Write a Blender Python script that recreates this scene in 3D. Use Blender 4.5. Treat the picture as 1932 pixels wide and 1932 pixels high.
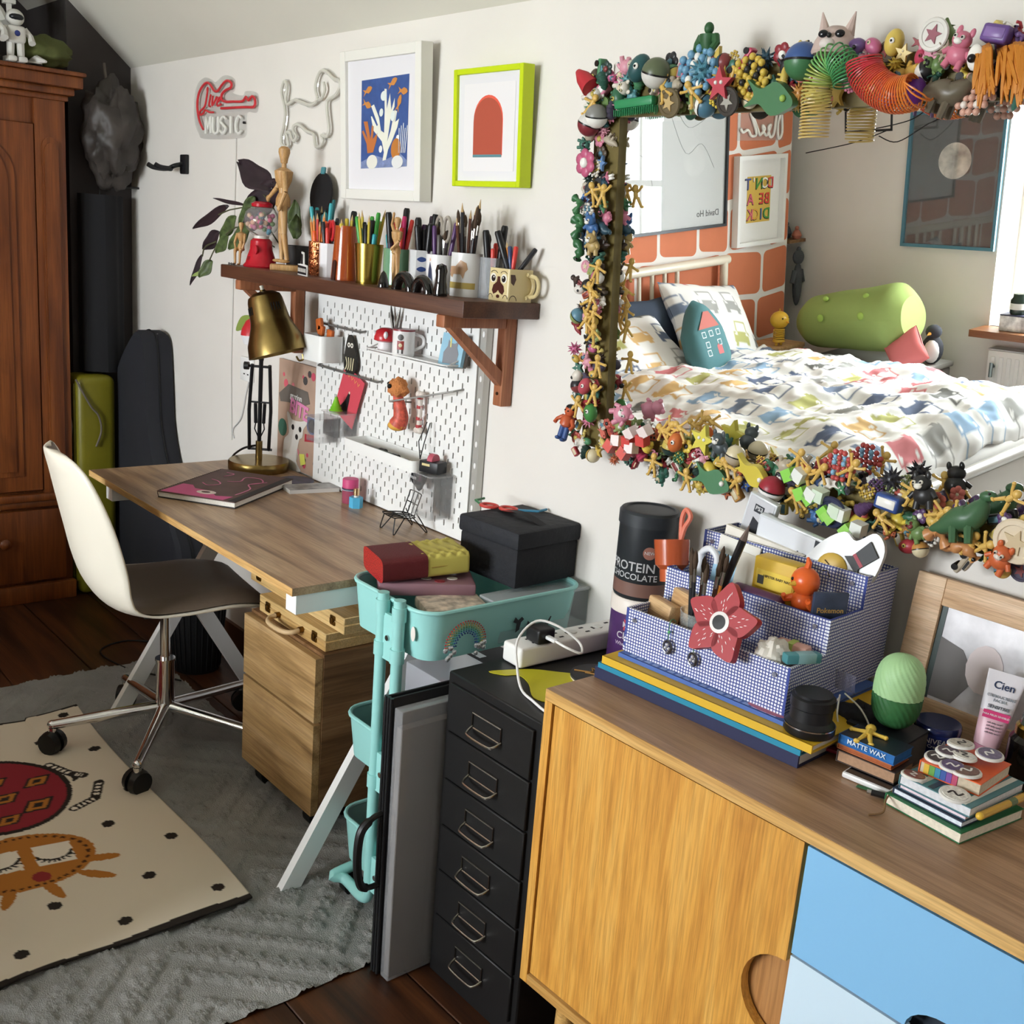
import bpy, bmesh, math, random
from mathutils import Matrix, Vector, noise
for _o in list(bpy.data.objects): bpy.data.objects.remove(_o)
S = bpy.context.scene; COL = S.collection
PI = math.pi
# ------------------------------------------------------------ camera, sky, light, exposure
def _cam():
    f, yaw, pitch, roll = 2046.17, .7149, -.2452, .08
    d = Vector((-math.cos(yaw)*math.cos(pitch), math.sin(yaw)*math.cos(pitch), math.sin(pitch)))
    r = d.cross(Vector((0, 0, 1))).normalized(); u = r.cross(d)
    c, s = math.cos(roll), math.sin(roll)
    r, u = c*r + s*u, c*u - s*r
    cam = bpy.data.cameras.new('camera'); o = bpy.data.objects.new('camera', cam); COL.objects.link(o)
    cam.sensor_width = 36; cam.lens = f/1932*36; cam.clip_start = .05
    M = Matrix((r, u, -d)).transposed().to_4x4(); M.translation = (3.3593, -1.6726, 1.4957)
    o.matrix_world = M; S.camera = o
_cam()
S.view_settings.view_transform = 'Standard'; S.view_settings.look = 'None'
S.view_settings.gamma = 1; S.view_settings.use_curve_mapping = False
S.view_settings.exposure = 0.68
W = bpy.data.worlds.new('sky'); S.world = W; W.use_nodes = True
_bg = W.node_tree.nodes['Background']; _bg.inputs[0].default_value = (.86, .93, 1, 1); _bg.inputs[1].default_value = 6.0
_l = bpy.data.lights.new('window_daylight', 'AREA'); _l.shape = 'RECTANGLE'; _l.size = 1.5; _l.size_y = 1.25
_l.energy = 150; _l.color = (.91, .96, 1)
_lo = bpy.data.objects.new('window_daylight', _l); COL.objects.link(_lo)
_lo.location = (1.42, -4.2, 1.45); _lo.rotation_euler = (math.radians(80), 0, 0)
# ------------------------------------------------------------ helpers
R = random.Random(7)
def rad(a): return a*PI/180
def lin(c):
    if isinstance(c, str):
        c = [int(c[i:i+2], 16)/255 for i in (0, 2, 4)]
    return tuple(x/12.92 if x <= .04045 else ((x+.055)/1.055)**2.4 for x in c[:3]) + (1,)
MATS = {}
def mat(col, rough=.5, metal=0, var=0, vs=8, bump=0, bs=60, trans=0, coat=0, spec=.5, alpha=1, sheen=0, ior=1.45, stretch=None):
    key = (col if isinstance(col, str) else tuple(col), rough, metal, var, vs, bump, bs, trans, coat, spec, alpha, sheen, ior, stretch)
    if key in MATS: return MATS[key]
    m = bpy.data.materials.new('m_%s' % (col if isinstance(col, str) else len(MATS))); m.use_nodes = True
    nt = m.node_tree; p = nt.nodes['Principled BSDF']; L = nt.links.new
    p.inputs['Base Color'].default_value = lin(col); p.inputs['Roughness'].default_value = rough
    p.inputs['Metallic'].default_value = metal; p.inputs['Transmission Weight'].default_value = trans
    p.inputs['Coat Weight'].default_value = coat; p.inputs['Specular IOR Level'].default_value = spec
    p.inputs['Alpha'].default_value = alpha; p.inputs['IOR'].default_value = ior
    p.inputs['Sheen Weight'].default_value = sheen
    if var or bump:
        tc = nt.nodes.new('ShaderNodeTexCoord'); mp = nt.nodes.new('ShaderNodeMapping'); L(tc.outputs['Object'], mp.inputs[0])
        if stretch: mp.inputs['Scale'].default_value = stretch
        if var:
            n = nt.nodes.new('ShaderNodeTexNoise'); n.inputs['Scale'].default_value = vs; n.inputs['Detail'].default_value = 6
            L(mp.outputs[0], n.inputs['Vector'])
            r = nt.nodes.new('ShaderNodeValToRGB'); b = lin(col)
            r.color_ramp.elements[0].position = .3; r.color_ramp.elements[1].position = .7
            r.color_ramp.elements[0].color = tuple(x*(1-var) for x in b[:3]) + (1,)
            r.color_ramp.elements[1].color = tuple(min(1, x*(1+var)) for x in b[:3]) + (1,)
            L(n.outputs[0], r.inputs[0]); L(r.outputs[0], p.inputs['Base Color'])
        if bump:
            n = nt.nodes.new('ShaderNodeTexNoise'); n.inputs['Scale'].default_value = bs; n.inputs['Detail'].default_value = 3
            L(mp.outputs[0], n.inputs['Vector'])
            bp = nt.nodes.new('ShaderNodeBump'); bp.inputs['Strength'].default_value = bump; bp.inputs['Distance'].default_value = .01
            L(n.outputs[0], bp.inputs['Height']); L(bp.outputs[0], p.inputs['Normal'])
    MATS[key] = m; return m
def wood(c1, c2, c3, axis='x', sc=1., rough=.5, knots=0., bump=.15, coat=0):
    key = ('wood', c1, c2, c3, axis, sc, rough, knots)
    if key in MATS: return MATS[key]
    m = bpy.data.materials.new('wood_' + c1); m.use_nodes = True; nt = m.node_tree; p = nt.nodes['Principled BSDF']; L = nt.links.new
    p.inputs['Roughness'].default_value = rough; p.inputs['Coat Weight'].default_value = coat
    tc = nt.nodes.new('ShaderNodeTexCoord')
    oi = nt.nodes.new('ShaderNodeObjectInfo'); ad = nt.nodes.new('ShaderNodeVectorMath'); ad.operation = 'ADD'
    sc2 = nt.nodes.new('ShaderNodeVectorMath'); sc2.operation = 'SCALE'; sc2.inputs['Scale'].default_value = 7
    cb = nt.nodes.new('ShaderNodeCombineXYZ'); L(oi.outputs['Random'], cb.inputs[0]); L(oi.outputs['Random'], cb.inputs[1]); L(cb.outputs[0], sc2.inputs[0])
    L(tc.outputs['Object'], ad.inputs[0]); L(sc2.outputs[0], ad.inputs[1])
    def ns(along, across, scale, det, dist):
        mp = nt.nodes.new('ShaderNodeMapping'); v = [across*sc]*3; v['xyz'.index(axis)] = along*sc
        mp.inputs['Scale'].default_value = v; L(ad.outputs[0], mp.inputs[0])
        n = nt.nodes.new('ShaderNodeTexNoise'); n.inputs['Scale'].default_value = scale; n.inputs['Detail'].default_value = det
        n.inputs['Distortion'].default_value = dist; L(mp.outputs[0], n.inputs['Vector']); return n
    a = ns(1.2, 14, 1.6, 8, .6); b = ns(6, 160, 1.5, 4, 0); c = ns(2.2, 5, 1.5, 3, .8)
    r = nt.nodes.new('ShaderNodeValToRGB'); r.color_ramp.elements[0].position = .32; r.color_ramp.elements[1].position = .68
    r.color_ramp.elements[0].color = lin(c1); r.color_ramp.elements[1].color = lin(c3)
    e = r.color_ramp.elements.new(.5); e.color = lin(c2); L(a.outputs[0], r.inputs[0])
    mx = nt.nodes.new('ShaderNodeMix'); mx.data_type = 'RGBA'; mx.blend_type = 'MULTIPLY'; mx.inputs['Factor'].default_value = .55
    r2 = nt.nodes.new('ShaderNodeValToRGB'); r2.color_ramp.elements[0].position = .35; r2.color_ramp.elements[1].position = .6
    r2.color_ramp.elements[0].color = (.55, .5, .45, 1); r2.color_ramp.elements[1].color = (1, 1, 1, 1); L(b.outputs[0], r2.inputs[0])
    L(r.outputs[0], mx.inputs[6]); L(r2.outputs[0], mx.inputs[7]); out = mx.outputs[2]
    if knots:
        mk = nt.nodes.new('ShaderNodeMix'); mk.data_type = 'RGBA'; mk.blend_type = 'MULTIPLY'
        r3 = nt.nodes.new('ShaderNodeValToRGB'); r3.color_ramp.elements[0].position = .28; r3.color_ramp.elements[1].position = .42
        r3.color_ramp.elements[0].color = (.35, .28, .22, 1); r3.color_ramp.elements[1].color = (1, 1, 1, 1); L(c.outputs[0], r3.inputs[0])
        mk.inputs['Factor'].default_value = knots; L(out, mk.inputs[6]); L(r3.outputs[0], mk.inputs[7]); out = mk.outputs[2]
    L(out, p.inputs['Base Color'])
    bp = nt.nodes.new('ShaderNodeBump'); bp.inputs['Strength'].default_value = bump; bp.inputs['Distance'].default_value = .002
    L(b.outputs[0], bp.inputs['Height']); L(bp.outputs[0], p.inputs['Normal'])
    MATS[key] = m; return m
def vcol(rough=.8, bump=0, bs=200):
    key = ('vcol', rough, bump, bs)
    if key in MATS: return MATS[key]
    m = bpy.data.materials.new('printed_cloth'); m.use_nodes = True; nt = m.node_tree; p = nt.nodes['Principled BSDF']
    a = nt.nodes.new('ShaderNodeVertexColor'); a.layer_name = 'Col'; nt.links.new(a.outputs[0], p.inputs['Base Color'])
    p.inputs['Roughness'].default_value = rough; p.inputs['Specular IOR Level'].default_value = .2
    MATS[key] = m; return m
def glass(col='ffffff', rough=.02, a=.25):
    """clear thin plastic or glass: see-through with a slight milky body and Fresnel reflections"""
    key = ('glass', col, rough, a)
    if key in MATS: return MATS[key]
    m = bpy.data.materials.new('clear_' + col); m.use_nodes = True; nt = m.node_tree; L = nt.links.new; N = nt.nodes.new
    nt.nodes.remove(nt.nodes['Principled BSDF']); out = nt.nodes['Material Output']
    tr = N('ShaderNodeBsdfTransparent'); df = N('ShaderNodeBsdfDiffuse'); df.inputs[0].default_value = lin(col); gl = N('ShaderNodeBsdfGlossy'); gl.inputs['Roughness'].default_value = rough
    lw = N('ShaderNodeLayerWeight'); lw.inputs[0].default_value = .5; pw = N('ShaderNodeMath'); pw.operation = 'POWER'; pw.inputs[1].default_value = 4; L(lw.outputs['Facing'], pw.inputs[0]); fr = N('ShaderNodeMath'); fr.operation = 'MULTIPLY_ADD'; fr.inputs[1].default_value = .85; fr.inputs[2].default_value = .045; L(pw.outputs[0], fr.inputs[0]); m1 = N('ShaderNodeMixShader'); m2 = N('ShaderNodeMixShader')
    m1.inputs[0].default_value = a; L(tr.outputs[0], m1.inputs[1]); L(df.outputs[0], m1.inputs[2]); L(fr.outputs[0], m2.inputs[0]); L(m1.outputs[0], m2.inputs[1]); L(gl.outputs[0], m2.inputs[2]); L(m2.outputs[0], out.inputs[0])
    MATS[key] = m; return m
class MB:
    def __init__(s): s.v = []; s.f = []; s.mi = []; s.m = 0; s.T = None
    def add(s, vs, fs, M=None):
        n = len(s.v)
        if M is not None: vs = [M @ Vector(v) for v in vs]
        if s.T is not None: vs = [s.T @ Vector(v) for v in vs]
        s.v += [tuple(v) for v in vs]; s.f += [tuple(i+n for i in f) for f in fs]; s.mi += [s.m]*len(fs); return s
    def b(s, x0, x1, y0, y1, z0, z1, M=None):
        vs = [(x, y, z) for z in (z0, z1) for y in (y0, y1) for x in (x0, x1)]
        return s.add(vs, [(0, 2, 3, 1), (4, 5, 7, 6), (0, 1, 5, 4), (2, 6, 7, 3), (0, 4, 6, 2), (1, 3, 7, 5)], M)
    def rb(s, x0, x1, y0, y1, z0, z1, r=.005, seg=2, M=None):
        bm = bmesh.new(); bmesh.ops.create_cube(bm, size=1)
        for v in bm.verts: v.co = ((x0+x1)/2+v.co.x*(x1-x0), (y0+y1)/2+v.co.y*(y1-y0), (z0+z1)/2+v.co.z*(z1-z0))
        r = min(r, .49*min(x1-x0, y1-y0, z1-z0))
        bmesh.ops.bevel(bm, geom=list(bm.edges), offset=r, segments=seg, affect='EDGES', profile=.5)
        bm.verts.index_update(); vs = [v.co.copy() for v in bm.verts]; fs = [[v.index for v in f.verts] for f in bm.faces]; bm.free()
        return s.add(vs, fs, M)
    def cyl(s, p0, p1, r0, r1=None, n=12, M=None):
        if r1 is None: r1 = r0
        p0, p1 = Vector(p0), Vector(p1); d = (p1-p0).normalized(); a = d.orthogonal().normalized(); c = d.cross(a); vs = []
        for p, r in ((p0, r0), (p1, r1)):
            vs += [p+a*r*math.cos(2*PI*i/n)+c*r*math.sin(2*PI*i/n) for i in range(n)]
        fs = [(i, (i+1) % n, n+(i+1) % n, n+i) for i in range(n)] + [tuple(range(n-1, -1, -1)), tuple(range(n, 2*n))]
        return s.add(vs, fs, M)
    def tube(s, pts, r, n=8, closed=False, M=None, caps=True):
        P = [Vector(p) for p in pts]; k = len(P); rs = r if isinstance(r, (list, tuple)) else [r]*k
        t = []
        for i in range(k):
            a = P[(i-1) % k] if (closed or i) else P[0]; c = P[(i+1) % k] if (closed or i < k-1) else P[-1]
            d = c-a; t.append(d.normalized() if d.length > 1e-9 else Vector((0, 0, 1)))
        a = t[0].orthogonal().normalized(); vs = []
        for i in range(k):
            if i:
                q = t[i-1].rotation_difference(t[i]); a = q @ a
            a = (a-t[i]*a.dot(t[i])).normalized(); c = t[i].cross(a)
            vs += [P[i]+(a*math.cos(2*PI*j/n)+c*math.sin(2*PI*j/n))*rs[i] for j in range(n)]
        fs = [(i*n+j, i*n+(j+1) % n, ((i+1) % k)*n+(j+1) % n, ((i+1) % k)*n+j) for i in range(k if closed else k-1) for j in range(n)]
        if caps and not closed: fs += [tuple(range(n-1, -1, -1)), tuple(range((k-1)*n, k*n))]
        return s.add(vs, fs, M)
    def lathe(s, prof, n=24, M=None):
        vs = [(r*math.cos(2*PI*i/n), r*math.sin(2*PI*i/n), z) for r, z in prof for i in range(n)]
        fs = [(k*n+i, k*n+(i+1) % n, (k+1)*n+(i+1) % n, (k+1)*n+i) for k in range(len(prof)-1) for i in range(n)]
        if prof[0][0] > 1e-5: fs.append(tuple(range(n-1, -1, -1)))
        if prof[-1][0] > 1e-5: fs.append(tuple(range((len(prof)-1)*n, len(prof)*n)))
        return s.add(vs, fs, M)
    def ell(s, c, r, n=12, k=8, M=None):
        if not isinstance(r, (list, tuple)): r = (r, r, r)
        vs = [(c[0], c[1], c[2]-r[2])]
        for j in range(1, k):
            a = -PI/2+PI*j/k
            vs += [(c[0]+r[0]*math.cos(a)*math.cos(2*PI*i/n), c[1]+r[1]*math.cos(a)*math.sin(2*PI*i/n), c[2]+r[2]*math.sin(a)) for i in range(n)]
        vs.append((c[0], c[1], c[2]+r[2])); e = len(vs)-1
        fs = [(0, 1+(i+1) % n, 1+i) for i in range(n)]
        for j in range(k-2): fs += [(1+j*n+i, 1+j*n+(i+1) % n, 1+(j+1)*n+(i+1) % n, 1+(j+1)*n+i) for i in range(n)]
        fs += [(1+(k-2)*n+i, 1+(k-2)*n+(i+1) % n, e) for i in range(n)]
        return s.add(vs, fs, M)
    def prism(s, poly, z0, z1, M=None):
        n = len(poly); a = sum(poly[i][0]*poly[(i+1) % n][1]-poly[(i+1) % n][0]*poly[i][1] for i in range(n))
        if a < 0: poly = poly[::-1]
        vs = [(x, y, z0) for x, y in poly] + [(x, y, z1) for x, y in poly]
        fs = [(i, (i+1) % n, n+(i+1) % n, n+i) for i in range(n)] + [tuple(range(n-1, -1, -1)), tuple(range(n, 2*n))]
        return s.add(vs, fs, M)
    def grid(s, fn, nu, nv, M=None, wrap=False):
        vs = [fn(i/nu, j/nv) for j in range(nv+1) for i in range(nu+1)]
        fs = [(j*(nu+1)+i, j*(nu+1)+i+1, (j+1)*(nu+1)+i+1, (j+1)*(nu+1)+i) for j in range(nv) for i in range(nu)]
        return s.add(vs, fs, M)
    def mesh(s, name, mats, ang=38):
        me = bpy.data.meshes.new(name); me.from_pydata(s.v, [], s.f)
        for m in (mats if isinstance(mats, (list, tuple)) else [mats]): me.materials.append(m)
        me.polygons.foreach_set('material_index', s.mi)
        me.polygons.foreach_set('use_smooth', [True]*len(s.f)); me.update()
        me.set_sharp_from_angle(angle=rad(ang)); return me
    def o(s, name, mats, parent=None, loc=(0, 0, 0), rot=(0, 0, 0), ang=38, **kw):
        ob = bpy.data.objects.new(name, s.mesh(name, mats, ang)); COL.objects.link(ob); ob.location = loc; ob.rotation_euler = rot
        if parent is not None: ob.parent = parent
        for k, v in kw.items(): ob[k] = v
        return ob
def thing(name, label, category, loc=(0, 0, 0), rz=0, group=None, rot=None):
    o = bpy.data.objects.new(name, None); COL.objects.link(o); o.empty_display_size = .05
    o.location = loc; o.rotation_euler = rot if rot else (0, 0, rz); o['label'] = label; o['category'] = category
    if group: o['group'] = group
    return o
def tag(o, label, category, group=None):
    o['label'] = label; o['category'] = category
    if group: o['group'] = group
    return o
def dup(root, loc=None, rot=None, label=None, group=None, parent=None):
    r = root.copy(); COL.objects.link(r)
    if loc is not None: r.location = loc
    if rot is not None: r.rotation_euler = rot
    if label: r['label'] = label
    if group: r['group'] = group
    if parent is not None: r.parent = parent
    for c in list(root.children):
        d = c.copy(); COL.objects.link(d); d.parent = r
        for g in list(c.children):
            h = g.copy(); COL.objects.link(h); h.parent = d
    return r
FR = lambda o, x, y, z: Matrix(((x[0], y[0], z[0], o[0]), (x[1], y[1], z[1], o[1]), (x[2], y[2], z[2], o[2]), (0, 0, 0, 1)))
FACE_Y = lambda o: FR(o, (1, 0, 0), (0, 0, 1), (0, -1, 0))      # drawing plane facing -Y: u=+X, v=+Z, out=-Y
FACE_X = lambda o: FR(o, (0, 1, 0), (0, 0, 1), (1, 0, 0))       # drawing plane facing +X: u=+Y, v=+Z
def text(s, size, m, parent, M, name='lettering', ext=.0004, align='CENTER', shear=0, sp=1, bold=.012):
    cu = bpy.data.curves.new('t', 'FONT'); cu.body = s; cu.size = size; cu.extrude = ext; cu.align_x = align; cu.align_y = 'CENTER'
    cu.offset = size*bold; cu.shear = shear; cu.space_character = sp; cu.resolution_u = 3
    ob = bpy.data.objects.new('t', cu); COL.objects.link(ob); dg = bpy.context.evaluated_depsgraph_get()
    me = bpy.data.meshes.new_from_object(ob.evaluated_get(dg)); bpy.data.objects.remove(ob); me.name = name
    me.transform(M); me.materials.clear(); me.materials.append(m)
    o = bpy.data.objects.new(name, me); COL.objects.link(o)
    if parent is not None: o.parent = parent
    return o
def circ(cx, cy, r, n=20, ry=None, a0=0, a1=2*PI):
    ry = r if ry is None else ry; full = abs(a1-a0-2*PI) < 1e-6
    return [(cx+r*math.cos(a0+(a1-a0)*i/(n if full else n-1)), cy+ry*math.sin(a0+(a1-a0)*i/(n if full else n-1))) for i in range(n)]
def rrect(x0, x1, y0, y1, r, n=5):
    out = []
    for cx, cy, a in ((x1-r, y1-r, 0), (x0+r, y1-r, PI/2), (x0+r, y0+r, PI), (x1-r, y0+r, 1.5*PI)):
        out += [(cx+r*math.cos(a+PI/2*i/n), cy+r*math.sin(a+PI/2*i/n)) for i in range(n+1)]
    return out
def spl(pts, k=6, closed=False):
    """Catmull-Rom through points"""
    P = [Vector(p) for p in pts]; n = len(P); out = []
    for i in range(n if closed else n-1):
        g = lambda j: P[j % n] if closed else P[max(0, min(n-1, j))]
        a, b, c, d = g(i-1), g(i), g(i+1), g(i+2)
        for t in [x/k for x in range(k)]:
            out.append(.5*((2*b)+(c-a)*t+(2*a-5*b+4*c-d)*t*t+(3*b-a-3*c+d)*t**3))
    if not closed: out.append(P[-1])
    return out
def ribbon(pts, w, closed=False):
    """2-D outline of a stroke"""
    P = [Vector((p[0], p[1])) for p in pts]; l = []; r = []; n = len(P)
    ws = w if isinstance(w, (list, tuple)) else [w]*n
    for i in range(n):
        d = (P[min(i+1, n-1)]-P[max(i-1, 0)]).normalized(); q = Vector((-d.y, d.x))*ws[i]/2
        l.append(tuple(P[i]+q)); r.append(tuple(P[i]-q))
    return l + r[::-1]
def struct(o): o['kind'] = 'structure'; return o
# ------------------------------------------------------------ the room
WALL = mat('e6e1da', .9, var=.03, vs=3, bump=.08, bs=25, spec=.2)
CEIL = mat('dcd8cc', .95, var=.03, vs=2, bump=.06, bs=20, spec=.1)
YF, XR, XC, ZC = -3.85, 4.4, -.5, 2.5
struct(MB().b(-1.6, XR+.1, 0, .12, 0, 2.6).o('wall_back', WALL))
b = MB(); SHADE_WALL = mat('4a4544', .9, var=.1, vs=3); b.b(-1.6, -.97, -.235, 0, 0, 2.6); struct(b.o('wall_left', SHADE_WALL))  # corner shade put into the colour of these walls
b = MB(); b.b(-1.6, -1.42, -1.4, -.235, 0, 2.6); struct(b.o('wall_left.001', SHADE_WALL))
b = MB(); b.b(-1.6, XC, -3.675, -1.4, 0, 2.6); wp = struct(b.o('wall_left.002', WALL))
b = MB(); b.b(-1.6, -1.0, -4.15, -3.675, 0, 2.6); struct(b.o('wall_left.003', WALL))
struct(MB().b(XR, XR+.12, -4.15, 0, 0, 2.6).o('wall_right', WALL))
WX0, WX1, WZ0, WZ1 = .64, 2.2, .70, 1.98
b = MB(); b.b(-1.6, WX0, YF-.3, YF, 0, 2.6); b.b(WX1, XR+.1, YF-.3, YF, 0, 2.6); b.b(WX0, WX1, YF-.3, YF, 0, WZ0); b.b(WX0, WX1, YF-.3, YF, WZ1, 2.6)
struct(b.o('wall_front', WALL))
sl = math.tan(rad(41)); ys = -(ZC-2.012)/sl
b = MB(); b.add([(-1.6, 0, 2.012), (XR+.1, 0, 2.012), (XR+.1, ys, ZC), (-1.6, ys, ZC), (-1.6, 0, 2.7), (XR+.1, 0, 2.7), (XR+.1, ys, 2.7), (-1.6, ys, 2.7)],
      [(0, 3, 2, 1), (4, 5, 6, 7), (0, 1, 5, 4), (1, 2, 6, 5), (2, 3, 7, 6), (3, 0, 4, 7)])
b.b(-1.6, XR+.1, YF-.3, ys, ZC, 2.7); struct(b.o('ceiling', CEIL))
# floor boards
FLM = wood('2a1508', '43240f', '5c3418', 'x', .8, .42, .6)
fl = struct(MB().b(-1.6, XR+.1, YF-.3, .12, -.05, -.02).o('floor', mat('120a06', .9)))
pm = {}
for j in range(17):
    y1 = -j*.249; y0 = y1-.246; x = -1.6 - R.random()*.8
    while x < XR+.1:
        L = R.choice((1.9, 2.3, 2.7)); x1 = min(x+L, XR+.1); x0 = max(x, -1.6)
        if x1-x0 > .1:
            k = round(x1-x0, 2)
            if k not in pm: pm[k] = MB().rb(0, k-.003, 0, .246, -.02, 0, .002, 1).mesh('plank', FLM)
            q = bpy.data.objects.new('plank', pm[k]); COL.objects.link(q); q.parent = fl; q.location = (x0, y0, 0)
        x += L
b = MB(); b.b(-.97, 1.42, -.014, 0, 0, .09); struct(b.o('baseboard_back', mat('5a3a26', .5)))
# window in the front wall (behind the camera, lights the room)
WHT = mat('f2f0ea', .4)
wn = struct(MB().b(WX0-.02, WX1+.02, YF-.02, YF+.16, WZ0-.035, WZ0).o('window_1', wood('7a4a2a', '8a5832', '9a6840', 'x', 1, .4)))
b = MB(); yw = YF-.22
for x0, x1 in ((WX0, WX0+.06), (WX1-.06, WX1), (1.38, 1.47)): b.b(x0, x1, yw-.05, yw+.02, WZ0, WZ1)
for z0, z1 in ((WZ0, WZ0+.06), (WZ1-.06, WZ1)): b.b(WX0, WX1, yw-.05, yw+.02, z0, z1)
b.o('window_frame', WHT, wn)
for cx0, cx1 in ((WX0+.06, 1.38), (1.47, WX1-.06)):
    b = MB(); xm = (cx0+cx1)/2
    for x0, x1 in ((cx0, cx0+.04), (cx1-.04, cx1), (xm-.012, xm+.012)): b.b(x0, x1, yw-.03, yw+.01, WZ0+.06, WZ1-.06)
    for z in (WZ0+.06, 1.33, WZ1-.1): b.b(cx0, cx1, yw-.03, yw+.01, z, z+.04)
    b.o('casement', WHT, wn)
    MB().b(cx0+.04, cx1-.04, yw-.012, yw-.008, WZ0+.1, WZ1-.1).o('pane', glass('ffffff', .01, .06), wn)
# garden outside
tag(MB().b(-9, 12, -30, -4.2, -3.2, -3.1).o('lawn', mat('7ea048', .9, var=.2, vs=2)), 'green lawn outside the window seen below the house', 'lawn')
# ------------------------------------------------------------ wardrobe
PINE = wood('5f2f12', '7a4019', '8d4f22', 'z', .8, .38, .5)
wd = thing('wardrobe', 'tall orange pine wardrobe with arched door panels beside the dark corner', 'wardrobe', (-.81, -.30, 0))
b = MB(); b.b(-.56, -.02, -1.0, 0, .0, 1.86); b.o('carcass', PINE, wd)
b = MB(); b.add([], [])
for z0, z1, p in ((1.845, 1.865, .012), (1.865, 1.89, .03), (1.89, 1.93, .055), (1.93, 1.945, .065)): b.rb(-.57, p, -1.0-p, p*.9, z0, z1, .006)
b.o('cornice', PINE, wd)
b = MB(); b.rb(-.02, .004, -1.0, 0, .375, .40, .004); b.rb(-.02, .018, -1.01, .008, .40, .43, .008); b.rb(-.02, .012, -1.0, .004, 0, .07, .004); b.o('plinth_moulding', PINE, wd)
for y0, y1 in ((-.105, 0), (-1.0, -.895)): MB().b(-.021, 0, y0, y1, .43, 1.845).o('stile', PINE, wd)
def archpanel(x, y0, y1, z0, z1):
    b = MB(); r = (y1-y0)/2
    poly = [(y0, z0), (y1, z0), (y1, z1-r)] + circ((y0+y1)/2, z1-r, r, 13, None, 0, PI)[1:-1] + [(y0, z1-r)]
    b.prism(poly, 0, .006, FACE_X((x, 0, 0)))
    c = [((y0+y1)/2+(p[0]-(y0+y1)/2)*.8, z0+.02+(p[1]-z0)*.968) for p in poly]
    b.prism(c, .006, .011, FACE_X((x, 0, 0))); return b
archpanel(0, -.082, -.022, .48, 1.72).o('side_panel', PINE, wd)
for k, y1 in enumerate((-.108, -.503)):
    y0 = y1-.39; d = MB().rb(-.02, .003, y0, y1, .44, 1.76, .003, 1).o('door', PINE, wd)
    archpanel(.003, y0+.07, y1-.07, .5, 1.7).o('door_panel', PINE, d)
    MB().lathe([(.006, 0), (.006, .012), (.016, .02), (.017, .03), (.008, .036), (0, .037)], 14, FR((.003, y0+.03, 1.05), (0, 0, -1), (0, 1, 0), (1, 0, 0))).o('knob', PINE, d)
for k, y1 in enumerate((-.03, -.505)):
    d = MB().rb(-.02, .006, y1-.455, y1, .085, .365, .004).o('drawer', PINE, wd)
    MB().lathe([(.008, 0), (.008, .012), (.019, .02), (.02, .032), (.009, .04), (0, .041)], 14, FR((.006, y1-.23, .25), (0, 0, -1), (0, 1, 0), (1, 0, 0))).o('knob', PINE, d)
# ------------------------------------------------------------ desk
DX0, DX1, DY0, ZD = .186, 1.41, -.58, .742
DTOP = wood('846950', 'b0906e', 'c6a986', 'x', 1.0, .36, .35); OAKE = wood('b98a4e', 'd2a566', 'deb67a', 'x', 1.5, .5)
dk = thing('desk', 'desk with brown wood-grain top on white metal trestles', 'desk', (0, 0, 0))
MB().b(DX0, DX1, DY0+.0012, -.022, ZD-.018, ZD).o('desktop', DTOP, dk)
MB().b(DX0, DX1, DY0, DY0+.0012, ZD-.018, ZD-.0005).o('edge_band', OAKE, dk, label='pale oak edge strip')
WMET = mat('f3f3f1', .35)
for x in (.315, 1.385):
    t = MB().b(x-.022, x+.022, DY0+.012, -.04, ZD-.062, ZD-.019).o('trestle_beam', WMET, dk)
    for y0, yt, xo in ((-.56, -.14, .008), (-.10, -.34, -.014)):
        dv = Vector((0, yt-y0, ZD-.062)); n = Vector((0, dv.z, -dv.y)).normalized()*.021
        vs = []
        for zz, yy in ((0, y0), (ZD-.05 if xo > 0 else .40, yt)):
            for sx in (-1, 1):
                for sn in (-1, 1): vs.append((x+xo+sx*.011, yy+sn*.027, zz))
        MB().add(vs, [(0, 2, 3, 1), (4, 5, 7, 6), (0, 1, 5, 4), (2, 6, 7, 3), (0, 4, 6, 2), (1, 3, 7, 5)]).o('trestle_leg', WMET, t)
    MB().cyl((x+.022, -.22, ZD-.04), (x+.027, -.22, ZD-.04), .009).o('bolt', mat('888888', .3, 1), dk)
# ------------------------------------------------------------ pedestal drawers
POAK = wood('977548', 'bf9a66', 'd4b180', 'x', 1.1, .5, .4); PSID = wood('6b4a2a', '8a6440', '9d7750', 'y', 1.0, .5, .3)
pd = thing('drawer_pedestal', 'oak drawer pedestal on black castors under the desk', 'drawer unit', (.855, -.41, 0))
MB().b(0, .378, .022, .40, .062, .49).o('body', PSID, pd)
MB().b(.002, .376, 0, .02, .315, .482).o('drawer_front', POAK, pd)
MB().b(.002, .376, 0, .02, .062, .308).o('drawer_front', POAK, pd)
for x in (.06, .32):
    for y in (.05, .35):
        c = MB().cyl((x-.018, y, .03), (x+.018, y, .03), .03, n=16); c.b(x-.012, x+.012, y-.012, y+.012, .03, .062); c.o('castor', mat('151515', .5), pd)
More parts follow.
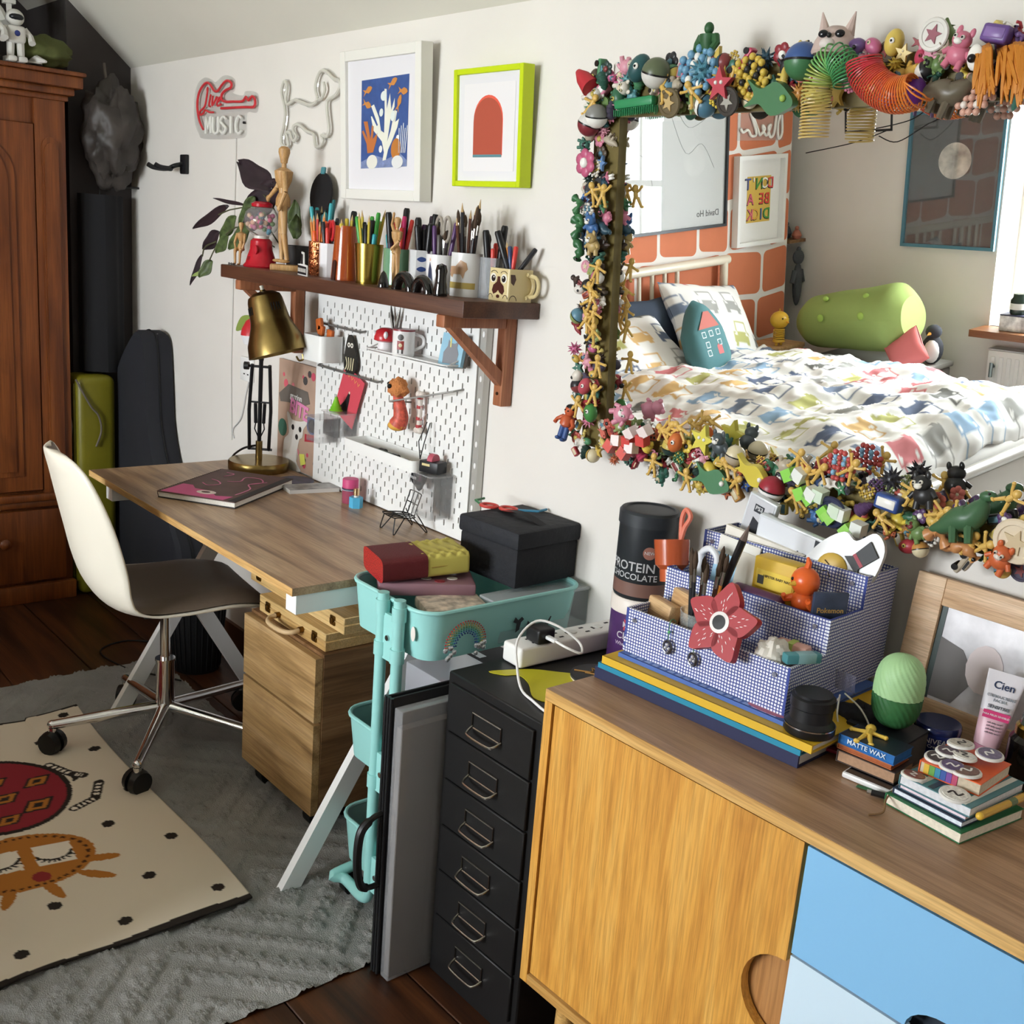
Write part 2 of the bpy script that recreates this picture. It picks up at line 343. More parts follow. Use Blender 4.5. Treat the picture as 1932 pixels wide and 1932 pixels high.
# ------------------------------------------------------------ wooden paint cases on it
CASE = wood('c9a163', 'dcb97c', 'e6c88f', 'x', 1, .5); BRASS = mat('7a5a2a', .35, 1)
def case(loc, w, d, h, label, handle):
    t = thing('wooden_case', label, 'case', loc)
    MB().rb(0, w, 0, d, 0, h*.55, .002, 1).o('body', CASE, t); MB().rb(0, w, 0, d, h*.555, h, .002, 1).o('lid', CASE, t)
    for x in (.05, w-.05):
        c = MB(); c.rb(x-.011, x+.011, -.004, 0, h*.25, h*.5, .003); c.rb(x-.011, x+.011, -.004, 0, h*.55, h*.82, .003); c.rb(x-.006, x+.006, -.008, -.003, h*.38, h*.7, .002); c.o('clasp', BRASS, t)
    if handle:
        m = w/2; hb = MB(); hb.tube(spl([(m-.06, -.004, h*.5), (m-.058, -.03, h*.42), (m-.03, -.045, h*.38), (m+.03, -.045, h*.38), (m+.058, -.03, h*.42), (m+.06, -.004, h*.5)]), .0065, 10)
        hb.o('handle', mat('d9b98c', .45), t)
        for x in (m-.06, m+.06): MB().cyl((x, 0, h*.5), (x, -.012, h*.5), .008, n=10).o('handle_mount', BRASS, t)
    return t
case((.88, -.379, .491), .34, .27, .047, 'small pale wooden case with curved handle, under another case', True)
case((.765, -.347, .5395), .485, .30, .043, 'larger pale wooden case lying on the smaller case', False)
m1 = thing('magazine', 'thick white magazine with orange and blue cover on the wooden case', 'magazine', (1.02, -.2, .584), .1)
MB().b(-.12, .12, -.1, .1, 0, .018).o('pages', mat('e6e4e2', .6), m1); MB().b(-.121, .121, -.101, .101, .018, .019).o('cover', mat('b8b4b4', .4), m1)
b = MB(); b.prism([(0, -.09), (.1, -.09), (.1, .02), (.05, .05)], .0191, .0195); b.o('cover_print', mat('e8652a', .4), m1); MB().prism([(.02, -.05), (.07, -.05), (.08, 0), (.03, .02)], .0196, .02).o('cover_print', mat('3a4fa8', .4), m1)
m2 = thing('magazine', 'dark grey magazine on top of the white one under the desk', 'magazine', (1.05, -.13, .604), -.15)
MB().b(-.1, .1, -.09, .09, 0, .012).o('pages', mat('8b8684', .6), m2); MB().b(-.101, .101, -.091, .091, .012, .013).o('cover', mat('3b2f33', .4), m2)
# ------------------------------------------------------------ office chair
ch = thing('office_chair', 'cream shell swivel chair with taupe cushion and chrome five-star base', 'chair', (.575, -.51, .012), rad(-7))
CHR = mat('e0e0e2', .08, 1); BLK = mat('121212', .45)
prof = [(.225, .425, .17, .0), (.21, .45, .2, .004), (.12, .462, .222, .01), (0, .45, .232, .02), (-.1, .446, .236, .03), (-.165, .462, .238, .045), (-.205, .505, .238, .06), (-.232, .575, .236, .075), (-.252, .66, .228, .075), (-.27, .74, .212, .068), (-.285, .81, .185, .055), (-.295, .85, .15, .042), (-.3, .872, .1, .03), (-.3, .88, .04, .02)]
ps = spl([Vector(p[:3]+(0,)) if 0 else Vector((p[0], p[1], p[2])) for p in prof], 4); cs = spl([Vector((p[3], 0, 0)) for p in prof], 4)
def shell(off):
    def fn(u, v):
        i = v*(len(ps)-1); k = min(int(i), len(ps)-2); f = i-k; p = ps[k].lerp(ps[k+1], f); c = cs[k].x*(1-f)+cs[k+1].x*f
        d = (ps[min(k+2, len(ps)-1)]-ps[max(k-1, 0)]); d = Vector((d.x, d.y)).normalized(); nrm = Vector((d.y, -d.x))
        a = 2*u-1; cu = c*abs(a)**2.5
        return (a*(p.z+off*.3), p.x+nrm.x*(cu-off), p.y+nrm.y*(cu-off))
    return fn
def thick(o, t, off=-1): m = o.modifiers.new('s', 'SOLIDIFY'); m.thickness = t; m.offset = off; return o
thick(MB().grid(shell(0), 24, 52).o('shell', mat('e9e2d2', .38), ch, ang=60), .006, 0)
def cush(u, v):
    s = shell(-.006)(.06+.88*u, .05+.9*v); return s
def cush2(u, v):
    x = shell(-.006)(.03+.94*u, .02+.96*v); e = min(1, 6*min(u, 1-u, v*1.5, (1-v)))**.5
    t = .028*e*(1 if v < .45 else max(.25, 1-(v-.45)*4)); y = shell(-.006-t)(.03+.94*u, .02+.96*v); return y
MB().grid(cush2, 24, 44).o('cushion', mat('77695c', .55, bump=.05, bs=120), ch, ang=80)
b = MB(); b.cyl((0, 0, .24), (0, 0, .425), .014, n=20); b.o('gas_stem', CHR, ch)
b = MB(); b.cyl((0, 0, .085), (0, 0, .26), .026, n=20); b.cyl((0, 0, .255), (0, 0, .262), .028, n=20); b.cyl((0, 0, .06), (0, 0, .09), .02, n=16); b.o('column', CHR, ch)
MB().b(-.09, .09, -.08, .08, .418, .438).o('seat_plate', mat('2a2a2a', .4), ch)
for k in range(5):
    a = rad(-108+72*k+7); c, s_ = math.cos(a), math.sin(a)
    l = MB(); l.tube([(c*.02, s_*.02, .115), (c*.3, s_*.3, .085)], [.017, .013], 12); l.ell((c*.3, s_*.3, .085), .0135); l.cyl((c*.3, s_*.3, .085), (c*.3, s_*.3, .055), .011, n=12); la = l.o('base_arm', CHR, ch)
    w = MB(); ax = Vector((-s_*.6+c*.5, c*.6+s_*.5, 0)).normalized(); ctr = Vector((c*.3-c*.006, s_*.3, .034))
    for sg in (-1, 1): w.cyl(ctr+ax*sg*.006, ctr+ax*sg*.024, .034, .03, n=18)
    w.ell(ctr+Vector((0, 0, .008)), (.024, .024, .026)); w.o('castor', BLK, la)
# ------------------------------------------------------------ trolley
TL = mat('9bd6d1', .42, var=.03, vs=3); tr = thing('utility_trolley', 'turquoise three-tier metal trolley with jewelled rainbow sticker', 'trolley', (1.58, -.24, 0))
def basket(z0, z1, name='basket'):
    b = MB(); hx, hy, r = .148, .218, .05
    o = rrect(-hx, hx, -hy, hy, r); i = rrect(-hx+.002, hx-.002, -hy+.002, hy-.002, r-.002); q = rrect(-hx+.012, hx-.012, -hy+.012, hy-.012, r-.012); n = len(o)
    vs = [(x, y, z0) for x, y in q] + [(x, y, z1) for x, y in o] + [(x, y, z1) for x, y in i] + [(x, y, z0+.003) for x, y in q]
    fs = [(k, (k+1) % n, n+(k+1) % n, n+k) for k in range(n)] + [(n+k, n+(k+1) % n, 2*n+(k+1) % n, 2*n+k) for k in range(n)] + [(2*n+k, 2*n+(k+1) % n, 3*n+(k+1) % n, 3*n+k) for k in range(n)]
    fs += [tuple(range(n-1, -1, -1)), tuple(range(3*n, 4*n))]
    b.add(vs, fs); ob = b.o(name, TL, tr)
    MB().tube([(x, y, z1) for x, y in o], .005, 8, True).o('rim', TL, ob); return ob
for z0, z1 in ((.655, .76), (.345, .445), (.085, .195)): basket(z0, z1)
for sy in (-1, 1):
    for sx in (-1, 1):
        x = .045+sx*.03 if sy < 0 else sx*.03+.02; y = sy*.232; fx = .115*sx if sx < 0 else .06
        po = MB().cyl((x, y, .1), (x, y, .775), .0125, n=16).o('pole', TL, tr)
        for z in (.64, .335, .73): MB().cyl((x, y, z), (x, y, z+.03), .0155, n=16).o('collar', TL, po)
        ft = MB().tube(spl([(x, y, .11), (x+sx*.002, y, .065), (x+sx*.03, y, .05), (x+fx*.85, y, .055), (x+fx, y+.02*sy, .062), (x+fx, y-.06*sy, .07)], 5), .0125, 12).o('foot_tube', TL, tr)
        w = MB(); w.cyl((x+fx-.012, y-.03*sy, .026), (x+fx+.012, y-.03*sy, .026), .026, n=16); w.cyl((x+fx, y-.03*sy, .03), (x+fx, y-.03*sy, .07), .008); w.o('castor', BLK, ft)
    for z0, z1 in ((.635, .735), (.33, .42), (.085, .17)):
        xc = .045 if sy < 0 else .02
        MB().b(xc-.025, xc+.025, sy*.232-.004, sy*.232+.004, z0, z1).o('bracket_plate', TL, tr)
        MB().cyl((xc, sy*.232+sy*.003, (z0+z1)/2), (xc, sy*.232+sy*.008, (z0+z1)/2), .006, n=10).o('screw', mat('b0b0b0', .25, 1), tr)
# jewelled rainbow sticker on the front corner (on the long side facing +X near -Y end)
GEM = {c: mat(c, .12, .3) for c in ('c8323a', 'd88a4a', 'd8c86a', '6a9a5a', '3aa0a0', '2a55b0', '1f2f80')}
for k, c in enumerate(GEM):
    r = .052-.0045*k; b = MB(); n = int(26-2.2*k)
    for i in range(n):
        a = PI*i/(n-1); u, v = r*math.cos(a), r*.95*math.sin(a)
        b.ell((.1495, -.115+u, .685+v), (.002, .0018, .0018), 6, 4)
    b.o('sticker_gem_row', GEM[c], tr, kind='stuff')
for s_ in (-1, 1):
    b = MB()
    for i in range(7): b.ell((.15, -.115+s_*(.042+R.uniform(-.016, .016)), .672+R.uniform(-.014, .012)), (.004, .006, .006), 8, 5)
    b.o('sticker_gem_cloud', mat('dfe3e6', .06, .7), tr, kind='stuff')
for pl in ([(.02, .685), (.03, .69), (.034, .706), (.042, .712), (.036, .718), (.026, .712), (.018, .72), (.012, .71), (.022, .705)], [(.058, .675), (.066, .674), (.068, .688), (.076, .694), (.07, .704), (.06, .7), (.054, .706), (.05, .694), (.057, .688)], [(.1, .68), (.112, .68), (.114, .69), (.122, .705), (.119, .706), (.11, .694), (.1, .692)]):
    MB().prism(pl, 0, .0006, FACE_X((.1475, 0, 0))).o('sticker', mat('2e3436', .5), tr)
MB().prism(circ(-.02, .71, .008, 14, .016), 0, .0006, FACE_Y((.125, -.2165, 0))).o('sticker', mat('e8dcd4', .4), tr)
# things carried by the trolley
pc = thing('pencil_pouch', 'popsicle-like quilted pouch, yellow with a dark red glitter end', 'pouch', (1.515, -.345, .778), rot=(0, rad(-3), rad(76)))
def pouch(x0, x1, hy, h, nx, q):
    def fn(u, v):
        a = 2*PI*u; x = x0+(x1-x0)*v; cs_, sn = math.cos(a), math.sin(a); e = .35
        y = hy*abs(cs_)**e*(1 if cs_ > 0 else -1); z = h/2*abs(sn)**e*(1 if sn > 0 else -1)
        if q and sn > .3: z += .0035*math.sin(x*260)*math.sin(y*260)
        f = min(1, (x1-x)/.025+.55) if q else 1
        return (x, y*f, h/2+z*f)
    return fn
b = MB(); b.grid(pouch(.0, .12, .062, .052, 0, True), 48, 30); b.add([pouch(0, .12, .062, .052, 0, True)(i/48, 1) for i in range(48)], [tuple(range(48))]); b.o('body', mat('c3b65a', .6), pc, ang=80)
b = MB(); b.grid(pouch(-.09, .012, .064, .054, 0, False), 48, 6); b.o('coating', mat('5e161b', .6, bump=.2, bs=300), pc, ang=50)
b = MB(); b.add([pouch(-.09, 0, .064, .054, 0, False)(i/48, 0) for i in range(48)][::-1], [tuple(range(48))]); b.o('glitter_end', mat('c03030', .3, .3, var=.8, vs=400), pc)
MB().tube([(.1, -.058, .026), (.02, -.0635, .026)], .0012, 6).o('zip', mat('a88a3c', .5), pc)
bx = thing('fabric_box', 'black fabric storage box with lid on the trolley', 'box', (1.58, -.1, .7615), rad(3))
MB().rb(-.095, .095, -.095, .095, 0, .09, .006).o('body', mat('1c1d22', .8, bump=.3, bs=60), bx); MB().rb(-.1, .1, -.1, .1, .088, .128, .008).o('lid', mat('202228', .75, bump=.4, bs=40), bx)
MB().grid(lambda u, v: (-.07+.14*u, -.012+.024*v, .1285+.012*math.sin(PI*u)), 10, 2).o('handle_strap', mat('17181c', .8), bx)
gl = thing('novelty_glasses', 'red cartoon-eyed party glasses lying on the black fabric box', 'glasses', (1.50, -.1, .8915), rad(30))
for s_, c in ((-1, 'c8443c'), (1, 'c8443c')):
    MB().tube([(s_*.024+.02*math.cos(a), .015*math.sin(a), .004) for a in [2*PI*i/18 for i in range(18)]], .004, 8, True).o('rim', mat(c, .4), gl)
    MB().prism(circ(s_*.024, 0, .012, 14), .001, .003).o('lens', mat('e9e4de', .4), gl)
MB().tube([(.045, 0, .004), (.09, .02, .004), (.1, .05, .004)], .003).o('arm', mat('4a8fb0', .4), gl); MB().tube([(-.045, 0, .004), (-.07, .03, .004), (-.06, .06, .004)], .003).o('arm', mat('3d7a50', .4), gl)
fc = thing('plastic_case', 'flat translucent pink case with coloured stickers under the pouch', 'case', (1.52, -.315, .742), rad(60))
MB().rb(-.105, .105, -.075, .075, 0, .03, .006).o('shell', mat('a67c86', .25, trans=.2), fc)
b = MB()
for i in range(14): b.m = i % 4; b.prism(circ(R.uniform(-.085, .085), R.uniform(-.06, .06), .012, 9, .009), .0301, .0304+.0001*i)
b.o('sticker', [mat(c, .4) for c in ('8f2f38', 'e0d8cc', '34404a', 'c07a80')], fc)
pb = thing('paper_bag', 'leaf-print paper packet lying in the trolley top tray', 'packet', (1.645, -.33, .722), rad(70))
MB().rb(-.07, .07, -.05, .05, 0, .025, .006).o('wrapper', mat('cdbfae', .7, var=.5, vs=45), pb)
lb = thing('clear_box', 'long clear lidded plastic box in the trolley top tray', 'box', (1.685, -.13, .662), rad(0))
MB().rb(-.035, .035, -.13, .13, 0, .085, .005).o('body', glass('dfe6ea', .05, .22), lb); MB().rb(-.037, .037, -.132, .132, .085, .092, .003).o('lid', glass('e8eef2', .05, .35), lb)
MB().b(-.03, .03, -.1, .05, .002, .03).o('contents', mat('b8b49a', .8, var=.5, vs=60), lb)
x2 = thing('clear_box', 'frosted plastic box of pink sweets on the trolley middle tier', 'box', (1.515, -.165, .447), rad(0))
MB().rb(-.075, .075, -.13, .13, 0, .085, .004).o('body', glass('dfe2ea', .3, .45), x2)
b = MB()
for i in range(16): b.m = i % 3; b.ell((R.uniform(-.06, .06), R.uniform(-.12, .03), .014), .014, 8, 6)
b.o('sweet', [mat(c, .4) for c in ('e8a0a8', 'e8d0b0', 'd86a80')], x2)
MB().b(-.05, .07, .02, .12, .0855, .087).o('label', mat('1a1a1e', .5), x2); MB().b(-.04, .0, .03, .05, .0872, .0876).o('barcode', mat('e8e8e8', .5), x2)
for k, (z, y, c) in enumerate(((.09, -.05, '7a2a34'), (.09, .06, '9a3a3c'), (.35, -.1, '46343a'))):
    t = thing('craft_box', ['dark red craft box in the trolley bottom tray', 'brick red craft box in the trolley bottom tray', 'dark plum craft box in the trolley middle tray'][k], 'box', (1.56, -.24+y, z))
    MB().rb(-.09, .09, -.045, .045, 0, .14 if z < .2 else .1, .003).o('body', mat(c, .5), t); MB().rb(-.092, .092, -.047, .047, .14 if z < .2 else .1, .15 if z < .2 else .11, .003).o('lid', mat(c, .4), t)
# ------------------------------------------------------------ portfolio case and plastic sheet
pf = thing('portfolio_case', 'black zipped portfolio folder with carry handle standing on end', 'portfolio', (1.738, -.555, .004))
MB().rb(0, .006, .006, .43, 0, .615, .002).o('panel', mat('17171a', .5), pf); MB().rb(.016, .022, .006, .43, 0, .615, .002).o('panel', mat('17171a', .5), pf)
for x in (.002, .011, .02): MB().cyl((x, .004, 0), (x, .004, .615), .0045, n=8).o('zip_edge', mat('0e0e10', .4), pf)
MB().tube(spl([(.011, .003, .365), (.011, -.02, .36), (.011, -.045, .34), (.011, -.052, .3), (.011, -.05, .25), (.011, -.04, .215), (.011, -.02, .205), (.011, .003, .205)]), [.006]*8+[.009]*27+[.006]*8, 8).o('handle', mat('0c0c0c', .45), pf)
ps_ = thing('canvas_pack', 'grey board wrapped in clear plastic leaning between portfolio and black cabinet', 'canvas', (1.764, -.548, .002))
MB().b(.004, .024, .006, .46, .006, .56).o('board', mat('5c554f', .6), ps_); MB().rb(0, .028, 0, .47, 0, .6, .003).o('plastic_wrap', glass('d8d8da', .12, .28), ps_)
# ------------------------------------------------------------ black filing cabinet
fcab = thing('filing_cabinet', 'black metal six-drawer filing cabinet with chrome label handles', 'cabinet', (1.80, -.4525, 0)); BKM = mat('141313', .45, var=.15, vs=6)
MB().rb(0, .279, .004, .40, .0, .672, .003, 1).o('carcass', BKM, fcab)
for k in range(6):
    z0 = .045+k*.102; d = MB().rb(.016, .263, -.004, .006, z0, z0+.099, .002, 1).o('drawer', BKM, fcab); zc = z0+.052
    h = MB(); xs = (.095, .18); h.tube([(xs[0], -.006, zc-.014), (xs[1], -.006, zc-.014), (xs[1], -.006, zc+.016), (xs[0], -.006, zc+.016)], .0022, 6, True)
    h.tube(spl([(xs[0], -.005, zc-.012), (xs[0]+.003, -.02, zc-.018), (xs[0]+.015, -.026, zc-.021), (xs[1]-.015, -.026, zc-.021), (xs[1]-.003, -.02, zc-.018), (xs[1], -.005, zc-.012)], 4), .0028, 8); h.o('label_handle', mat('a8a49c', .25, 1), d)
# ------------------------------------------------------------ sideboard
SX0, SX1, SY0, ZS = 2.137, 3.55, -.505, .775
SOAK = wood('c98a38', 'dda046', 'e6b058', 'z', 1.6, .45, .12, .3); SOAKX = wood('c08f4a', 'd6a760', 'e2ba78', 'x', 1.2, .45); STOP = wood('8f6c4e', 'a58060', 'b49070', 'x', 1.4, .34)
sb = thing('sideboard', 'oak sideboard with sliding door and blue drawers along the wall', 'sideboard', (0, 0, 0))
MB().b(SX0, SX1, SY0+.0015, -.03, ZS-.02, ZS).o('top', STOP, sb); MB().b(SX0, SX1, SY0, SY0+.0015, ZS-.02, ZS-.0004).o('edge_band', SOAKX, sb)
MB().b(SX0, SX0+.018, SY0, -.03, .215, ZS-.0205).o('side', SOAK, sb); MB().b(SX1-.018, SX1, SY0, -.03, .215, ZS-.0205).o('side', SOAK, sb)
MB().b(SX0+.0185, SX1-.0185, SY0, -.03, .215, .233).o('bottom', SOAKX, sb); MB().b(SX0+.0185, SX1-.0185, -.035, -.03, .233, ZS-.02).o('back', mat('6a4a28', .7), sb)
XD = 2.655
# sliding door with half-round cut-out grip
poly = [(SX0+.021, .237), (XD, .237), (XD, .44)] + [(XD-.066*math.sin(a)*1.0, .503+.066*-math.cos(a)) for a in [PI*i/14 for i in range(15)]] + [(XD, .585), (XD, ZS-.024), (SX0+.021, ZS-.024)]
MB().prism(poly, 0, .016, FACE_Y((0, SY0+.02, 0))).o('door', SOAK, sb)
MB().b(2.5, XD+.004, SY0+.023, SY0+.035, .24, ZS-.026).o('inner_panel', wood('a06a34', 'b57f48', 'c08c54', 'z', 1.3, .5, .5), sb)
for k, (z0, z1, c) in enumerate(((.586, ZS-.026, '86bde6'), (.411, .582, 'cfe4f2'), (.237, .407, '5c9cd4'))):
    for j, x0 in enumerate((XD+.006, XD+.45)):
        x1 = min(x0+.44, SX1-.02); m = (x0+x1)/2
        poly = [(x0, z0), (x1, z0), (x1, z1), (m+.05, z1)] + [(m+.05*math.cos(a), z1-.036*math.sin(a)) for a in [PI*i/12 for i in range(1, 12)]] + [(m-.05, z1), (x0, z1)] if k else [(x0, z0), (m-.05, z0)] + [(m-.05*math.cos(a), z0+.036*math.sin(a)) for a in [PI*i/12 for i in range(1, 12)]] + [(m+.05, z0), (x1, z0), (x1, z1), (x0, z1)]
        MB().prism(poly, 0, .016, FACE_Y((0, SY0+.02, 0))).o('drawer', mat(c, .4), sb)
MB().b(XD+.006, SX1-.02, SY0+.04, SY0+.05, .24, ZS-.03).o('drawer_box', mat('2a3440', .7), sb)
for x in (SX0+.06, SX1-.1):
    for y in (SY0+.05, -.09): MB().cyl((x+.02, y, .216), (x, y, 0), .02, .012).o('leg', SOAKX, sb)
# ------------------------------------------------------------ rugs
def setcol(o, fn):
    me = o.data; ca = me.color_attributes.new('Col', 'FLOAT_COLOR', 'POINT'); buf = []
    for v in me.vertices: buf += fn(v.co)
    ca.data.foreach_set('color', buf)
def rugh(x, y):
    u = (x+.05)/.59; v = (y+.285)/.59; fu = abs((u % 1)-.5); fv = abs((v % 1)-.5); d = fu+fv
    k = math.sin(d*38)+.7*math.sin(fu*60)*math.sin(fv*60)+.4*noise.noise((x*9, y*9, 0))
    m = 1 if k > .15 else 0
    t = abs(math.sin(x*330+noise.noise((x*40, y*40, 1))*2))*abs(math.sin(y*330+noise.noise((x*40, y*40, 5))*2))
    return m, t
def rz_(x, y): return .004+.003*noise.noise((x*2.5, y*2.5, 3))
nx, ny = 300, 215
def rugf(u, v):
    x = -.05+1.775*u+.006*noise.noise((v*9, 0, 0)); y = -.285-1.17*v+.006*noise.noise((0, u*12, 0)); m, t = rugh(x, y)
    return (x, y, rz_(x, y)*.5+(.003+.0075*t if m else .001*t)+.001)
rug = MB().grid(lambda u, v: rugf(1-u, v), nx, ny).o('rug', mat('969592', .95, var=.14, vs=5, bump=.5, bs=320, spec=.05), ang=180)
tag(rug, 'large grey tufted cotton rug under the chair', 'rug')
HEXD = [(.54+.262*i+(.131 if j % 2 else 0), -.70-.106*j) for j in range(7) for i in range(-2, 4)]
CR, RED, BKC, OCH, WH = lin('dccfbb'), lin('8c2a33'), lin('2c2622'), lin('b0702e'), lin('e8ddcd')
def rot2(p, c, a): dx, dy = p[0]-c[0], p[1]-c[1]; return dx*math.cos(a)+dy*math.sin(a), dy*math.cos(a)-dx*math.sin(a)
def crug(co):
    x, y = co.x, co.y
    if x > 1.385 or x < .245: return BKC
    e = math.hypot((x-.665)/.205, (y+1.0)/.185)
    f1 = math.hypot((x-1.0)/.115, (y+1.03)/.165)
    for cx, cy, s in ((.635, -.884, .05), (.76, -.919, .055), (.849, -.883, .04), (.695, -.98, .05), (.805, -1.0, .045), (.6, -.98, .045)):
        a, b = rot2((x, y), (cx, cy), rad(-60)); q = abs(a)/s+abs(b)/(s*.6)
        if e < 1 and q < 1: return BKC if q > .75 or q < .35 else OCH
    if e < .93: return RED
    if e < 1.0: return BKC
    if f1 < 1:
        for cx, cy in ((.995, -.955), (.985, -1.07)):
            a, b = rot2((x, y), (cx, cy), rad(40)); 
            if abs(a)+abs(b) < .06:
                r = math.hypot(x-cx+.01, (y-cy)*.8)
                return BKC if (.03 < r < .036 and x > cx-.005) or (r >= .036 and r < .045 and x > cx and math.sin(math.atan2(y-cy, x-cx)*18) > .3) else WH
        if math.hypot(x-1.075, y+1.007) < .02: return lin('8c3030')
        return lin('4a2c18') if abs(f1-.9) < .03 and math.sin(math.atan2(y+1.03, x-1.0)*40) > 0 else OCH
    for cx, cy in ((1.12, -.9), (1.13, -1.0), (1.12, -1.09), (1.06, -.87)):
        a, b = rot2((x, y), (cx, cy), math.atan2(cy+1.03, cx-1.0))
        if math.hypot(a/.045, b/.014) < 1: return OCH
    for (ax, ay), (bx, by) in (((.56, -.83), (.64, -.80)), ((.64, -.80), (.67, -.775)), ((.82, -.85), (.80, -.79)), ((.80, -.79), (.73, -.755))):
        L = math.hypot(bx-ax, by-ay); t = max(0, min(1, ((x-ax)*(bx-ax)+(y-ay)*(by-ay))/L/L)); q = math.hypot(x-ax-t*(bx-ax), y-ay-t*(by-ay))
        if q < .013: return BKC if q > .007 or math.sin(t*30) < 0 else WH
    for cx, cy in HEXD:
        a, b = abs(x-cx), abs(y-cy)
        if e > 1.05 and f1 > 1.3 and max(a*.866+b*.5, b) < .0145: return BKC
    return CR
def cz(x, y): return .0155+.004*math.sin(x*7+y*4)+.003*math.sin(y*19+x*3)+(.008*max(0, 1-abs(x-.24)/.1) if y > -.8 else 0)
cr = MB().grid(lambda u, v: (1.4-1.17*u+.008*math.sin(v*9), -.652-.75*v+.01*math.sin(u*7)*(1-v), cz(1.4-1.17*u, -.652-.75*v)), 330, 210).o('rug', vcol(.9), ang=180)
setcol(cr, crug); thick(cr, .004, 1)
tag(cr, 'cream flat-woven rug printed with a red ladybird and black spots, edged black', 'rug')
# ------------------------------------------------------------ corner: gig bag, yellow case, bags, bin
gb = thing('guitar_bag', 'dark padded guitar gig bag standing against the white wall', 'guitar bag', (-.55, -.062, 0), 0)
out = [(-.31, .44), (-.30, .84), (-.275, .93), (-.14, 1.045), (-.08, 1.062), (-.025, 1.03), (.0, .86), (.018, .72), (.09, .57), (.22, .4), (.3, .28), (.28, .08), (.1, .0), (-.2, .0), (-.3, .1), (-.33, .28)]
oo = [(p.x, p.y) for p in spl([Vector((a, b, 0)) for a, b in out], 5, True)]
b = MB(); n = len(oo); cen = (0, .35); vs = []
for k, (sc, d) in enumerate(((.93, .054), (1, .04), (1, -.04), (.93, -.054))):
    vs += [(x*sc, d, .35+(z-.35)*(.985 if sc < 1 else 1)) for x, z in oo]
fs = [(k*n+i, k*n+(i+1) % n, (k+1)*n+(i+1) % n, (k+1)*n+i) for k in range(3) for i in range(n)] + [tuple(range(n))[::-1], tuple(range(3*n, 4*n))]
b.add(vs, fs); b.o('body', mat('24252b', .85, var=.1, vs=6), gb)
MB().tube([(x*1.005, 0, z) for x, z in oo], .004, 6, True).o('zip', mat('101114', .5), gb)
yc = thing('suitcase', 'yellow hard suitcase with tied grey cord, in shadow behind the gig bag', 'suitcase', (-.875, -.205, 0))
MB().rb(-.075, .075, -.075, .075, .0, .87, .03, 4).o('shell', mat('77701a', .4, var=.1, vs=10), yc)
for x in (-.04, 0, .04): MB().rb(x-.008, x+.008, -.08, .0765, .05, .84, .006).o('rib', mat('77701a', .4), yc)
MB().tube(spl([(-.08, -.082, .8), (.0, -.088, .74), (.05, -.09, .68), (.03, -.09, .6), (.04, -.088, .56)]), .004).o('cord', mat('6a6258', .7), yc)
MB().tube(spl([(.079, -.08, .86), (.086, -.03, .76), (.088, .0, .72), (.087, .01, .66), (.086, -.01, .6)]), .004).o('cord', mat('6a6258', .7), yc)
hb = thing('hanging_bag', 'crumpled grey-brown carrier bag hanging in the dark corner', 'bag', (-.862, -.115, 1.76))
def lump(rx, ry, rz, seed, amp, pinch=0):
    def fn(u, v):
        a = 2*PI*u; t = -PI/2+PI*v; d = Vector((math.cos(a)*math.cos(t), math.sin(a)*math.cos(t), math.sin(t)))
        k = 1+amp*noise.noise(d*2.3+Vector((seed, 0, 0)))+amp*.5*noise.noise(d*5+Vector((0, seed, 0)))
        if pinch and d.z > 0: k *= 1-pinch*d.z**2
        return (d.x*rx*k, d.y*ry*k, d.z*rz*k)
    return fn
MB().grid(lump(.1, .105, .17, 3, .34), 40, 28).o('body', mat('3d3733', .5, var=.35, vs=12), hb, ang=60)
MB().tube(spl([(-.03, 0, .14), (-.06, 0, .22), (-.07, .0, .25)]), .006).o('handle', mat('6b615a', .6), hb)
ct = thing('added_dark_coat', 'long black coat added to fill the dark corner beside the wardrobe', 'coat', (-.895, -.15, 0))  # dark garment added to fill the black area of the corner
def coat(u, v):
    a = 2*PI*u; z = .88+.66*v; w = .06*(1-.25*v); return (w*math.cos(a)*(1+.15*math.sin(3*a+1)), .08*math.sin(a)*(1+.1*math.sin(5*a)), z)
b = MB(); b.grid(coat, 30, 8); b.add([coat(i/30, 1) for i in range(30)], [tuple(range(30))]); b.o('body', mat('17171a', .9), ct, ang=70)
MB().tube([(0, 0, 1.54), (0, 0, 1.565), (0, .07, 1.575), (0, .15, 1.575)], .004).o('hanger_hook', mat('333333', .4, .8), ct)
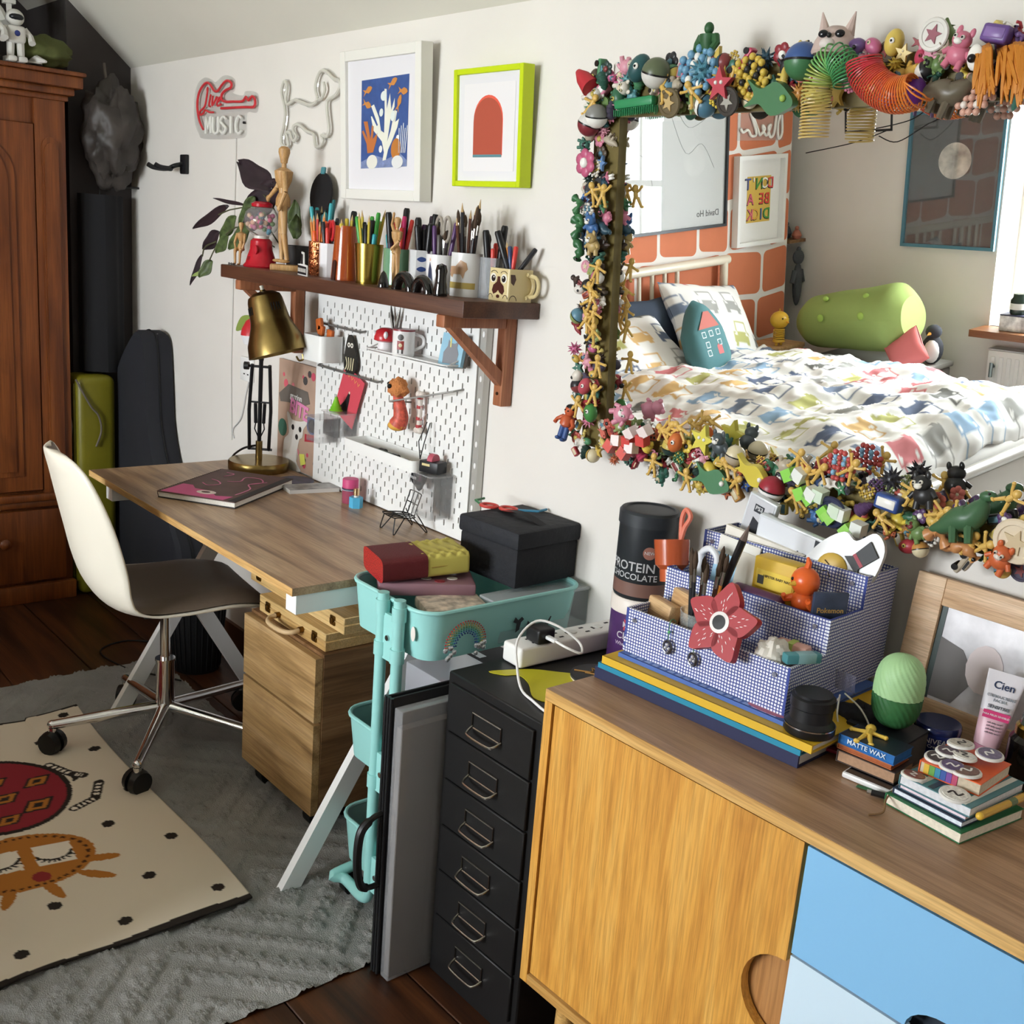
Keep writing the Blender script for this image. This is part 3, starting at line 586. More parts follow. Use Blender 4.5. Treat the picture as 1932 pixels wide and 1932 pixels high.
# green sack and white toys on top of the wardrobe
sk = thing('fabric_sack', 'dark olive fabric sack slumped on the wardrobe top', 'sack', (-.82, -.37, 2.0))
MB().grid(lump(.06, .1, .05, 8, .25), 28, 18).o('body', mat('565c30', .85), sk, ang=70)
TW, TB, TG = mat('d8d6d0', .35), mat('2b3a80', .35), mat('1a1c20', .3)
def robot(loc, s, label, rz, dark=TG):
    t = thing('toy_robot', label, 'toy', loc, rz)
    b = MB(); b.ell((0, 0, .165*s), (.035*s, .035*s, .032*s), 14, 10); b.o('head', TW, t); MB().ell((.022*s, 0, .165*s), (.018*s, .028*s, .014*s), 12, 8).o('visor', dark, t)
    MB().rb(-.03*s, .03*s, -.035*s, .035*s, .07*s, .135*s, .014*s, 3).o('torso', TW, t); MB().ell((.028*s, 0, .105*s), (.006*s, .012*s, .012*s)).o('chest_button', TB, t)
    for q in (-1, 1):
        MB().tube([(0, q*.035*s, .125*s), (.01*s, q*.055*s, .1*s), (.03*s, q*.055*s, .075*s)], [.013*s, .012*s, .014*s]).o('arm', TW, t)
        l = MB(); l.tube([(0, q*.018*s, .075*s), (0, q*.02*s, .02*s)], [.016*s, .014*s]); l.rb(-.022*s, .035*s, q*.02*s-.017*s, q*.02*s+.017*s, 0, .022*s, .008*s); l.o('leg', TW, t)
    return t
robot((-.755, -.475, 1.946), .85, 'white toy robot standing on the wardrobe below the big robot', 0)
robot((-.9, -.58, 1.946), 1.7, 'tall white toy robot with black visor on the wardrobe', .2)
robot((-.745, -.565, 1.946), .9, 'white toy robot with blue visor on the wardrobe front edge', -.2, TB)
ml = thing('toy_tower', 'white model launch tower standing on the wardrobe', 'toy', (-.885, -.455, 1.946))
b = MB(); b.b(-.02, .02, -.02, .02, 0, .03); b.b(-.007, .007, -.007, .007, .03, .3); b.o('mast', TW, ml)
for z in (.08, .14, .2): MB().b(-.018, .018, -.018, .018, z, z+.012).o('platform', TW, ml)
MB().b(-.014, .014, -.014, .02, .24, .33).o('cabin', TW, ml)
pt = thing('toy_plane', 'small white grey toy spacecraft on the wardrobe edge', 'toy', (-.76, -.405, 1.946), .3)
b = MB(); b.tube([(-.05, 0, .012), (0, 0, .02), (.05, 0, .012)], [.006, .014, .004]); b.o('fuselage', TW, pt); MB().prism([(-.04, -.05), (.02, 0), (-.04, .05), (-.02, 0)], .006, .012).o('wing', mat('b5b2aa', .4), pt)
bn = thing('waste_bin', 'black ribbed waste basket on the floor under the desk', 'bin', (.075, -.19, 0))
MB().lathe([(.075, 0), (.095, .24), (.098, .24), (.092, .236), (.073, .004), (0, .004)], 28).o('body', mat('141416', .5), bn)
for i in range(28): a = 2*PI*i/28; MB().cyl((.077*math.cos(a), .077*math.sin(a), .01), (.096*math.cos(a), .096*math.sin(a), .235), .0025, n=5).o('rib', mat('1c1c1e', .5), bn)
fcb = MB().tube(spl([(-.12, -.16, .003), (-.25, -.3, .003), (-.2, -.42, .003), (-.02, -.40, .003), (.12, -.35, .018), (.2, -.30, .018)]), .003).o('floor_cable', mat('111111', .5)); tag(fcb, 'thin black cable looping on the bare floor under the desk', 'cable')
# ------------------------------------------------------------ desk lamp
D = Vector((.652, .758, 0)); Z = Vector((0, 0, 1)); BRS = mat('8f7a4a', .3, 1, var=.15, vs=20); BM = mat('16171a', .45)
LF = lambda h: (Vector((.758, -.652, 0))*.16+Vector((.652, .758, 0))*.04)*max(0, (h-.06)/.49)+Z*(.012*max(0, (h-.06)/.49))
lp = thing('desk_lamp', 'brass desk lamp with black sprung arm and round base', 'lamp', (.342, -.112, ZD), 0)
V = Vector((-.758, .652, 0))
MB().lathe([(.09, 0), (.093, .004), (.093, .026), (.09, .03), (0, .031)], 40).o('base', BRS, lp)
MB().cyl((0, 0, .03), (0, 0, .09), .0105, n=16).o('stem', BRS, lp)
for q in (-1, 1):
    MB().tube([D*q*.03+Z*.062, D*q*.033+Z*.19+LF(.19), D*q*.026+Z*.33+LF(.33)], .0055, 8).o('arm_bar', BM, lp)
    MB().cyl(D*q*.012+Z*.15+LF(.15), D*q*.014+Z*.21+LF(.21), .0055, n=10).o('spring', BM, lp)
    MB().tube([D*q*.012+Z*.15+LF(.15), D*q*.015+Z*.13+LF(.13), D*q*.004+Z*.105+LF(.105)], .002, 6).o('spring_hook', BM, lp)
MB().cyl(Z*.08, Z*.36+LF(.36), .0065, n=10).o('centre_bar', BM, lp)
MB().cyl(D*-.035+Z*.064, D*.04+Z*.064, .004, n=8).o('pivot_pin', BM, lp); MB().cyl(D*-.04+Z*.325+LF(.325), D*.03+Z*.325+LF(.325), .004, n=8).o('pivot_pin', BM, lp); MB().cyl(D*-.026+Z*.215+LF(.215), D*.026+Z*.215+LF(.215), .003, n=8).o('cross_bar', BM, lp)
MB().cyl(D*-.05+Z*.325+LF(.325), D*-.036+Z*.325+LF(.325), .012, n=10).o('knob', BM, lp)
b = MB(); b.cyl(Z*.345+LF(.345), Z*.39+LF(.39), .008, n=10); b.tube([Z*.38+LF(.38), Z*.4+D*.01+LF(.4), Z*.43+D*.01+LF(.5)], .005); b.o('neck_joint', BM, lp)
ax = (Z*-.95+D*.30-V*.1).normalized(); sx_ = ax.orthogonal().normalized(); sy_ = ax.cross(sx_); top = Z*.548+D*-.002+LF(.55)
SM = FR(top, sx_, sy_, ax)
MB().lathe([(.008, 0), (.009, .004), (.03, .008), (.046, .018), (.05, .03), (.056, .085), (.06, .1), (.081, .15), (.086, .185), (.084, .185), (.079, .15), (.055, .095), (.045, .03), (0, .02)], 36, SM).o('shade', BRS, lp)
for k in range(8):
    a = rad(-150+ (k % 4)*9 + (0 if k < 4 else 95)); c, s_ = math.cos(a), math.sin(a)
    MB().b(-.0014, .0014, -.0008, .0008, -.011, .011, SM @ FR((.0532*c, .0532*s_, .055), (-s_, c, 0), (c, s_, 0), (.09*c, .09*s_, 1))).o('vent_slot', mat('0a0806', .9), lp)
MB().cyl(top-ax*.012, top+ax*.002, .006, n=10).o('cap', mat('c9c4b4', .4), lp)
MB().ell(SM @ Vector((0, 0, .12)), .03).o('bulb', mat('f4f1e8', .3), lp)
MB().tube(spl([top+ax*.188+D*.05, top+ax*.2+D*.055, top+ax*.195+D*.068, top+ax*.18+D*.07]), .003).o('hook', BRS, lp)
MB().tube(spl([Z*.075-D*.008, D*-.05+Z*.06+V*.02, D*-.09+Z*.03+V*.06, D*-.11+Z*.004+V*.09]), .0035).o('cord', BM, lp)
# ------------------------------------------------------------ desk top things
nb = thing('notebook', 'spiral-bound notebook with brown and pink doodled cover on the desk', 'notebook', (.565, -.531, ZD+.0005), math.atan2(.136, .2))
NW, NH = .238, .338
MB().b(.004, NW, .002, NH-.002, 0, .003).o('back_cover', mat('2f2a28', .6), nb); MB().b(.006, NW-.002, .004, NH-.004, .003, .016).o('pages', mat('e9e4da', .8, var=.08, vs=300), nb)
MB().b(.002, NW, 0, NH, .016, .0185).o('cover', mat('60443e', .6, var=.2, vs=15), nb); MB().b(NW-.022, NW, .0, NH, .0186, .0188).o('cover_band', mat('26221f', .6), nb)
MB().prism([(.01, .005), (.2, .005), (.205, .05), (.16, .035), (.12, .075), (.07, .08), (.045, .11), (.015, .11)], .0186, .0190).o('cover_print', mat('d0568a', .6), nb)
for k, pl in enumerate((circ(.12, .055, .028, 18, .02), circ(.118, .056, .013, 14, .009))): MB().prism(pl, .0191+.0003*k, .0193+.0003*k).o('cover_print', mat(['e8d8d0', '5a2f34'][k], .6), nb)
for pts in ([(.05, .15), (.08, .13), (.1, .16), (.075, .19), (.05, .2)], [(.1, .2), (.13, .22), (.12, .27), (.16, .28), (.19, .24), (.17, .2)], [(.2, .07), (.2, .15), (.17, .2), (.2, .25)], [(.06, .25), (.07, .29), (.04, .3)]):
    MB().prism(ribbon([(p.x, p.y) for p in spl([Vector((a, c, 0)) for a, c in pts], 5)], .004), .019, .0193).o('cover_print', mat('d67aa0', .6), nb)
for i in range(30): MB().tube([(.004+.008*math.cos(a), .012+i*.0108, .009+.0105*math.sin(a)) for a in [2*PI*j/8 for j in range(8)]], .0009, 4, True).o('spiral_ring', BM, nb)
cp = MB().lathe([(.052, 0), (.054, .002), (.052, .005), (0, .0055)], 36).o('coaster', mat('4b4a60', .5, var=.4, vs=40), None, (.53, -.085, ZD)); tag(cp, 'round patterned blue-grey coaster beside the lamp base', 'coaster')
kd = thing('card_deck', 'flat stack of black-and-white photo cards beside the coaster', 'cards', (.645, -.1, ZD), rad(80))
MB().b(-.075, .075, -.035, .035, 0, .011).o('pack', mat('d8d6d2', .6), kd); MB().b(-.074, .074, -.034, .034, .011, .0125).o('top_card', mat('8f8c88', .4, var=.6, vs=30), kd)
cn = thing('candle', 'squat pink candle pot with striped band on the desk', 'candle', (.815, -.072, ZD))
MB().lathe([(.021, 0), (.023, .003), (.023, .038), (.023, .045)], 26).o('jar', mat('b85a72', .15, trans=.4), cn); MB().lathe([(.0236, .037), (.0236, .043)], 26).o('band', mat('2a3050', .5), cn); MB().lathe([(.0238, .0385), (.0238, .0395)], 26).o('band_stripe', mat('eeeeee', .5), cn)
MB().lathe([(.0225, .045), (.0225, .068), (.021, .07), (0, .07)], 26).o('wax', mat('cc4a7c', .5), cn)
nv = thing('nail_polish', 'sky blue hexagonal nail varnish bottle with gold cap', 'bottle', (.868, -.085, ZD))
MB().prism(circ(0, 0, .019, 6), 0, .03).o('bottle', mat('58b4dc', .3), nv); MB().cyl((0, 0, .03), (0, 0, .036), .007, n=14).o('neck', mat('e4e0d8', .3), nv); MB().cyl((0, 0, .035), (0, 0, .054), .0085, n=16).o('cap', mat('d8b890', .2, .9), nv)
# miniature wire chair
wc = thing('wire_chair', 'miniature black wire chair standing on the desk', 'miniature chair', (1.118, -.098, ZD), rad(-7)); Wm = mat('0d0d0d', .35)
def wire(nm, pts, k=1, closed=False): MB().tube(pts, .0016, 6, closed).o(nm, Wm, wc)
for sx in (-1, 1):
    wire('front_leg', spl([(sx*.03, -.04, .042), (sx*.036, -.046, .012), (sx*.038, -.046, .001), (sx*.036, -.04, .004), (sx*.028, -.01, .042)], 4)); wire('rear_leg', spl([(sx*.03, .01, .042), (sx*.038, .042, .006), (sx*.04, .047, .001), (sx*.04, .048, .006), (sx*.03, .022, .05)], 4))
wire('seat_frame', spl([(-.03, -.045, .044), (.03, -.045, .044), (.034, -.03, .044), (.03, .018, .04), (-.03, .018, .04), (-.034, -.03, .044)], 4, True))
for x in (-.015, 0, .015): wire('seat_wire', [(x, -.046, .0445), (x, .018, .0405)])
wire('seat_wire', [(-.033, -.015, .042), (.033, -.015, .042)])
wire('back_frame', spl([(-.03, .014, .042), (-.03, .03, .09), (-.026, .033, .1), (.026, .033, .1), (.03, .03, .09), (.03, .014, .042)], 4))
for x in (-.008, .012): wire('back_wire', [(x, .016, .046), (x, .033, .1)])
wire('back_wire', [(-.03, .024, .072), (.03, .024, .072)])
# ------------------------------------------------------------ framed prints on the wall
WFR = mat('eceae2', .45); PAPER = mat('e6e4e8', .7)
def frame(loc, w, h, bw, dp, m, label, inner=PAPER, tilt=3.2, cat='picture'):
    t = thing('framed_print', label, cat, loc, rot=(rad(tilt), 0, 0))
    for nm, x0, x1, z0, z1 in (('frame_side', 0, bw, 0, h), ('frame_side', w-bw, w, 0, h), ('frame_rail', bw, w-bw, 0, bw), ('frame_rail', bw, w-bw, h-bw, h)):
        MB().rb(x0, x1, -dp, 0, z0, z1, .0012, 1).o(nm, m, t)
    MB().b(bw, w-bw, -.026, -.022, bw, h-bw).o('mount', inner, t)
    return t
def dec(t, pl, c, lay, y=-.0262, nm='print', r=.6): return MB().prism(pl, lay*.0003, lay*.0003+.0003, FACE_Y((0, y, 0))).o(nm, mat(c, r) if isinstance(c, str) else c, t)
fw = frame((.652, -.004, 1.572), .378, .376, .026, .036, WFR, 'white box-framed print of coral and orange fish on blue')
ox, oz = .029, .024
A = lambda P: [(x-.725+(z-1.596)*.125+ox, z-1.596+oz) for x, z in P]
dec(fw, A([(.757,1.872),(.976,1.877),(.994,1.657),(.778,1.651)]), mat('3c5896', .6, var=.12, vs=60), 1)
dec(fw, A([(.778,1.651),(.994,1.657),(.993,1.672),(.96,1.69),(.9,1.675),(.84,1.685),(.777,1.668)]), mat('7d8cb6', .6, var=.2, vs=90), 2)
CORAL = [(.882,1.671),(.886,1.692),(.873,1.719),(.829,1.747),(.813,1.782),(.818,1.782),(.844,1.757),(.849,1.76),(.811,1.807),(.824,1.811),(.852,1.778),(.865,1.746),(.881,1.74),(.877,1.793),(.869,1.847),(.879,1.846),(.886,1.798),(.896,1.835),(.907,1.795),(.919,1.823),(.921,1.802),(.908,1.784),(.898,1.718),(.911,1.745),(.922,1.794),(.934,1.791),(.929,1.765),(.946,1.773),(.94,1.752),(.919,1.718),(.905,1.699),(.897,1.673)]
dec(fw, A(CORAL), 'ecebdc', 3)
dec(fw, A([(.807,1.69),(.8,1.714),(.773,1.745),(.781,1.748),(.804,1.725),(.779,1.77),(.798,1.77),(.818,1.725),(.82,1.76),(.831,1.757),(.828,1.725),(.85,1.741),(.847,1.722),(.834,1.692)]), 'c4743c', 3)
for k, (cx, cz, rx, rz, c) in enumerate(((.832, 1.668, .026, .018, 'e9e6da'), (.941, 1.7, .022, .026, 'c07a34'), (.952, 1.668, .026, .016, 'e6e6e4'), (.868, 1.83, .014, .012, 'e4ebe6'), (.862, 1.79, .009, .01, 'e4ebe6'), (.918, 1.78, .011, .013, 'e4ebe6'), (.945, 1.725, .007, .009, 'eeeeee'), (.87, 1.7, .008, .009, 'eeeeee'))):
    dec(fw, A(circ(cx, cz, rx, 16, rz)), c, 4+k % 3)
for k, (cx, cz, a) in enumerate(((.79, 1.846, .3), (.905, 1.86, .4), (.954, 1.838, -.1), (.79, 1.812, -.3), (.94, 1.81, 1.2))):
    ca, sa = math.cos(a), math.sin(a); fp = [(-.022, .009), (-.014, 0), (-.022, -.009), (-.008, -.003), (.004, -.009), (.016, -.005), (.022, 0), (.016, .006), (.004, .009), (-.008, .003)]
    dec(fw, A([(cx+x*ca-z*sa, cz+x*sa+z*ca) for x, z in fp]), 'd08a44', 4)
for k in range(5): dec(fw, A(ribbon([(.955+.007*k, 1.69), (.95+.009*k, 1.75+.006*(k % 3))], .003)), 'e8ecf2', 5)
fy = frame((1.158, -.004, 1.612), .254, .262, .013, .034, mat('c8dc14', .4), 'bright yellow framed print of a plain red arch')
A2 = lambda P: [(x-1.203+(z-1.626)*.11+.015, z-1.626+.013) for x, z in P]
dec(fy, rrect(.035, .222, .035, .228, .002), 'ece9ea', 1); ar = [(1.258, 1.69), (1.366, 1.69), (1.354, 1.77)]
def arch(x0, x1, z0, zt): r = (x1-x0)/2; return [(x0, z0), (x1, z0), (x1, zt-r*1.0)] + circ((x0+x1)/2, zt-r, r, 15, None, 0, PI)[1:-1] + [(x0, zt-r)]
dec(fy, arch(.072, .18, .07, .202), 'e8604a', 2); dec(fy, arch(.072, .178, .066, .196), 'b5523c', 3); dec(fy, [(.072, .066), (.178, .066), (.178, .072), (.072, .072)], '5f8c94', 4)
# ------------------------------------------------------------ unlit neon signs
ACR = glass('eef2ee', .05, .07); WT = mat('ecebe4', .35); RT = mat('d23a40', .3)
GTR = [(-.299,1.776),(-.327,1.801),(-.343,1.832),(-.347,1.863),(-.334,1.894),(-.302,1.916),(-.27,1.923),(-.243,1.913),(-.217,1.895),(-.191,1.893),(-.166,1.907),(-.141,1.918),(-.116,1.921),(-.092,1.912),(-.096,1.899),(-.131,1.893),(-.16,1.881),(-.16,1.865),(-.129,1.857),(-.08,1.856),(-.012,1.854),(.011,1.866),(.03,1.855),(.053,1.866),(.072,1.857),(.068,1.835),(-.002,1.836),(-.164,1.838)]
LIVE = [[(-.273,1.899),(-.266,1.906),(-.276,1.874),(-.29,1.848),(-.325,1.834),(-.327,1.823),(-.3,1.827),(-.284,1.837),(-.252,1.829),(-.223,1.828)],[(-.243,1.885),(-.255,1.853),(-.247,1.847)],[(-.227,1.88),(-.232,1.85),(-.196,1.875)],[(-.19,1.859),(-.17,1.867),(-.18,1.872),(-.195,1.857),(-.19,1.847),(-.165,1.851)]]
BACKP = [(-.346,1.763),(-.38,1.804),(-.386,1.871),(-.36,1.922),(-.306,1.941),(-.258,1.934),(-.222,1.922),(-.171,1.938),(-.121,1.937),(-.081,1.921),(-.085,1.892),(-.099,1.884),(-.022,1.872),(-.003,1.884),(.053,1.881),(.081,1.868),(.081,1.832),(.065,1.818),(.004,1.818),(.002,1.756),(-.065,1.743),(-.302,1.746)]
ns_ = thing('neon_sign', 'guitar-shaped sign reading Live in red tube over MUSIC in white', 'neon sign', (0, 0, 0))
MB().prism([(p.x, p.y) for p in spl([Vector((a, c, 0)) for a, c in BACKP], 4, True)], .003, .007, FACE_Y((0, 0, 0))).o('acrylic_back', ACR, ns_)
tb = lambda P, y, k=4: [Vector((p.x, y, p.y)) for p in spl([Vector((a, c, 0)) for a, c in P], k)]
MB().tube(tb(GTR, -.012, 3), .0042, 8).o('guitar_tube', RT, ns_)
for L in LIVE: MB().tube(tb(L, -.012), .0034, 8).o('letter_tube', RT, ns_)
MUS = {'M': [(0, 0), (.1, 1), (.5, .3), (.9, 1), (1, 0)], 'U': [(0, 1), (0, .2), (.5, 0), (1, .2), (1, 1)], 'S': [(1, .85), (.5, 1), (0, .75), (.5, .5), (1, .28), (.5, 0), (0, .15)], 'I': [(.5, 1), (.5, 0)], 'C': [(1, .85), (.5, 1), (0, .6), (.1, .15), (.6, 0), (1, .15)]}
for k, c in enumerate('MUSIC'): MB().tube(tb([(-.28+.056*k+.04*u, 1.762+.052*v-.001*k) for u, v in MUS[c]], -.012, 4 if c != 'M' else 2), .0045, 8).o('letter_tube', WT, ns_)
MB().cyl((-.005, -.004, 1.79), (-.005, -.012, 1.79), .004).o('stud', BM, ns_)
MB().tube(spl([(-.07, -.004, 1.745), (-.075, -.003, 1.5), (-.078, -.003, 1.2), (-.082, -.003, 1.0), (-.07, -.003, .75)]), .0016, 5).o('cable', mat('d8d6d0', .5), ns_)
DOG = [(.259,1.896),(.248,1.867),(.267,1.832),(.273,1.804),(.266,1.769),(.255,1.746),(.256,1.722),(.282,1.712),(.299,1.718),(.289,1.742),(.28,1.753),(.305,1.753),(.318,1.737),(.331,1.729),(.347,1.741),(.326,1.756),(.329,1.772),(.362,1.773),(.403,1.755),(.443,1.746),(.452,1.727),(.461,1.712),(.484,1.712),(.499,1.727),(.49,1.742),(.517,1.738),(.531,1.756),(.52,1.796),(.515,1.822),(.521,1.837),(.558,1.846),(.582,1.866),(.577,1.884),(.547,1.89),(.509,1.91),(.478,1.915),(.456,1.898),(.447,1.869),(.46,1.839),(.422,1.826),(.366,1.837),(.325,1.843),(.284,1.833),(.274,1.851),(.281,1.877),(.272,1.895)]
dg = thing('neon_sign', 'white tube neon sign in the outline of a dachshund', 'neon sign', (0, 0, 0))
dp_ = spl([Vector((a, -.014, c)) for a, c in DOG], 3, True)
MB().tube(dp_, .0048, 8, True).o('outline_tube', mat('d2cfc4', .35), dg); MB().tube([p+Vector((0, .009, 0)) for p in dp_], .009, 6, True).o('acrylic_back', ACR, dg)
MB().tube(tb([(.492,1.884),(.501,1.863),(.483,1.842),(.464,1.839)], -.014), .0045, 8).o('ear_tube', mat('d2cfc4', .35), dg)
MB().tube(spl([(.27, -.004, 1.71), (.262, -.004, 1.6), (.27, -.004, 1.37)]), .0013, 5).o('cable', mat('bfbcb4', .5), dg)
hk = thing('guitar_hanger', 'black guitar wall hanger hook mounted on the white wall', 'hook', (-.46, 0, 1.663))
MB().rb(-.028, .022, -.014, 0, -.033, .033, .004).o('wall_plate', BM, hk)
MB().tube(spl([(-.01, -.012, 0), (-.01, -.04, -.008), (-.03, -.05, -.018)]), [.009, .008, .008, .008, .008, .008, .008, .008, .008, .008, .008, .008, .009], 10).o('stem', BM, hk)
for q in (-1, 1): MB().tube(spl([(-.03, -.05, -.018), (-.03+q*.03, -.06, -.02), (-.03+q*.032, -.095, -.018), (-.03+q*.03, -.115, -.01)]), .0085, 10).o('prong', BM, hk)
so = thing('wall_socket', 'white wall socket half hidden behind the desk lamp arm', 'socket', (.04, 0, 1.01)); MB().rb(-.045, .045, -.009, 0, -.04, .04, .004).o('plate', mat('f4f4f2', .3), so)
MB().b(-.004, .004, -.0095, -.0085, .0, .014).o('slot', mat('222222', .6), so); MB().b(-.018, -.008, -.0095, -.0085, -.018, -.014).o('slot', mat('222222', .6), so); MB().b(.008, .018, -.0095, -.0085, -.018, -.014).o('slot', mat('222222', .6), so)
wcab = MB().tube(spl([(.06, -.004, .99), (.03, -.004, .92), (.0, -.004, .84), (-.06, -.004, .79), (-.05, -.004, .76)]), .0018, 5).o('wall_cable', mat('c9c9c9', .5)); tag(wcab, 'thin white cable drooping down the wall behind the lamp', 'cable')
# ------------------------------------------------------------ long wooden shelf with brackets
SHW = wood('472a1d', '583626', '67432f', 'x', 1, .42); BRK = wood('91573a', 'a86845', 'b47752', 'z', 1.4, .5); ZH = 1.36
sh = thing('wall_shelf', 'dark brown wooden wall shelf on timber brackets above the desk', 'shelf', (0, 0, 0))
MB().rb(.289, 1.475, -.222, -.002, ZH-.037, ZH, .003, 2).o('board', SHW, sh)
for x in (.372, 1.368):
    MB().rb(x, x+.032, -.034, -.002, 1.11, ZH-.038, .003).o('bracket_upright', BRK, sh)
    MB().rb(x, x+.032, -.215, -.034, ZH-.066, ZH-.038, .003).o('bracket_arm', BRK, sh)
    b = MB(); b.prism([(-.03, 1.155), (-.03, 1.19), (-.165, ZH-.066), (-.195, ZH-.066)], x+.004, x+.028, FR((0, 0, 0), (0, 1, 0), (0, 0, 1), (1, 0, 0))); b.o('bracket_brace', BRK, sh)
    MB().cyl((x+.016, -.034, 1.14), (x+.016, -.036, 1.14), .004, n=10).o('screw', mat('5a4a3a', .3, 1), sh)
# ------------------------------------------------------------ pegboard
PX0, PX1, PZ0, PZ1, PY = .528, 1.288, .745, 1.305, -.026
pg = thing('pegboard', 'white slotted pegboard on grey metal uprights behind the desk', 'pegboard', (0, 0, 0)); PW = mat('efefec', .45)
b = MB(); c = .02
for i in range(38):
    for j in range(28):
        x0, z0 = PX0+i*c, PZ0+j*c; x1, z1 = x0+c, z0+c
        if (i+j) % 2 == 0 and 0 < i < 37 and 0 < j < 27:
            a0, a1, e0, e1 = x0+.0075, x1-.0075, z0+.0025, z1-.0025
            o = [(x0, PY, z0), (x1, PY, z0), (x1, PY, z1), (x0, PY, z1)]; q = [(a0, PY, e0), (a1, PY, e0), (a1, PY, e1), (a0, PY, e1)]; k = [(x, PY+.006, z) for x, _, z in q]
            b.add(o+q+k, [(0, 1, 5, 4), (1, 2, 6, 5), (2, 3, 7, 6), (3, 0, 4, 7), (4, 5, 9, 8), (5, 6, 10, 9), (6, 7, 11, 10), (7, 4, 8, 11)])
        else: b.add([(x0, PY, z0), (x1, PY, z0), (x1, PY, z1), (x0, PY, z1)], [(0, 1, 2, 3)])
b.b(PX0, PX1, PY+.0001, PY+.006, PZ1-.002, PZ1+.002); b.b(PX0-.002, PX0, PY, PY+.006, PZ0, PZ1); b.b(PX1, PX1+.002, PY, PY+.006, PZ0, PZ1)
b.o('board', PW, pg, ang=30)
MB().b(PX0+.002, PX1-.002, -.003, -.002, PZ0, PZ1).o('slot_shade_sheet', mat('6e6c68', .9), pg)  # dark sheet added to stand for the shade behind the slots
for x in (PX0+.004, PX1+.004):
    u = MB().b(x, x+.022, -.022, -.003, .70, 1.318).o('upright', mat('c4c4be', .4, .5), pg)
    for k in range(11): MB().prism(circ(x+.011, .73+k*.054, .004, 10, .0075), 0, .0006, FACE_Y((0, -.022, 0))).o('upright_slot', mat('f4f4f2', .6), u)
def pegrail(x0, x1, z, dz=0, yo=-.03): 
    t = thing('peg_rail', 'grey metal rail hooked across the pegboard' if 0 else PRL.pop(0), 'rail', (0, 0, 0)); MB().tube([(x0, PY, z+.006), (x0+.004, yo-.012, z), (x1-.004, yo-.012+dz, z-.004), (x1, PY, z)], .003, 8).o('rod', mat('8f8f8b', .4, .6), t)
    for k in range(5): q = (k+.5)/5; MB().cyl((x0+(x1-x0)*q, yo-.014, z-.006), (x0+(x1-x0)*q, yo-.014, z+.004), .0018, n=6).o('peg', mat('5a5a58', .4, .6), t)
PRL = ['short grey rail across the pegboard above the dark hand charm', 'long grey rail on the pegboard with the red card hung behind', 'slanting thin grey wire rail in front of the orange bird charm']
pegrail(.545, .79, 1.22); pegrail(.56, .885, 1.096)
t = thing('peg_rail', PRL.pop(0), 'rail', (0, 0, 0)); MB().tube([(1.245, PY, 1.128), (1.235, -.05, 1.122), (1.03, -.1, 1.066), (1.022, PY, 1.06)], .0025, 8).o('rod', mat('a8a8a4', .4, .6), t)
# pegboard accessories
def pocket(name, label, x0, x1, z0, z1, d, m, r=.012, cat='container', wall=.002):
    t = thing(name, label, cat, ((x0+x1)/2, PY-.002, z0)); w = (x1-x0)/2; h = z1-z0
    o = rrect(-w, w, -d, 0, r); i = rrect(-w+wall, w-wall, -d+wall, -wall, max(r-wall, .001)); n = len(o)
    vs = [(x, y, 0) for x, y in o]+[(x, y, h) for x, y in o]+[(x, y, h) for x, y in i]+[(x, y, .003) for x, y in i]
    fs = [(k, (k+1) % n, n+(k+1) % n, n+k) for k in range(n)]+[(n+k, n+(k+1) % n, 2*n+(k+1) % n, 2*n+k) for k in range(n)]+[(2*n+k, 2*n+(k+1) % n, 3*n+(k+1) % n, 3*n+k) for k in range(n)]+[tuple(range(n-1, -1, -1)), tuple(range(3*n, 4*n))]
    MB().add(vs, fs).o('body', m, t); return t
pocket('peg_container', 'white pegboard cup holding orange tools', .575, .685, 1.118, 1.192, .078, PW, .018)
for k, (dx, h, tl, lb) in enumerate(((-.03, .1, .2, 'copper-handled tool leaning in the white pegboard cup'), (.0, .12, -.25, 'orange-tipped modelling tool in the white pegboard cup'), (.03, .09, .1, 'orange wooden block tool in the white pegboard cup'))):
    t = thing('craft_tool', lb, 'tool', (.63+dx, PY-.04, 1.125), rot=(0, tl, 0)); MB().cyl((0, 0, 0), (0, 0, h*.7), .004).o('shaft', mat('6a625c', .4, .5), t); MB().rb(-.014, .014, -.006, .006, h*.65, h*.95, .004).o('head', mat('c8662e', .45), t)
tp = thing('peg_shelf', 'long white pegboard shelf with mug and toadstool', 'shelf', (0, 0, 0))
b = MB(); pl = rrect(.905, 1.265, PY-.002-.075, PY-.002, .02); b.prism(pl, 1.182, 1.185); b.o('plate', PW, tp)
MB().tube([(x, y, 1.19) for x, y in pl[5:]+pl[:1]], .0022, 6).o('lip', PW, tp)
for x in (.91, 1.262): MB().tube([(x, PY-.07, 1.188), (x, PY-.004, 1.214)], .002, 6).o('side_wire', PW, tp)
ts = thing('toadstool', 'red toadstool ornament with white spots on the pegboard shelf', 'ornament', (.955, PY-.045, 1.185))
MB().lathe([(.019, 0), (.021, .012), (.018, .03), (.0, .031)], 22).o('stalk', mat('ece8ea', .4), ts); MB().lathe([(.02, .026), (.031, .03), (.032, .04), (.026, .054), (.013, .062), (0, .063)], 24).o('cap', mat('c42c34', .25), ts)
for a, z, r in ((-2.0, .043, .011), (-.6, .045, .01), (.9, .045, .01), (2.5, .045, .01)):
    q = Vector((math.cos(a)*.029, math.sin(a)*.029, z)); MB().ell(q, (r*.6, r*.6, r)).o('spot', mat('f0eeee', .4), ts)
mg = thing('mug', 'white mug printed with a red robot on the pegboard shelf', 'mug', (1.045, PY-.05, 1.1855), rad(58))
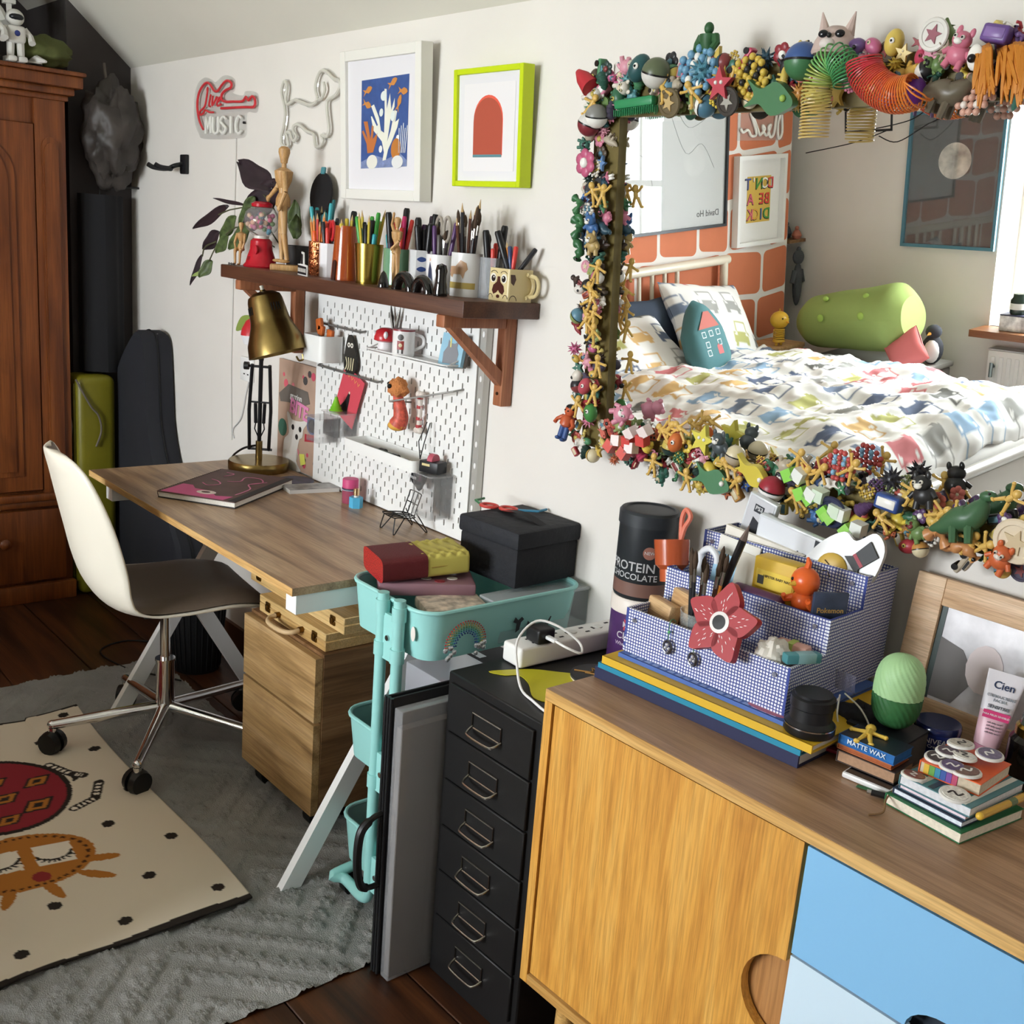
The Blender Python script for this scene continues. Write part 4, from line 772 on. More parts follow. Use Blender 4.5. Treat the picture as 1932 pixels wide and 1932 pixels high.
MB().lathe([(.027, 0), (.0285, .003), (.0285, .066), (.0265, .068), (.0255, .064), (.0255, .005), (0, .005)], 28).o('body', mat('f0eeec', .25), mg); MB().lathe([(.0287, .064), (.0287, .0685), (.0262, .0685)], 28).o('rim', mat('8c3a40', .3), mg)
def onc(R_, a0, pts, z0, c, t, k=0):  # decal wrapped on a cylinder
    bm = bmesh.new(); bm.faces.new([bm.verts.new((u, v, 0)) for u, v in pts]); u0, u1 = min(q[0] for q in pts), max(q[0] for q in pts); rr = R_+.0004+.0002*k
    for i in range(1, 24): bmesh.ops.bisect_plane(bm, geom=bm.verts[:]+bm.edges[:]+bm.faces[:], plane_co=(u0+(u1-u0)*i/24, 0, 0), plane_no=(1, 0, 0))
    bmesh.ops.triangulate(bm, faces=bm.faces[:]); bm.verts.index_update()
    b = MB(); b.add([(rr*math.cos(a0+v.co.x/R_), rr*math.sin(a0+v.co.x/R_), z0+v.co.y) for v in bm.verts], [[v.index for v in f.verts] for f in bm.faces]); bm.free(); return b.o('print', mat(c, .4), t)
for pts, c, k in (([(-.009, .012), (.009, .012), (.009, .034), (-.009, .034)], '9a3a34', 0), (circ(0, .023, .005, 10), 'd8c8a0', 1), (circ(0, .043, .008, 12), '55504e', 0), ([(-.008, .002), (-.003, .002), (-.003, .012), (-.008, .012)], '55504e', 0), ([(.003, .002), (.008, .002), (.008, .012), (.003, .012)], '55504e', 0)): onc(.0285, -1.9, pts, .006, c, mg, k)
MB().tube(spl([(.028, .0, .056), (.048, .0, .05), (.05, .0, .03), (.028, .0, .016)]), .004, 8).o('handle', mat('f0eeec', .25), mg)
tl_ = thing('cat_canvas', 'small canvas painted with a grey cat on pale blue', 'painting', (1.235, PY-.04, 1.186), rot=(rad(-12), 0, rad(12)))
MB().b(-.036, .036, -.006, .006, 0, .078).o('canvas', mat('9ccadf', .7), tl_); dec(tl_, [(-.022, .004), (.022, .004), (.024, .03), (.016, .046), (.018, .062), (.008, .054), (-.006, .054), (-.014, .062), (-.014, .046), (-.024, .03)], '8b8d92', 1, -.0062)
dec(tl_, ribbon([(-.008, .068), (-.004, .044)], .004), 'e6dc8a', 2, -.0062); MB().b(-.037, .037, .0062, .016, 0, .074).o('stretcher_bar', mat('7d726a', .7), tl_)
for lb, x in (('left scissor blade held on the pegboard above the toadstool', .925), ('right scissor blade held on the pegboard beside the mug', .985)): pass
sc = thing('hair_scissors', 'small steel scissors hung points up above the toadstool', 'scissors', (.945, PY-.012, 1.235))
for q in (-1, 1): MB().tube([(q*.004, 0, 0), (q*.016, 0, .04), (q*.022, 0, .07)], [.004, .006, .001], 8).o('blade', mat('9a9894', .25, 1), sc)
ty = pocket('peg_tray', 'long white pegboard tray with brushes and markers', .83, 1.165, .905, .935, .085, PW, .016, 'tray')
for k, (x, c, l, lb) in enumerate(((.93, '8b8b88', .09, 'grey tube of glue lying in the white pegboard tray'), (1.0, '4f5f50', .1, 'dark green marker lying in the white pegboard tray'), (1.07, 'd8d4a0', .08, 'pale yellow crayon lying in the white pegboard tray'))):
    t = thing('art_marker', lb, 'marker', (x, PY-.045-.01*k, .919), rot=(0, PI/2, rad(5))); MB().cyl((0, 0, -l/2), (0, 0, l/2*.5), .0075).o('barrel', mat(c, .4), t); MB().cyl((0, 0, l/2*.5), (0, 0, l/2), .0082).o('cap', mat('2c2c2c', .4), t)
CLR = glass('f4f6f6', .04, .05)
for x0, x1, z0, z1, lb in ((.60, .675, .885, .955, 'clear plastic bin on the pegboard by the doodle board'), (.69, .775, .92, .985, 'clear plastic bin on the pegboard under the green cone'), (1.145, 1.235, .795, .905, 'tall clear plastic bin low on the pegboard')):
    t = pocket('peg_bin', lb, x0, x1, z0, z1, .07, CLR, .01, wall=.0015); w = (x1-x0)/2; MB().prism(rrect(-w-.004, w+.004, -.076, 0, .014), z1-z0, z1-z0+.003).o('lid', glass('f4f6f6', .05, .2), t)
gc = thing('paper_cone', 'bright green fringed cone ornament on a clear bin lid', 'ornament', (.72, PY-.045, .989)); b = MB()
for k in range(5): b.lathe([(.02-.0035*k, .0075*k), (.012-.002*k, .0075*k+.0085)], 14)
b.o('tier', mat('7cc02a', .5), gc); MB().cyl((0, 0, 0), (0, 0, .046), .003, .001).o('stem', mat('6aa02a', .5), gc)
bb = thing('tape_dispenser', 'black tape dispenser with pink roll on the clear bin', 'tape dispenser', (1.19, PY-.04, .909), rad(15)); MB().rb(-.03, .03, -.02, .02, 0, .03, .003).o('body', mat('18191c', .4), bb); MB().cyl((-.008, 0, .032), (.008, 0, .032), .016, n=20).o('tape_roll', mat('c05a6a', .4), bb); MB().b(-.02, .005, -.0206, -.02, .018, .024).o('label', mat('d8c890', .5), bb)
bp = thing('drawstring_pouch', 'small black drawstring pouch hanging from a pegboard hook', 'pouch', (1.125, PY-.035, .855))
MB().grid(lump(.026, .018, .042, 2, .25, .4), 18, 14, Matrix.Translation((0, 0, .04))).o('body', mat('1a1a1d', .9), bp, ang=70); MB().tube([(0, 0, .075), (-.01, 0, .12), (-.006, .02, .17)], .0015, 5).o('cord', mat('111111', .6), bp); MB().tube([(0, 0, .075), (.014, 0, .12), (.008, .02, .17)], .0015, 5).o('cord', mat('111111', .6), bp); text('Dior' if 0 else 'Drum', .014, mat('d8d8d8', .5), bp, FACE_Y((0, -.021, .03)), shear=.2)
hc = thing('hand_charm', 'dark painted eye charm with cream scribble hung on the pegboard', 'charm', (.735, PY-.01, 1.10))
MB().prism([(p.x, p.y) for p in spl([Vector(q+(0,)) for q in ((-.03, .012), (-.026, .06), (-.012, .1), (.008, .098), (.026, .06), (.036, .02), (.02, -.005), (-.01, -.004))], 4, True)], 0, .006, FACE_Y((0, 0, 0))).o('body', mat('26241f', .5), hc)
for x in (-.006, .01):
    dec(hc, circ(x, .075, .007, 12), 'e8e4d8', 1, -.0062, 'eye'); dec(hc, circ(x, .075, .003, 8), '222222', 2, -.0062, 'pupil')
for k in range(4): dec(hc, ribbon([(p.x, p.y) for p in spl([Vector((-.02+.012*k, .005, 0)), Vector((-.012+.01*k, .022, 0)), Vector((-.02+.014*k, .04, 0))], 4)], .004), 'd8cfa8', 1, -.0062)
rc = thing('art_card', 'red art card with a black cloaked figure hung askew on the pegboard', 'card', (.735, PY-.012, 1.03), rot=(0, rad(22), 0))
MB().b(-.055, .055, -.002, 0, -.075, .075).o('card', mat('cf4a58', .6), rc); dec(rc, [(-.03, -.05), (.012, -.055), (.008, -.01), (.004, .012), (-.004, .012), (-.012, -.02)], '1d1416', 1, -.0022); dec(rc, circ(.0, .012, .004, 10), 'e6c8b8', 2, -.0022); dec(rc, circ(-.03, -.058, .006, 10), 'd8b0a8', 1, -.0022)
for k in range(4): dec(rc, ribbon([(-.03+.018*k, .06), (-.024+.018*k, .05), (-.018+.018*k, .061)], .0025), 'e8a060', 1, -.0022)
bc = thing('bird_charm', 'fluffy orange bird puppet charm hanging on the pegboard', 'charm', (1.03, PY-.05, 1.05), rad(20))
MB().grid(lump(.028, .022, .026, 5, .3), 20, 14, Matrix.Translation((0, 0, .05))).o('head', mat('d88a50', .95, bump=.8, bs=200), bc, ang=80); MB().ell((-.012, -.02, .055), .0065).o('eye', mat('141414', .15), bc); MB().ell((-.028, .0, .058), .006).o('eye', mat('141414', .15), bc)
MB().tube(spl([(0, 0, .035), (.008, 0, .005), (.014, 0, -.025), (.006, 0, -.045)]), [.012+.0007*i for i in range(19)], 12).o('body', mat('cc5a48', .5, var=.4, vs=90), bc); MB().ell((.004, -.002, -.048), (.026, .02, .014)).o('wing', mat('e0a848', .6), bc)
bs_ = thing('bone_charm', 'red and white patterned bone-shaped charm beside the bird', 'charm', (1.09, PY-.02, 1.045)); b = MB(); b.tube([(0, 0, -.045), (.003, 0, 0), (0, 0, .045)], [.007, .006, .007], 10)
for x, z in ((-.007, .047), (.007, .047), (-.007, -.047), (.007, -.047)): b.ell((x, 0, z), .009)
b.o('body', mat('ddd2c8', .5), bs_)
for z in (-.04, -.02, .01, .035): MB().lathe([(.0082, z), (.0082, z+.008)], 12).o('stripe', mat('b03a3c', .5), bs_)
# doodle board leaning by the pegboard
db = thing('doodle_board', 'cardboard panel painted with graffiti doodles, a pale dog and the word BITE', 'artwork', (.398, -.012, ZD+.002)); w, h = .125, .335
MB().b(-w, w, 0, .004, 0, h).o('panel', mat('b39682', .8, var=.1, vs=12), db)
for k in range(16): dec(db, [(cx, cz) for cx, cz in circ(R.uniform(-.11, .11), R.choice((R.uniform(.01, .07), R.uniform(.26, .325))), R.uniform(.006, .016), 9)], R.choice(('d8606e', 'cf7a80', '4a4644', 'c85064')), 1+k % 2)if 0 else MB().prism(circ(R.uniform(-.11, .11), R.choice((R.uniform(.015, .07), R.uniform(.26, .32))), R.uniform(.005, .014), 9), .0002+.0002*(k % 3), .0006+.0002*(k % 3), FACE_Y((0, 0, 0))).o('paint', mat(R.choice(('d8606e', 'cf7a80', '4a4644', 'c85064')), .7), db)
DB = lambda pl, c, k: MB().prism(pl, .0002*k, .0002*k+.0003, FACE_Y((0, 0, 0))).o('paint', mat(c, .7), db)
DB([(-.12, .225), (-.06, .262), (.06, .255), (.075, .22), (.03, .205), (-.06, .205), (-.11, .2)], '6e665e', 4)
DB([(p.x, p.y) for p in spl([Vector(q+(0,)) for q in ((-.075, .0), (-.08, .08), (-.05, .11), (-.065, .17), (-.05, .172), (-.03, .155), (.02, .157), (.055, .165), (.06, .155), (.04, .135), (.035, .11), (.015, .095), (.0, .03), (.03, .0))], 4, True)], 'd9d4cc', 5)
for x, z, r, c in ((-.025, .132, .009, '1c1a1a'), (.02, .132, .009, '1c1a1a'), (.0, .105, .009, '2a2422'), (-.092, .12, .028, '3f6a58'), (.09, .16, .032, '44588c'), (.09, .155, .022, 'a8b8d8'), (-.02, .05, .03, 'b8b0a6')): DB(circ(x, z, r, 14), c, 6 if r < .02 else 4)
DB([(.05, .1), (.12, .11), (.12, .13), (.05, .124)], 'b0303c', 6); DB([(.03, .02), (.06, .03), (.05, .06), (.02, .055)], 'd8d860', 6)
text('BITE', .062, mat('e08ab4', .6), db, FACE_Y((.01, -.0018, .19)) @ Matrix.Rotation(-.15, 4, 'Z'), sp=.95, bold=.035); text('grrrinn', .026, mat('e8e6e2', .6), db, FACE_Y((-.01, -.0016, .228)) @ Matrix.Rotation(-.05, 4, 'Z'))
cb = thing('cherry_bauble', 'red and white bauble toy with green leaf hanging by the socket', 'toy', (.15, -.045, 1.135))
MB().lathe([(0, -.038), (.026, -.028), (.036, 0)], 24).o('lower_half', mat('efeef0', .3), cb); MB().lathe([(.036, 0), (.033, .02), (.02, .045), (.006, .055), (0, .056)], 24).o('upper_half', mat('cc3038', .3), cb)
MB().prism([(p.x, p.y) for p in spl([Vector(q+(0,)) for q in ((0, 0), (-.03, -.01), (-.065, .0), (-.04, .03), (-.01, .02))], 4, True)], 0, .003, FR((.0, .0, .05), (.65*.8, .75*.8, .6), (-.4, 0, .9), (.7, -.7, .2))).o('leaf', mat('7c9030', .6), cb)
# ------------------------------------------------------------ things on the wall shelf
def pot(name, label, loc, prof, m, cat='pot', n=28): t = thing(name, label, cat, loc); MB().lathe(prof, n).o('body', m, t); return t
def cupprof(r0, r1, h, w=.002): return [(r0, 0), (r1, h), (r1-w, h), (r0-w, .004), (0, .004)]
PENN = {}
def pen(kind, c, base, tilt, az, L, label, group):
    """one pen, pencil, marker or brush standing in a pot"""
    key = (kind, c, L)
    if key not in PENN:
        parts = []
        if kind == 'pencil':
            parts = [('shaft', MB().cyl((0, 0, 0), (0, 0, L*.9), .0036, n=6).mesh('shaft', mat(c, .4))), ('point', MB().cyl((0, 0, L*.9), (0, 0, L), .0036, .0004, n=6).mesh('point', mat('c8a878', .6)))]
        elif kind == 'marker':
            parts = [('barrel', MB().cyl((0, 0, 0), (0, 0, L*.68), .0052, n=10).mesh('barrel', mat(c, .35))), ('cap', MB().lathe([(.0057, L*.66), (.0057, L*.97), (.004, L), (0, L)], 10).mesh('cap', mat(c, .3)))]
        elif kind == 'fat':
            parts = [('barrel', MB().cyl((0, 0, 0), (0, 0, L*.6), .0075, n=10).mesh('barrel', mat(c, .4))), ('cap', MB().lathe([(.008, L*.58), (.008, L*.97), (.006, L), (0, L)], 12).mesh('cap', mat('161618', .35)))]
        elif kind == 'brush':
            parts = [('handle', MB().lathe([(.002, 0), (.0034, L*.5), (.003, L*.72)], 8).mesh('handle', mat(c, .35))), ('ferrule', MB().cyl((0, 0, L*.72), (0, 0, L*.84), .0034, n=8).mesh('ferrule', mat('b8b4ac', .25, 1))), ('bristles', MB().lathe([(.003, L*.84), (.0048, L*.9), (.0035, L*.96), (.0006, L)], 8).mesh('bristles', mat('4a3a2c', .9)))]
        PENN[key] = parts
    nm = {'pencil': 'pencil', 'marker': 'felt_tip_pen', 'fat': 'marker_pen', 'brush': 'paint_brush'}[kind]
    t = thing(nm, label, {'pencil': 'pencil', 'brush': 'brush'}.get(kind, 'pen'), base, group=group, rot=(tilt*math.cos(az), tilt*math.sin(az), 0))
    for n_, me in PENN[key]: o = bpy.data.objects.new(n_, me); COL.objects.link(o); o.parent = t
    return t
CN = {'3f9a3c': 'green', '2a2a2e': 'black', 'd8842e': 'orange', 'd83a78': 'pink', 'd8443c': 'red', '3aa6b0': 'teal', '5a3a6a': 'purple', 'c8b23a': 'yellow', '3a2a3c': 'dark plum', '7ac070': 'light green', '55504c': 'grey', '5a3424': 'brown', '34466e': 'navy', 'e8642c': 'bright orange', '1e5a5e': 'dark teal'}
KN = {'pencil': 'pencil', 'marker': 'felt-tip pen', 'fat': 'chunky marker', 'brush': 'paint brush'}
def fillpot(loc, r, where, items, zb=.006):
    items = list(items)+[(k_, c_, L_-.008-.02*R.random() if 0 else round(L_-.012, 3)) for k_, c_, L_ in items[::2]]
    for k, (kind, c, L) in enumerate(items):
        a = 2*PI*k/len(items)+R.random()*.5; rr = r*(.35+.45*R.random())
        lb = '%s %s standing in the %s' % (CN[c], KN[kind], where)
        pen(kind, c, (loc[0]+rr*.5*math.cos(a), loc[1]+rr*.5*math.sin(a), loc[2]+zb), R.uniform(.05, .17), a+PI/2, L, lb, lb)
# gumball machine
gm = thing('gumball_machine', 'red gumball machine with glass globe of coloured balls', 'gumball machine', (.378, -.137, ZH)); RDP = mat('b81c2c', .22)
MB().lathe([(.05, 0), (.052, .004), (.045, .012), (.04, .03), (.033, .05), (.031, .075), (.024, .082), (0, .082)], 32).o('base', RDP, gm); MB().lathe([(.022, .082), (.022, .09)], 24).o('collar', mat('d8d4cc', .3), gm)
MB().lathe([(.024, .09), (.044, .108), (.052, .132), (.046, .156), (.03, .17)], 32).o('globe', glass('ffffff', .02, .12), gm); MB().lathe([(.026, .17), (.03, .172), (.031, .18), (.022, .186), (0, .187)], 28).o('lid', RDP, gm)
MB().lathe([(.013, 0), (.013, .006), (.006, .009), (0, .009)], 16, FR((.02, -.026, .05), (1, 0, 0), (0, 0, 1), (.3, -.95, 0))).o('coin_knob', mat('c02a38', .25), gm); MB().rb(-.006, .01, -.043, -.03, .016, .03, .003).o('chute', mat('901820', .3), gm)
for k in range(44):
    for _ in range(30):
        q = Vector((R.uniform(-.045, .045), R.uniform(-.045, .045), R.uniform(.098, .152)))
        if ((q.x/.042)**2+(q.y/.042)**2+((q.z-.13)/.034)**2) < 1: break
    MB().ell(q, .0072, 10, 7).o('gumball', mat(R.choice(('c85a80', '5f9ab0', 'd89a7a', '6a8a5c', 'b8688a', 'd8b090', '4a5a70')), .35), gm)
# jointed mannequins
MW = wood('b98a52', 'cc9f66', 'd6ae78', 'z', 3, .45)
def manikin(loc, H, rz, arms, legs, label, base=True, sit=False):
    t = thing('artist_manikin', label, 'manikin', loc, rz); s = H; z0 = .02 if base else 0
    if base: MB().rb(-.05*s/.3, .03*s/.3, -.035*s/.3, .035*s/.3, 0, .016, .002).o('base', MW, t); MB().cyl((-.012, 0, .01), (-.012, 0, .5*s), .0015, n=6).o('rod', mat('b0b0b0', .3, 1), t)
    T = lambda x, y, z: Vector((x*s, y*s, z0+z*s))
    P = lambda nm, pts, rs: MB().tube([T(*p) for p in pts], [r*s for r in rs], 12).o(nm, MW, t)
    MB().lathe([(0, 0), (.03, .01), (.036, .045), (.052, .1), (.05, .13), (.03, .15), (0, .155)], 16, Matrix.Translation(T(0, 0, .86)) @ Matrix.Scale(s, 4)).o('head', MW, t)
    P('neck', [(0, 0, .83), (0, 0, .87)], [.022, .02]); P('chest', [(0, 0, .83), (0, 0, .8), (0, 0, .72), (0, 0, .655)], [.03, .085, .075, .045]); P('waist', [(0, 0, .66), (0, 0, .6)], [.042, .04]); P('hips', [(0, 0, .61), (0, 0, .56), (0, 0, .5), (0, 0, .475)], [.045, .066, .068, .04])
    for q, (el, ha) in zip((-1, 1), arms):
        P('upper_arm', [(0, q*.085, .79), el], [.03, .022]); fa = P('forearm', [el, ha], [.022, .016]); MB().ell(T(*ha), (.02*s, .018*s, .03*s)).o('hand', MW, fa)
    for q, (kn, an) in zip((-1, 1), legs):
        P('thigh', [(0, q*.04, .5), kn], [.042, .03]); sn_ = P('shin', [kn, an], [.03, .02]); MB().ell(T(an[0]+.03, an[1], an[2]-.012), (.055*s, .022*s, .016*s)).o('foot', MW, sn_)
    return t
manikin((.49, -.13, ZH), .315, rad(-120), (((.06, -.13, .66), (.14, -.2, .56)), ((-.02, .13, .62), (.03, .11, .48))), (((.01, -.045, .26), (.0, -.05, .03)), ((-.015, .05, .26), (-.05, .055, .03))), 'tall wooden artist manikin leaning one arm on the gumball machine')
manikin((1.108, -.155, ZH), .165, rad(-100), (((.02, -.15, .9), (.02, -.1, 1.05)), ((.03, .15, .68), (.1, .05, .56))), (((.01, -.045, .27), (.0, -.05, .03)), ((-.01, .05, .27), (0, .055, .03))), 'small wooden artist manikin with one arm raised', False)
pgm = manikin((.305, -.165, ZH-.028), .15, rad(-60), (((.06, -.11, .62), (.08, -.06, .45)), ((.06, .11, .62), (.08, .06, .45))), (((.12, -.06, .48), (.12, -.05, .22)), ((.12, .06, .48), (.12, .05, .22))), 'small wooden manikin sitting hunched at the shelf end', False)
# trailing plant with dark leaves
pl_ = thing('trailing_plant', 'trailing plant with large dark purple and variegated leaves at the shelf end', 'plant', (.432, -.046, ZH))
MB().lathe([(.03, 0), (.042, .07), (.038, .07), (.028, .005), (0, .005)], 24).o('pot', mat('2c2826', .6), pl_); MB().lathe([(.0385, .06), (0, .064)], 20).o('soil', mat('2a2018', .9), pl_)
DL = mat('2e2228', .45, var=.2, vs=30); GL = mat('4b5a30', .5, var=.5, vs=60)
def leaf(a, t, w, m, droop=0, nrm=(.7, -.7, .15)):
    a, t = Vector(a), Vector(t); d = t-a; L = d.length; d = d.normalized(); n = Vector(nrm); s = d.cross(n).normalized(); n = s.cross(d)
    def fn(u, v):
        x = u; wd = w*math.sin(PI*min(1, x*.93+.05))**.8*(1-.25*x); q = (v-.5)*2
        return a+d*L*x+s*wd/2*q+n*(.12*w*abs(q)-droop*x*x*L)+s*.06*w*math.sin(x*9)
    o = MB().grid(fn, 10, 6).o('leaf', m, pl_, loc=(-.432, .046, -ZH), ang=80); thick(o, .001, 0)
def stem(*p): MB().tube(spl(p, 5), .0022, 6).o('stem', mat('4a4a30', .6), pl_, loc=(-.432, .046, -ZH))
leaf((.37, -.1, 1.58), (.21, -.13, 1.655), .085, DL); leaf((.40, -.08, 1.59), (.25, -.12, 1.52), .1, DL); leaf((.33, -.1, 1.6), (.42, -.1, 1.6), .03, DL)
leaf((.17, -.14, 1.528), (-.06, -.15, 1.45), .04, DL); leaf((.26, -.13, 1.533), (.06, -.14, 1.548), .014, DL); leaf((.33, -.12, 1.52), (.24, -.12, 1.46), .06, DL)
leaf((.13, -.15, 1.45), (.04, -.16, 1.39), .05, DL); leaf((.05, -.17, 1.375), (-.015, -.18, 1.275), .022, DL, 0); leaf((.1, -.16, 1.36), (.075, -.19, 1.305), .042, GL)
leaf((.3, -.13, 1.48), (.2, -.15, 1.4), .055, GL); leaf((.22, -.14, 1.5), (.14, -.15, 1.43), .045, GL); leaf((.19, -.15, 1.44), (.13, -.16, 1.385), .04, GL); leaf((.3, -.12, 1.56), (.23, -.13, 1.47), .05, GL); leaf((.08, -.17, 1.33), (.02, -.19, 1.305), .016, mat('8fa05a', .5))
stem((.4, -.07, 1.42), (.39, -.09, 1.5), (.35, -.1, 1.55), (.3, -.11, 1.58)); stem((.38, -.08, 1.43), (.3, -.12, 1.52), (.2, -.14, 1.52), (.12, -.15, 1.5)); stem((.37, -.09, 1.42), (.25, -.14, 1.47), (.15, -.16, 1.42), (.1, -.17, 1.36)); stem((.13, -.16, 1.42), (.07, -.17, 1.4), (.05, -.17, 1.37))
leaf((.42, -.05, 1.46), (.43, -.06, 1.56), .05, GL); leaf((.44, -.06, 1.45), (.46, -.07, 1.52), .045, GL)
bv = thing('charm_chain', 'small dark metal chain lying at the shelf end', 'chain', (.30, -.2, ZH))
for k in range(5): MB().tube([(k*.008+.005*math.cos(a), .004*math.sin(a)*(k % 2), .003+.003*math.sin(a)*((k+1) % 2)) for a in [2*PI*i/8 for i in range(8)]], .001, 5, True).o('link', BM, bv)
# dark teal bottles and black fan behind
fn_ = thing('black_fan', 'round black paper fan propped behind the manikin', 'fan', (.52, -.03, ZH+.16), rot=(rad(-6), 0, 0)); MB().prism(circ(0, .06, .06, 28), 0, .004, FACE_Y((0, 0, 0))).o('disc', mat('17171a', .6), fn_); MB().b(-.006, .006, -.006, 0, -.16, .01).o('handle', mat('17171a', .6), fn_); MB().rb(-.01, .01, -.008, 0, .115, .135, .003).o('tip', mat('4f8f98', .5), fn_)
dj = pot('tall_jar', 'dark blue-grey tall jar of teal pens beside the manikin', (.60, -.06, ZH), cupprof(.032, .033, .105), glass('34465a', .1, .75), 'jar'); fillpot((.60, -.06, ZH), .03, 'dark tall jar', [('marker', '3aa6b0', .19), ('marker', '1e5a5e', .2), ('fat', '34466e', .18), ('marker', '34466e', .16), ('marker', '1e5a5e', .17), ('pencil', '2a2a2e', .18), ('marker', '3aa6b0', .175)])
co = pot('hammered_tumbler', 'shiny hammered copper tumbler holding orange pencils', (.68, -.12, ZH), cupprof(.026, .028, .09), mat('c07850', .12, 1, bump=.6, bs=90), 'tumbler'); fillpot((.68, -.12, ZH), .024, 'copper tumbler', [('pencil', 'd8842e', .165), ('marker', 'e8642c', .14), ('marker', 'e8642c', .125), ('pencil', 'd8443c', .16), ('pencil', 'd8842e', .15)])
wt = pot('white_tumbler', 'plain white square-sided tumbler with red scissors', (.755, -.13, ZH), [(.028, 0), (.029, .088), (.027, .088), (.026, .004), (0, .004)], mat('e6e4e6', .25), 'tumbler', 8)
rs = thing('scissors', 'red-handled scissors standing handles up in the white tumbler', 'scissors', (.75, -.125, ZH+.01), rad(-20))
for q in (-1, 1): MB().tube([(q*.02+.017*math.cos(a)*1.0, 0, .112+.024*math.sin(a)) for a in [2*PI*i/16 for i in range(16)]], .0045, 8, True).o('handle', mat('c82a30', .35), rs); MB().tube([(q*.012, 0, .09), (-q*.003, 0, .01)], [.006, .002], 6).o('blade', mat('b0b0b0', .2, 1), rs)
fillpot((.755, -.13, ZH), .024, 'white tumbler', [('marker', '2a2a2e', .15), ('pencil', 'c8b23a', .13), ('marker', 'd8443c', .135)])
lc = thing('film_clapper_card', 'black and white die-cut skyline card leaning on the white tumbler', 'card', (.73, -.195, ZH), rad(-15)); MB().prism([(-.045, 0), (.05, 0), (.05, .028), (.018, .03), (.012, .06), (-.01, .062), (-.014, .03), (-.045, .028)], 0, .003, FACE_Y((0, 0, 0))).o('card', mat('e8e6e2', .5), lc)
dec(lc, [(-.042, .003), (.047, .003), (.047, .024), (-.042, .026)], '1a1a1c', 1, -.0032); dec(lc, [(-.01, .03), (.009, .03), (.008, .055), (-.008, .057)], '1a1a1c', 1, -.0032)
for k in range(8): dec(lc, [(-.038+.0105*k, .009), (-.032+.0105*k, .009), (-.032+.0105*k, .019), (-.038+.0105*k, .019)], 'd8d4cc', 2, -.0032)
op = pot('ceramic_pot', 'glossy burnt-orange tapered ceramic pot with arched foot', (.868, -.15, ZH), [(.036, 0), (.036, .01), (.028, .137), (.025, .137), (.03, .02), (0, .02)], mat('a4491c', .18, coat=.5), 'pot', 36)
MB().prism(arch(-.008, .008, 0, .05), 0, .004, FR((.0035, -.034, 0), (1, 0, 0), (0, .06, 1), (.1, -1, 0))).o('foot_arch', mat('3a160a', .6), op)
fillpot((.868, -.15, ZH+.02), .02, 'orange ceramic pot', [('pencil', 'c8b23a', .14), ('fat', '2a2a2e', .15), ('marker', 'c8b23a', .13)])
gp = pot('gold_pot', 'brushed gold metal pot full of coloured pens', (.978, -.15, ZH), cupprof(.03, .037, .098), mat('b39a4a', .22, 1, var=.1, vs=30, stretch=(1, 1, 30)), 'pot'); fillpot((.978, -.15, ZH), .03, 'gold metal pot', [('marker', '3f9a3c', .17), ('marker', 'd8842e', .15), ('pencil', 'c8b23a', .18), ('marker', '7ac070', .15), ('fat', '2a2a2e', .15), ('marker', '3f9a3c', .16), ('pencil', 'c8b23a', .175), ('marker', '2a2a2e', .145), ('marker', '3aa6b0', .13)])
gg = pot('green_glass', 'pale green glass tumbler holding pink and red pens', (1.062, -.12, ZH), cupprof(.033, .035, .092), mat('7fb08c', .12, trans=.3), 'tumbler'); fillpot((1.062, -.12, ZH), .03, 'green glass tumbler', [('marker', 'd83a78', .165), ('marker', 'd8443c', .16), ('fat', '3a2a3c', .185), ('marker', 'd83a78', .13), ('pencil', 'd8443c', .17), ('marker', '3aa6b0', .14), ('marker', 'd8443c', .15), ('marker', '3aa6b0', .12)])
# white cups
fcp = pot('fish_cup', 'white square cup printed with blue fish, full of dark markers', (1.15, -.10, ZH), [(.042, 0), (.044, .094), (.041, .094), (.04, .004), (0, .004)], mat('e2e2e4', .3), 'cup', 4); fcp.rotation_euler.z = rad(45-18)
for k, z in enumerate((.028, .05, .073)):
    for u in (-.012, .02):
        q = Matrix.Rotation(rad(-45), 4, 'Z') @ FACE_Y((0, -.0315, 0)) if 0 else FR((0, 0, 0), (.7071, .7071, 0), (0, 0, 1), (.7071, -.7071, 0)) @ Matrix.Translation((u-.003, z, .0312))
        MB().prism([(p.x, p.y) for p in spl([Vector(c+(0,)) for c in ((-.014, 0), (-.004, .006), (.006, .004), (.011, .0), (.006, -.004), (-.004, -.006))], 3, True)], 0, .0004, q).o('print', mat('2c4682', .4), fcp); MB().prism([(.01, 0), (.016, .004), (.016, -.004)], 0, .0004, q).o('print', mat('2c4682', .4), fcp)
fillpot((1.15, -.10, ZH), .03, 'blue fish cup', [('fat', '2a2a2e', .175), ('marker', '5a3a6a', .165), ('fat', '2a2a2e', .16), ('marker', '3a2a3c', .17), ('marker', '2a2a2e', .15), ('marker', '5a3a6a', .15), ('fat', '3a2a3c', .165), ('marker', '2a2a2e', .16)])
pcp = pot('penguin_cup', 'round white cup printed with a slim dark bird', (1.225, -.105, ZH), cupprof(.034, .036, .088), mat('e9e7e6', .25), 'cup'); onc(.035, -1.45, [(-.006, .01), (.012, .01), (.006, .05), (0, .068), (-.004, .05)], .004, '2c3350', pcp); onc(.035, -1.45, [(-.002, .068), (.004, .07), (.0, .08)], .004, 'd8a88a', pcp, 1)
ss = thing('scissors', 'steel scissors with grey loop handles in the penguin cup', 'scissors', (1.225, -.105, ZH+.012), rad(-15))
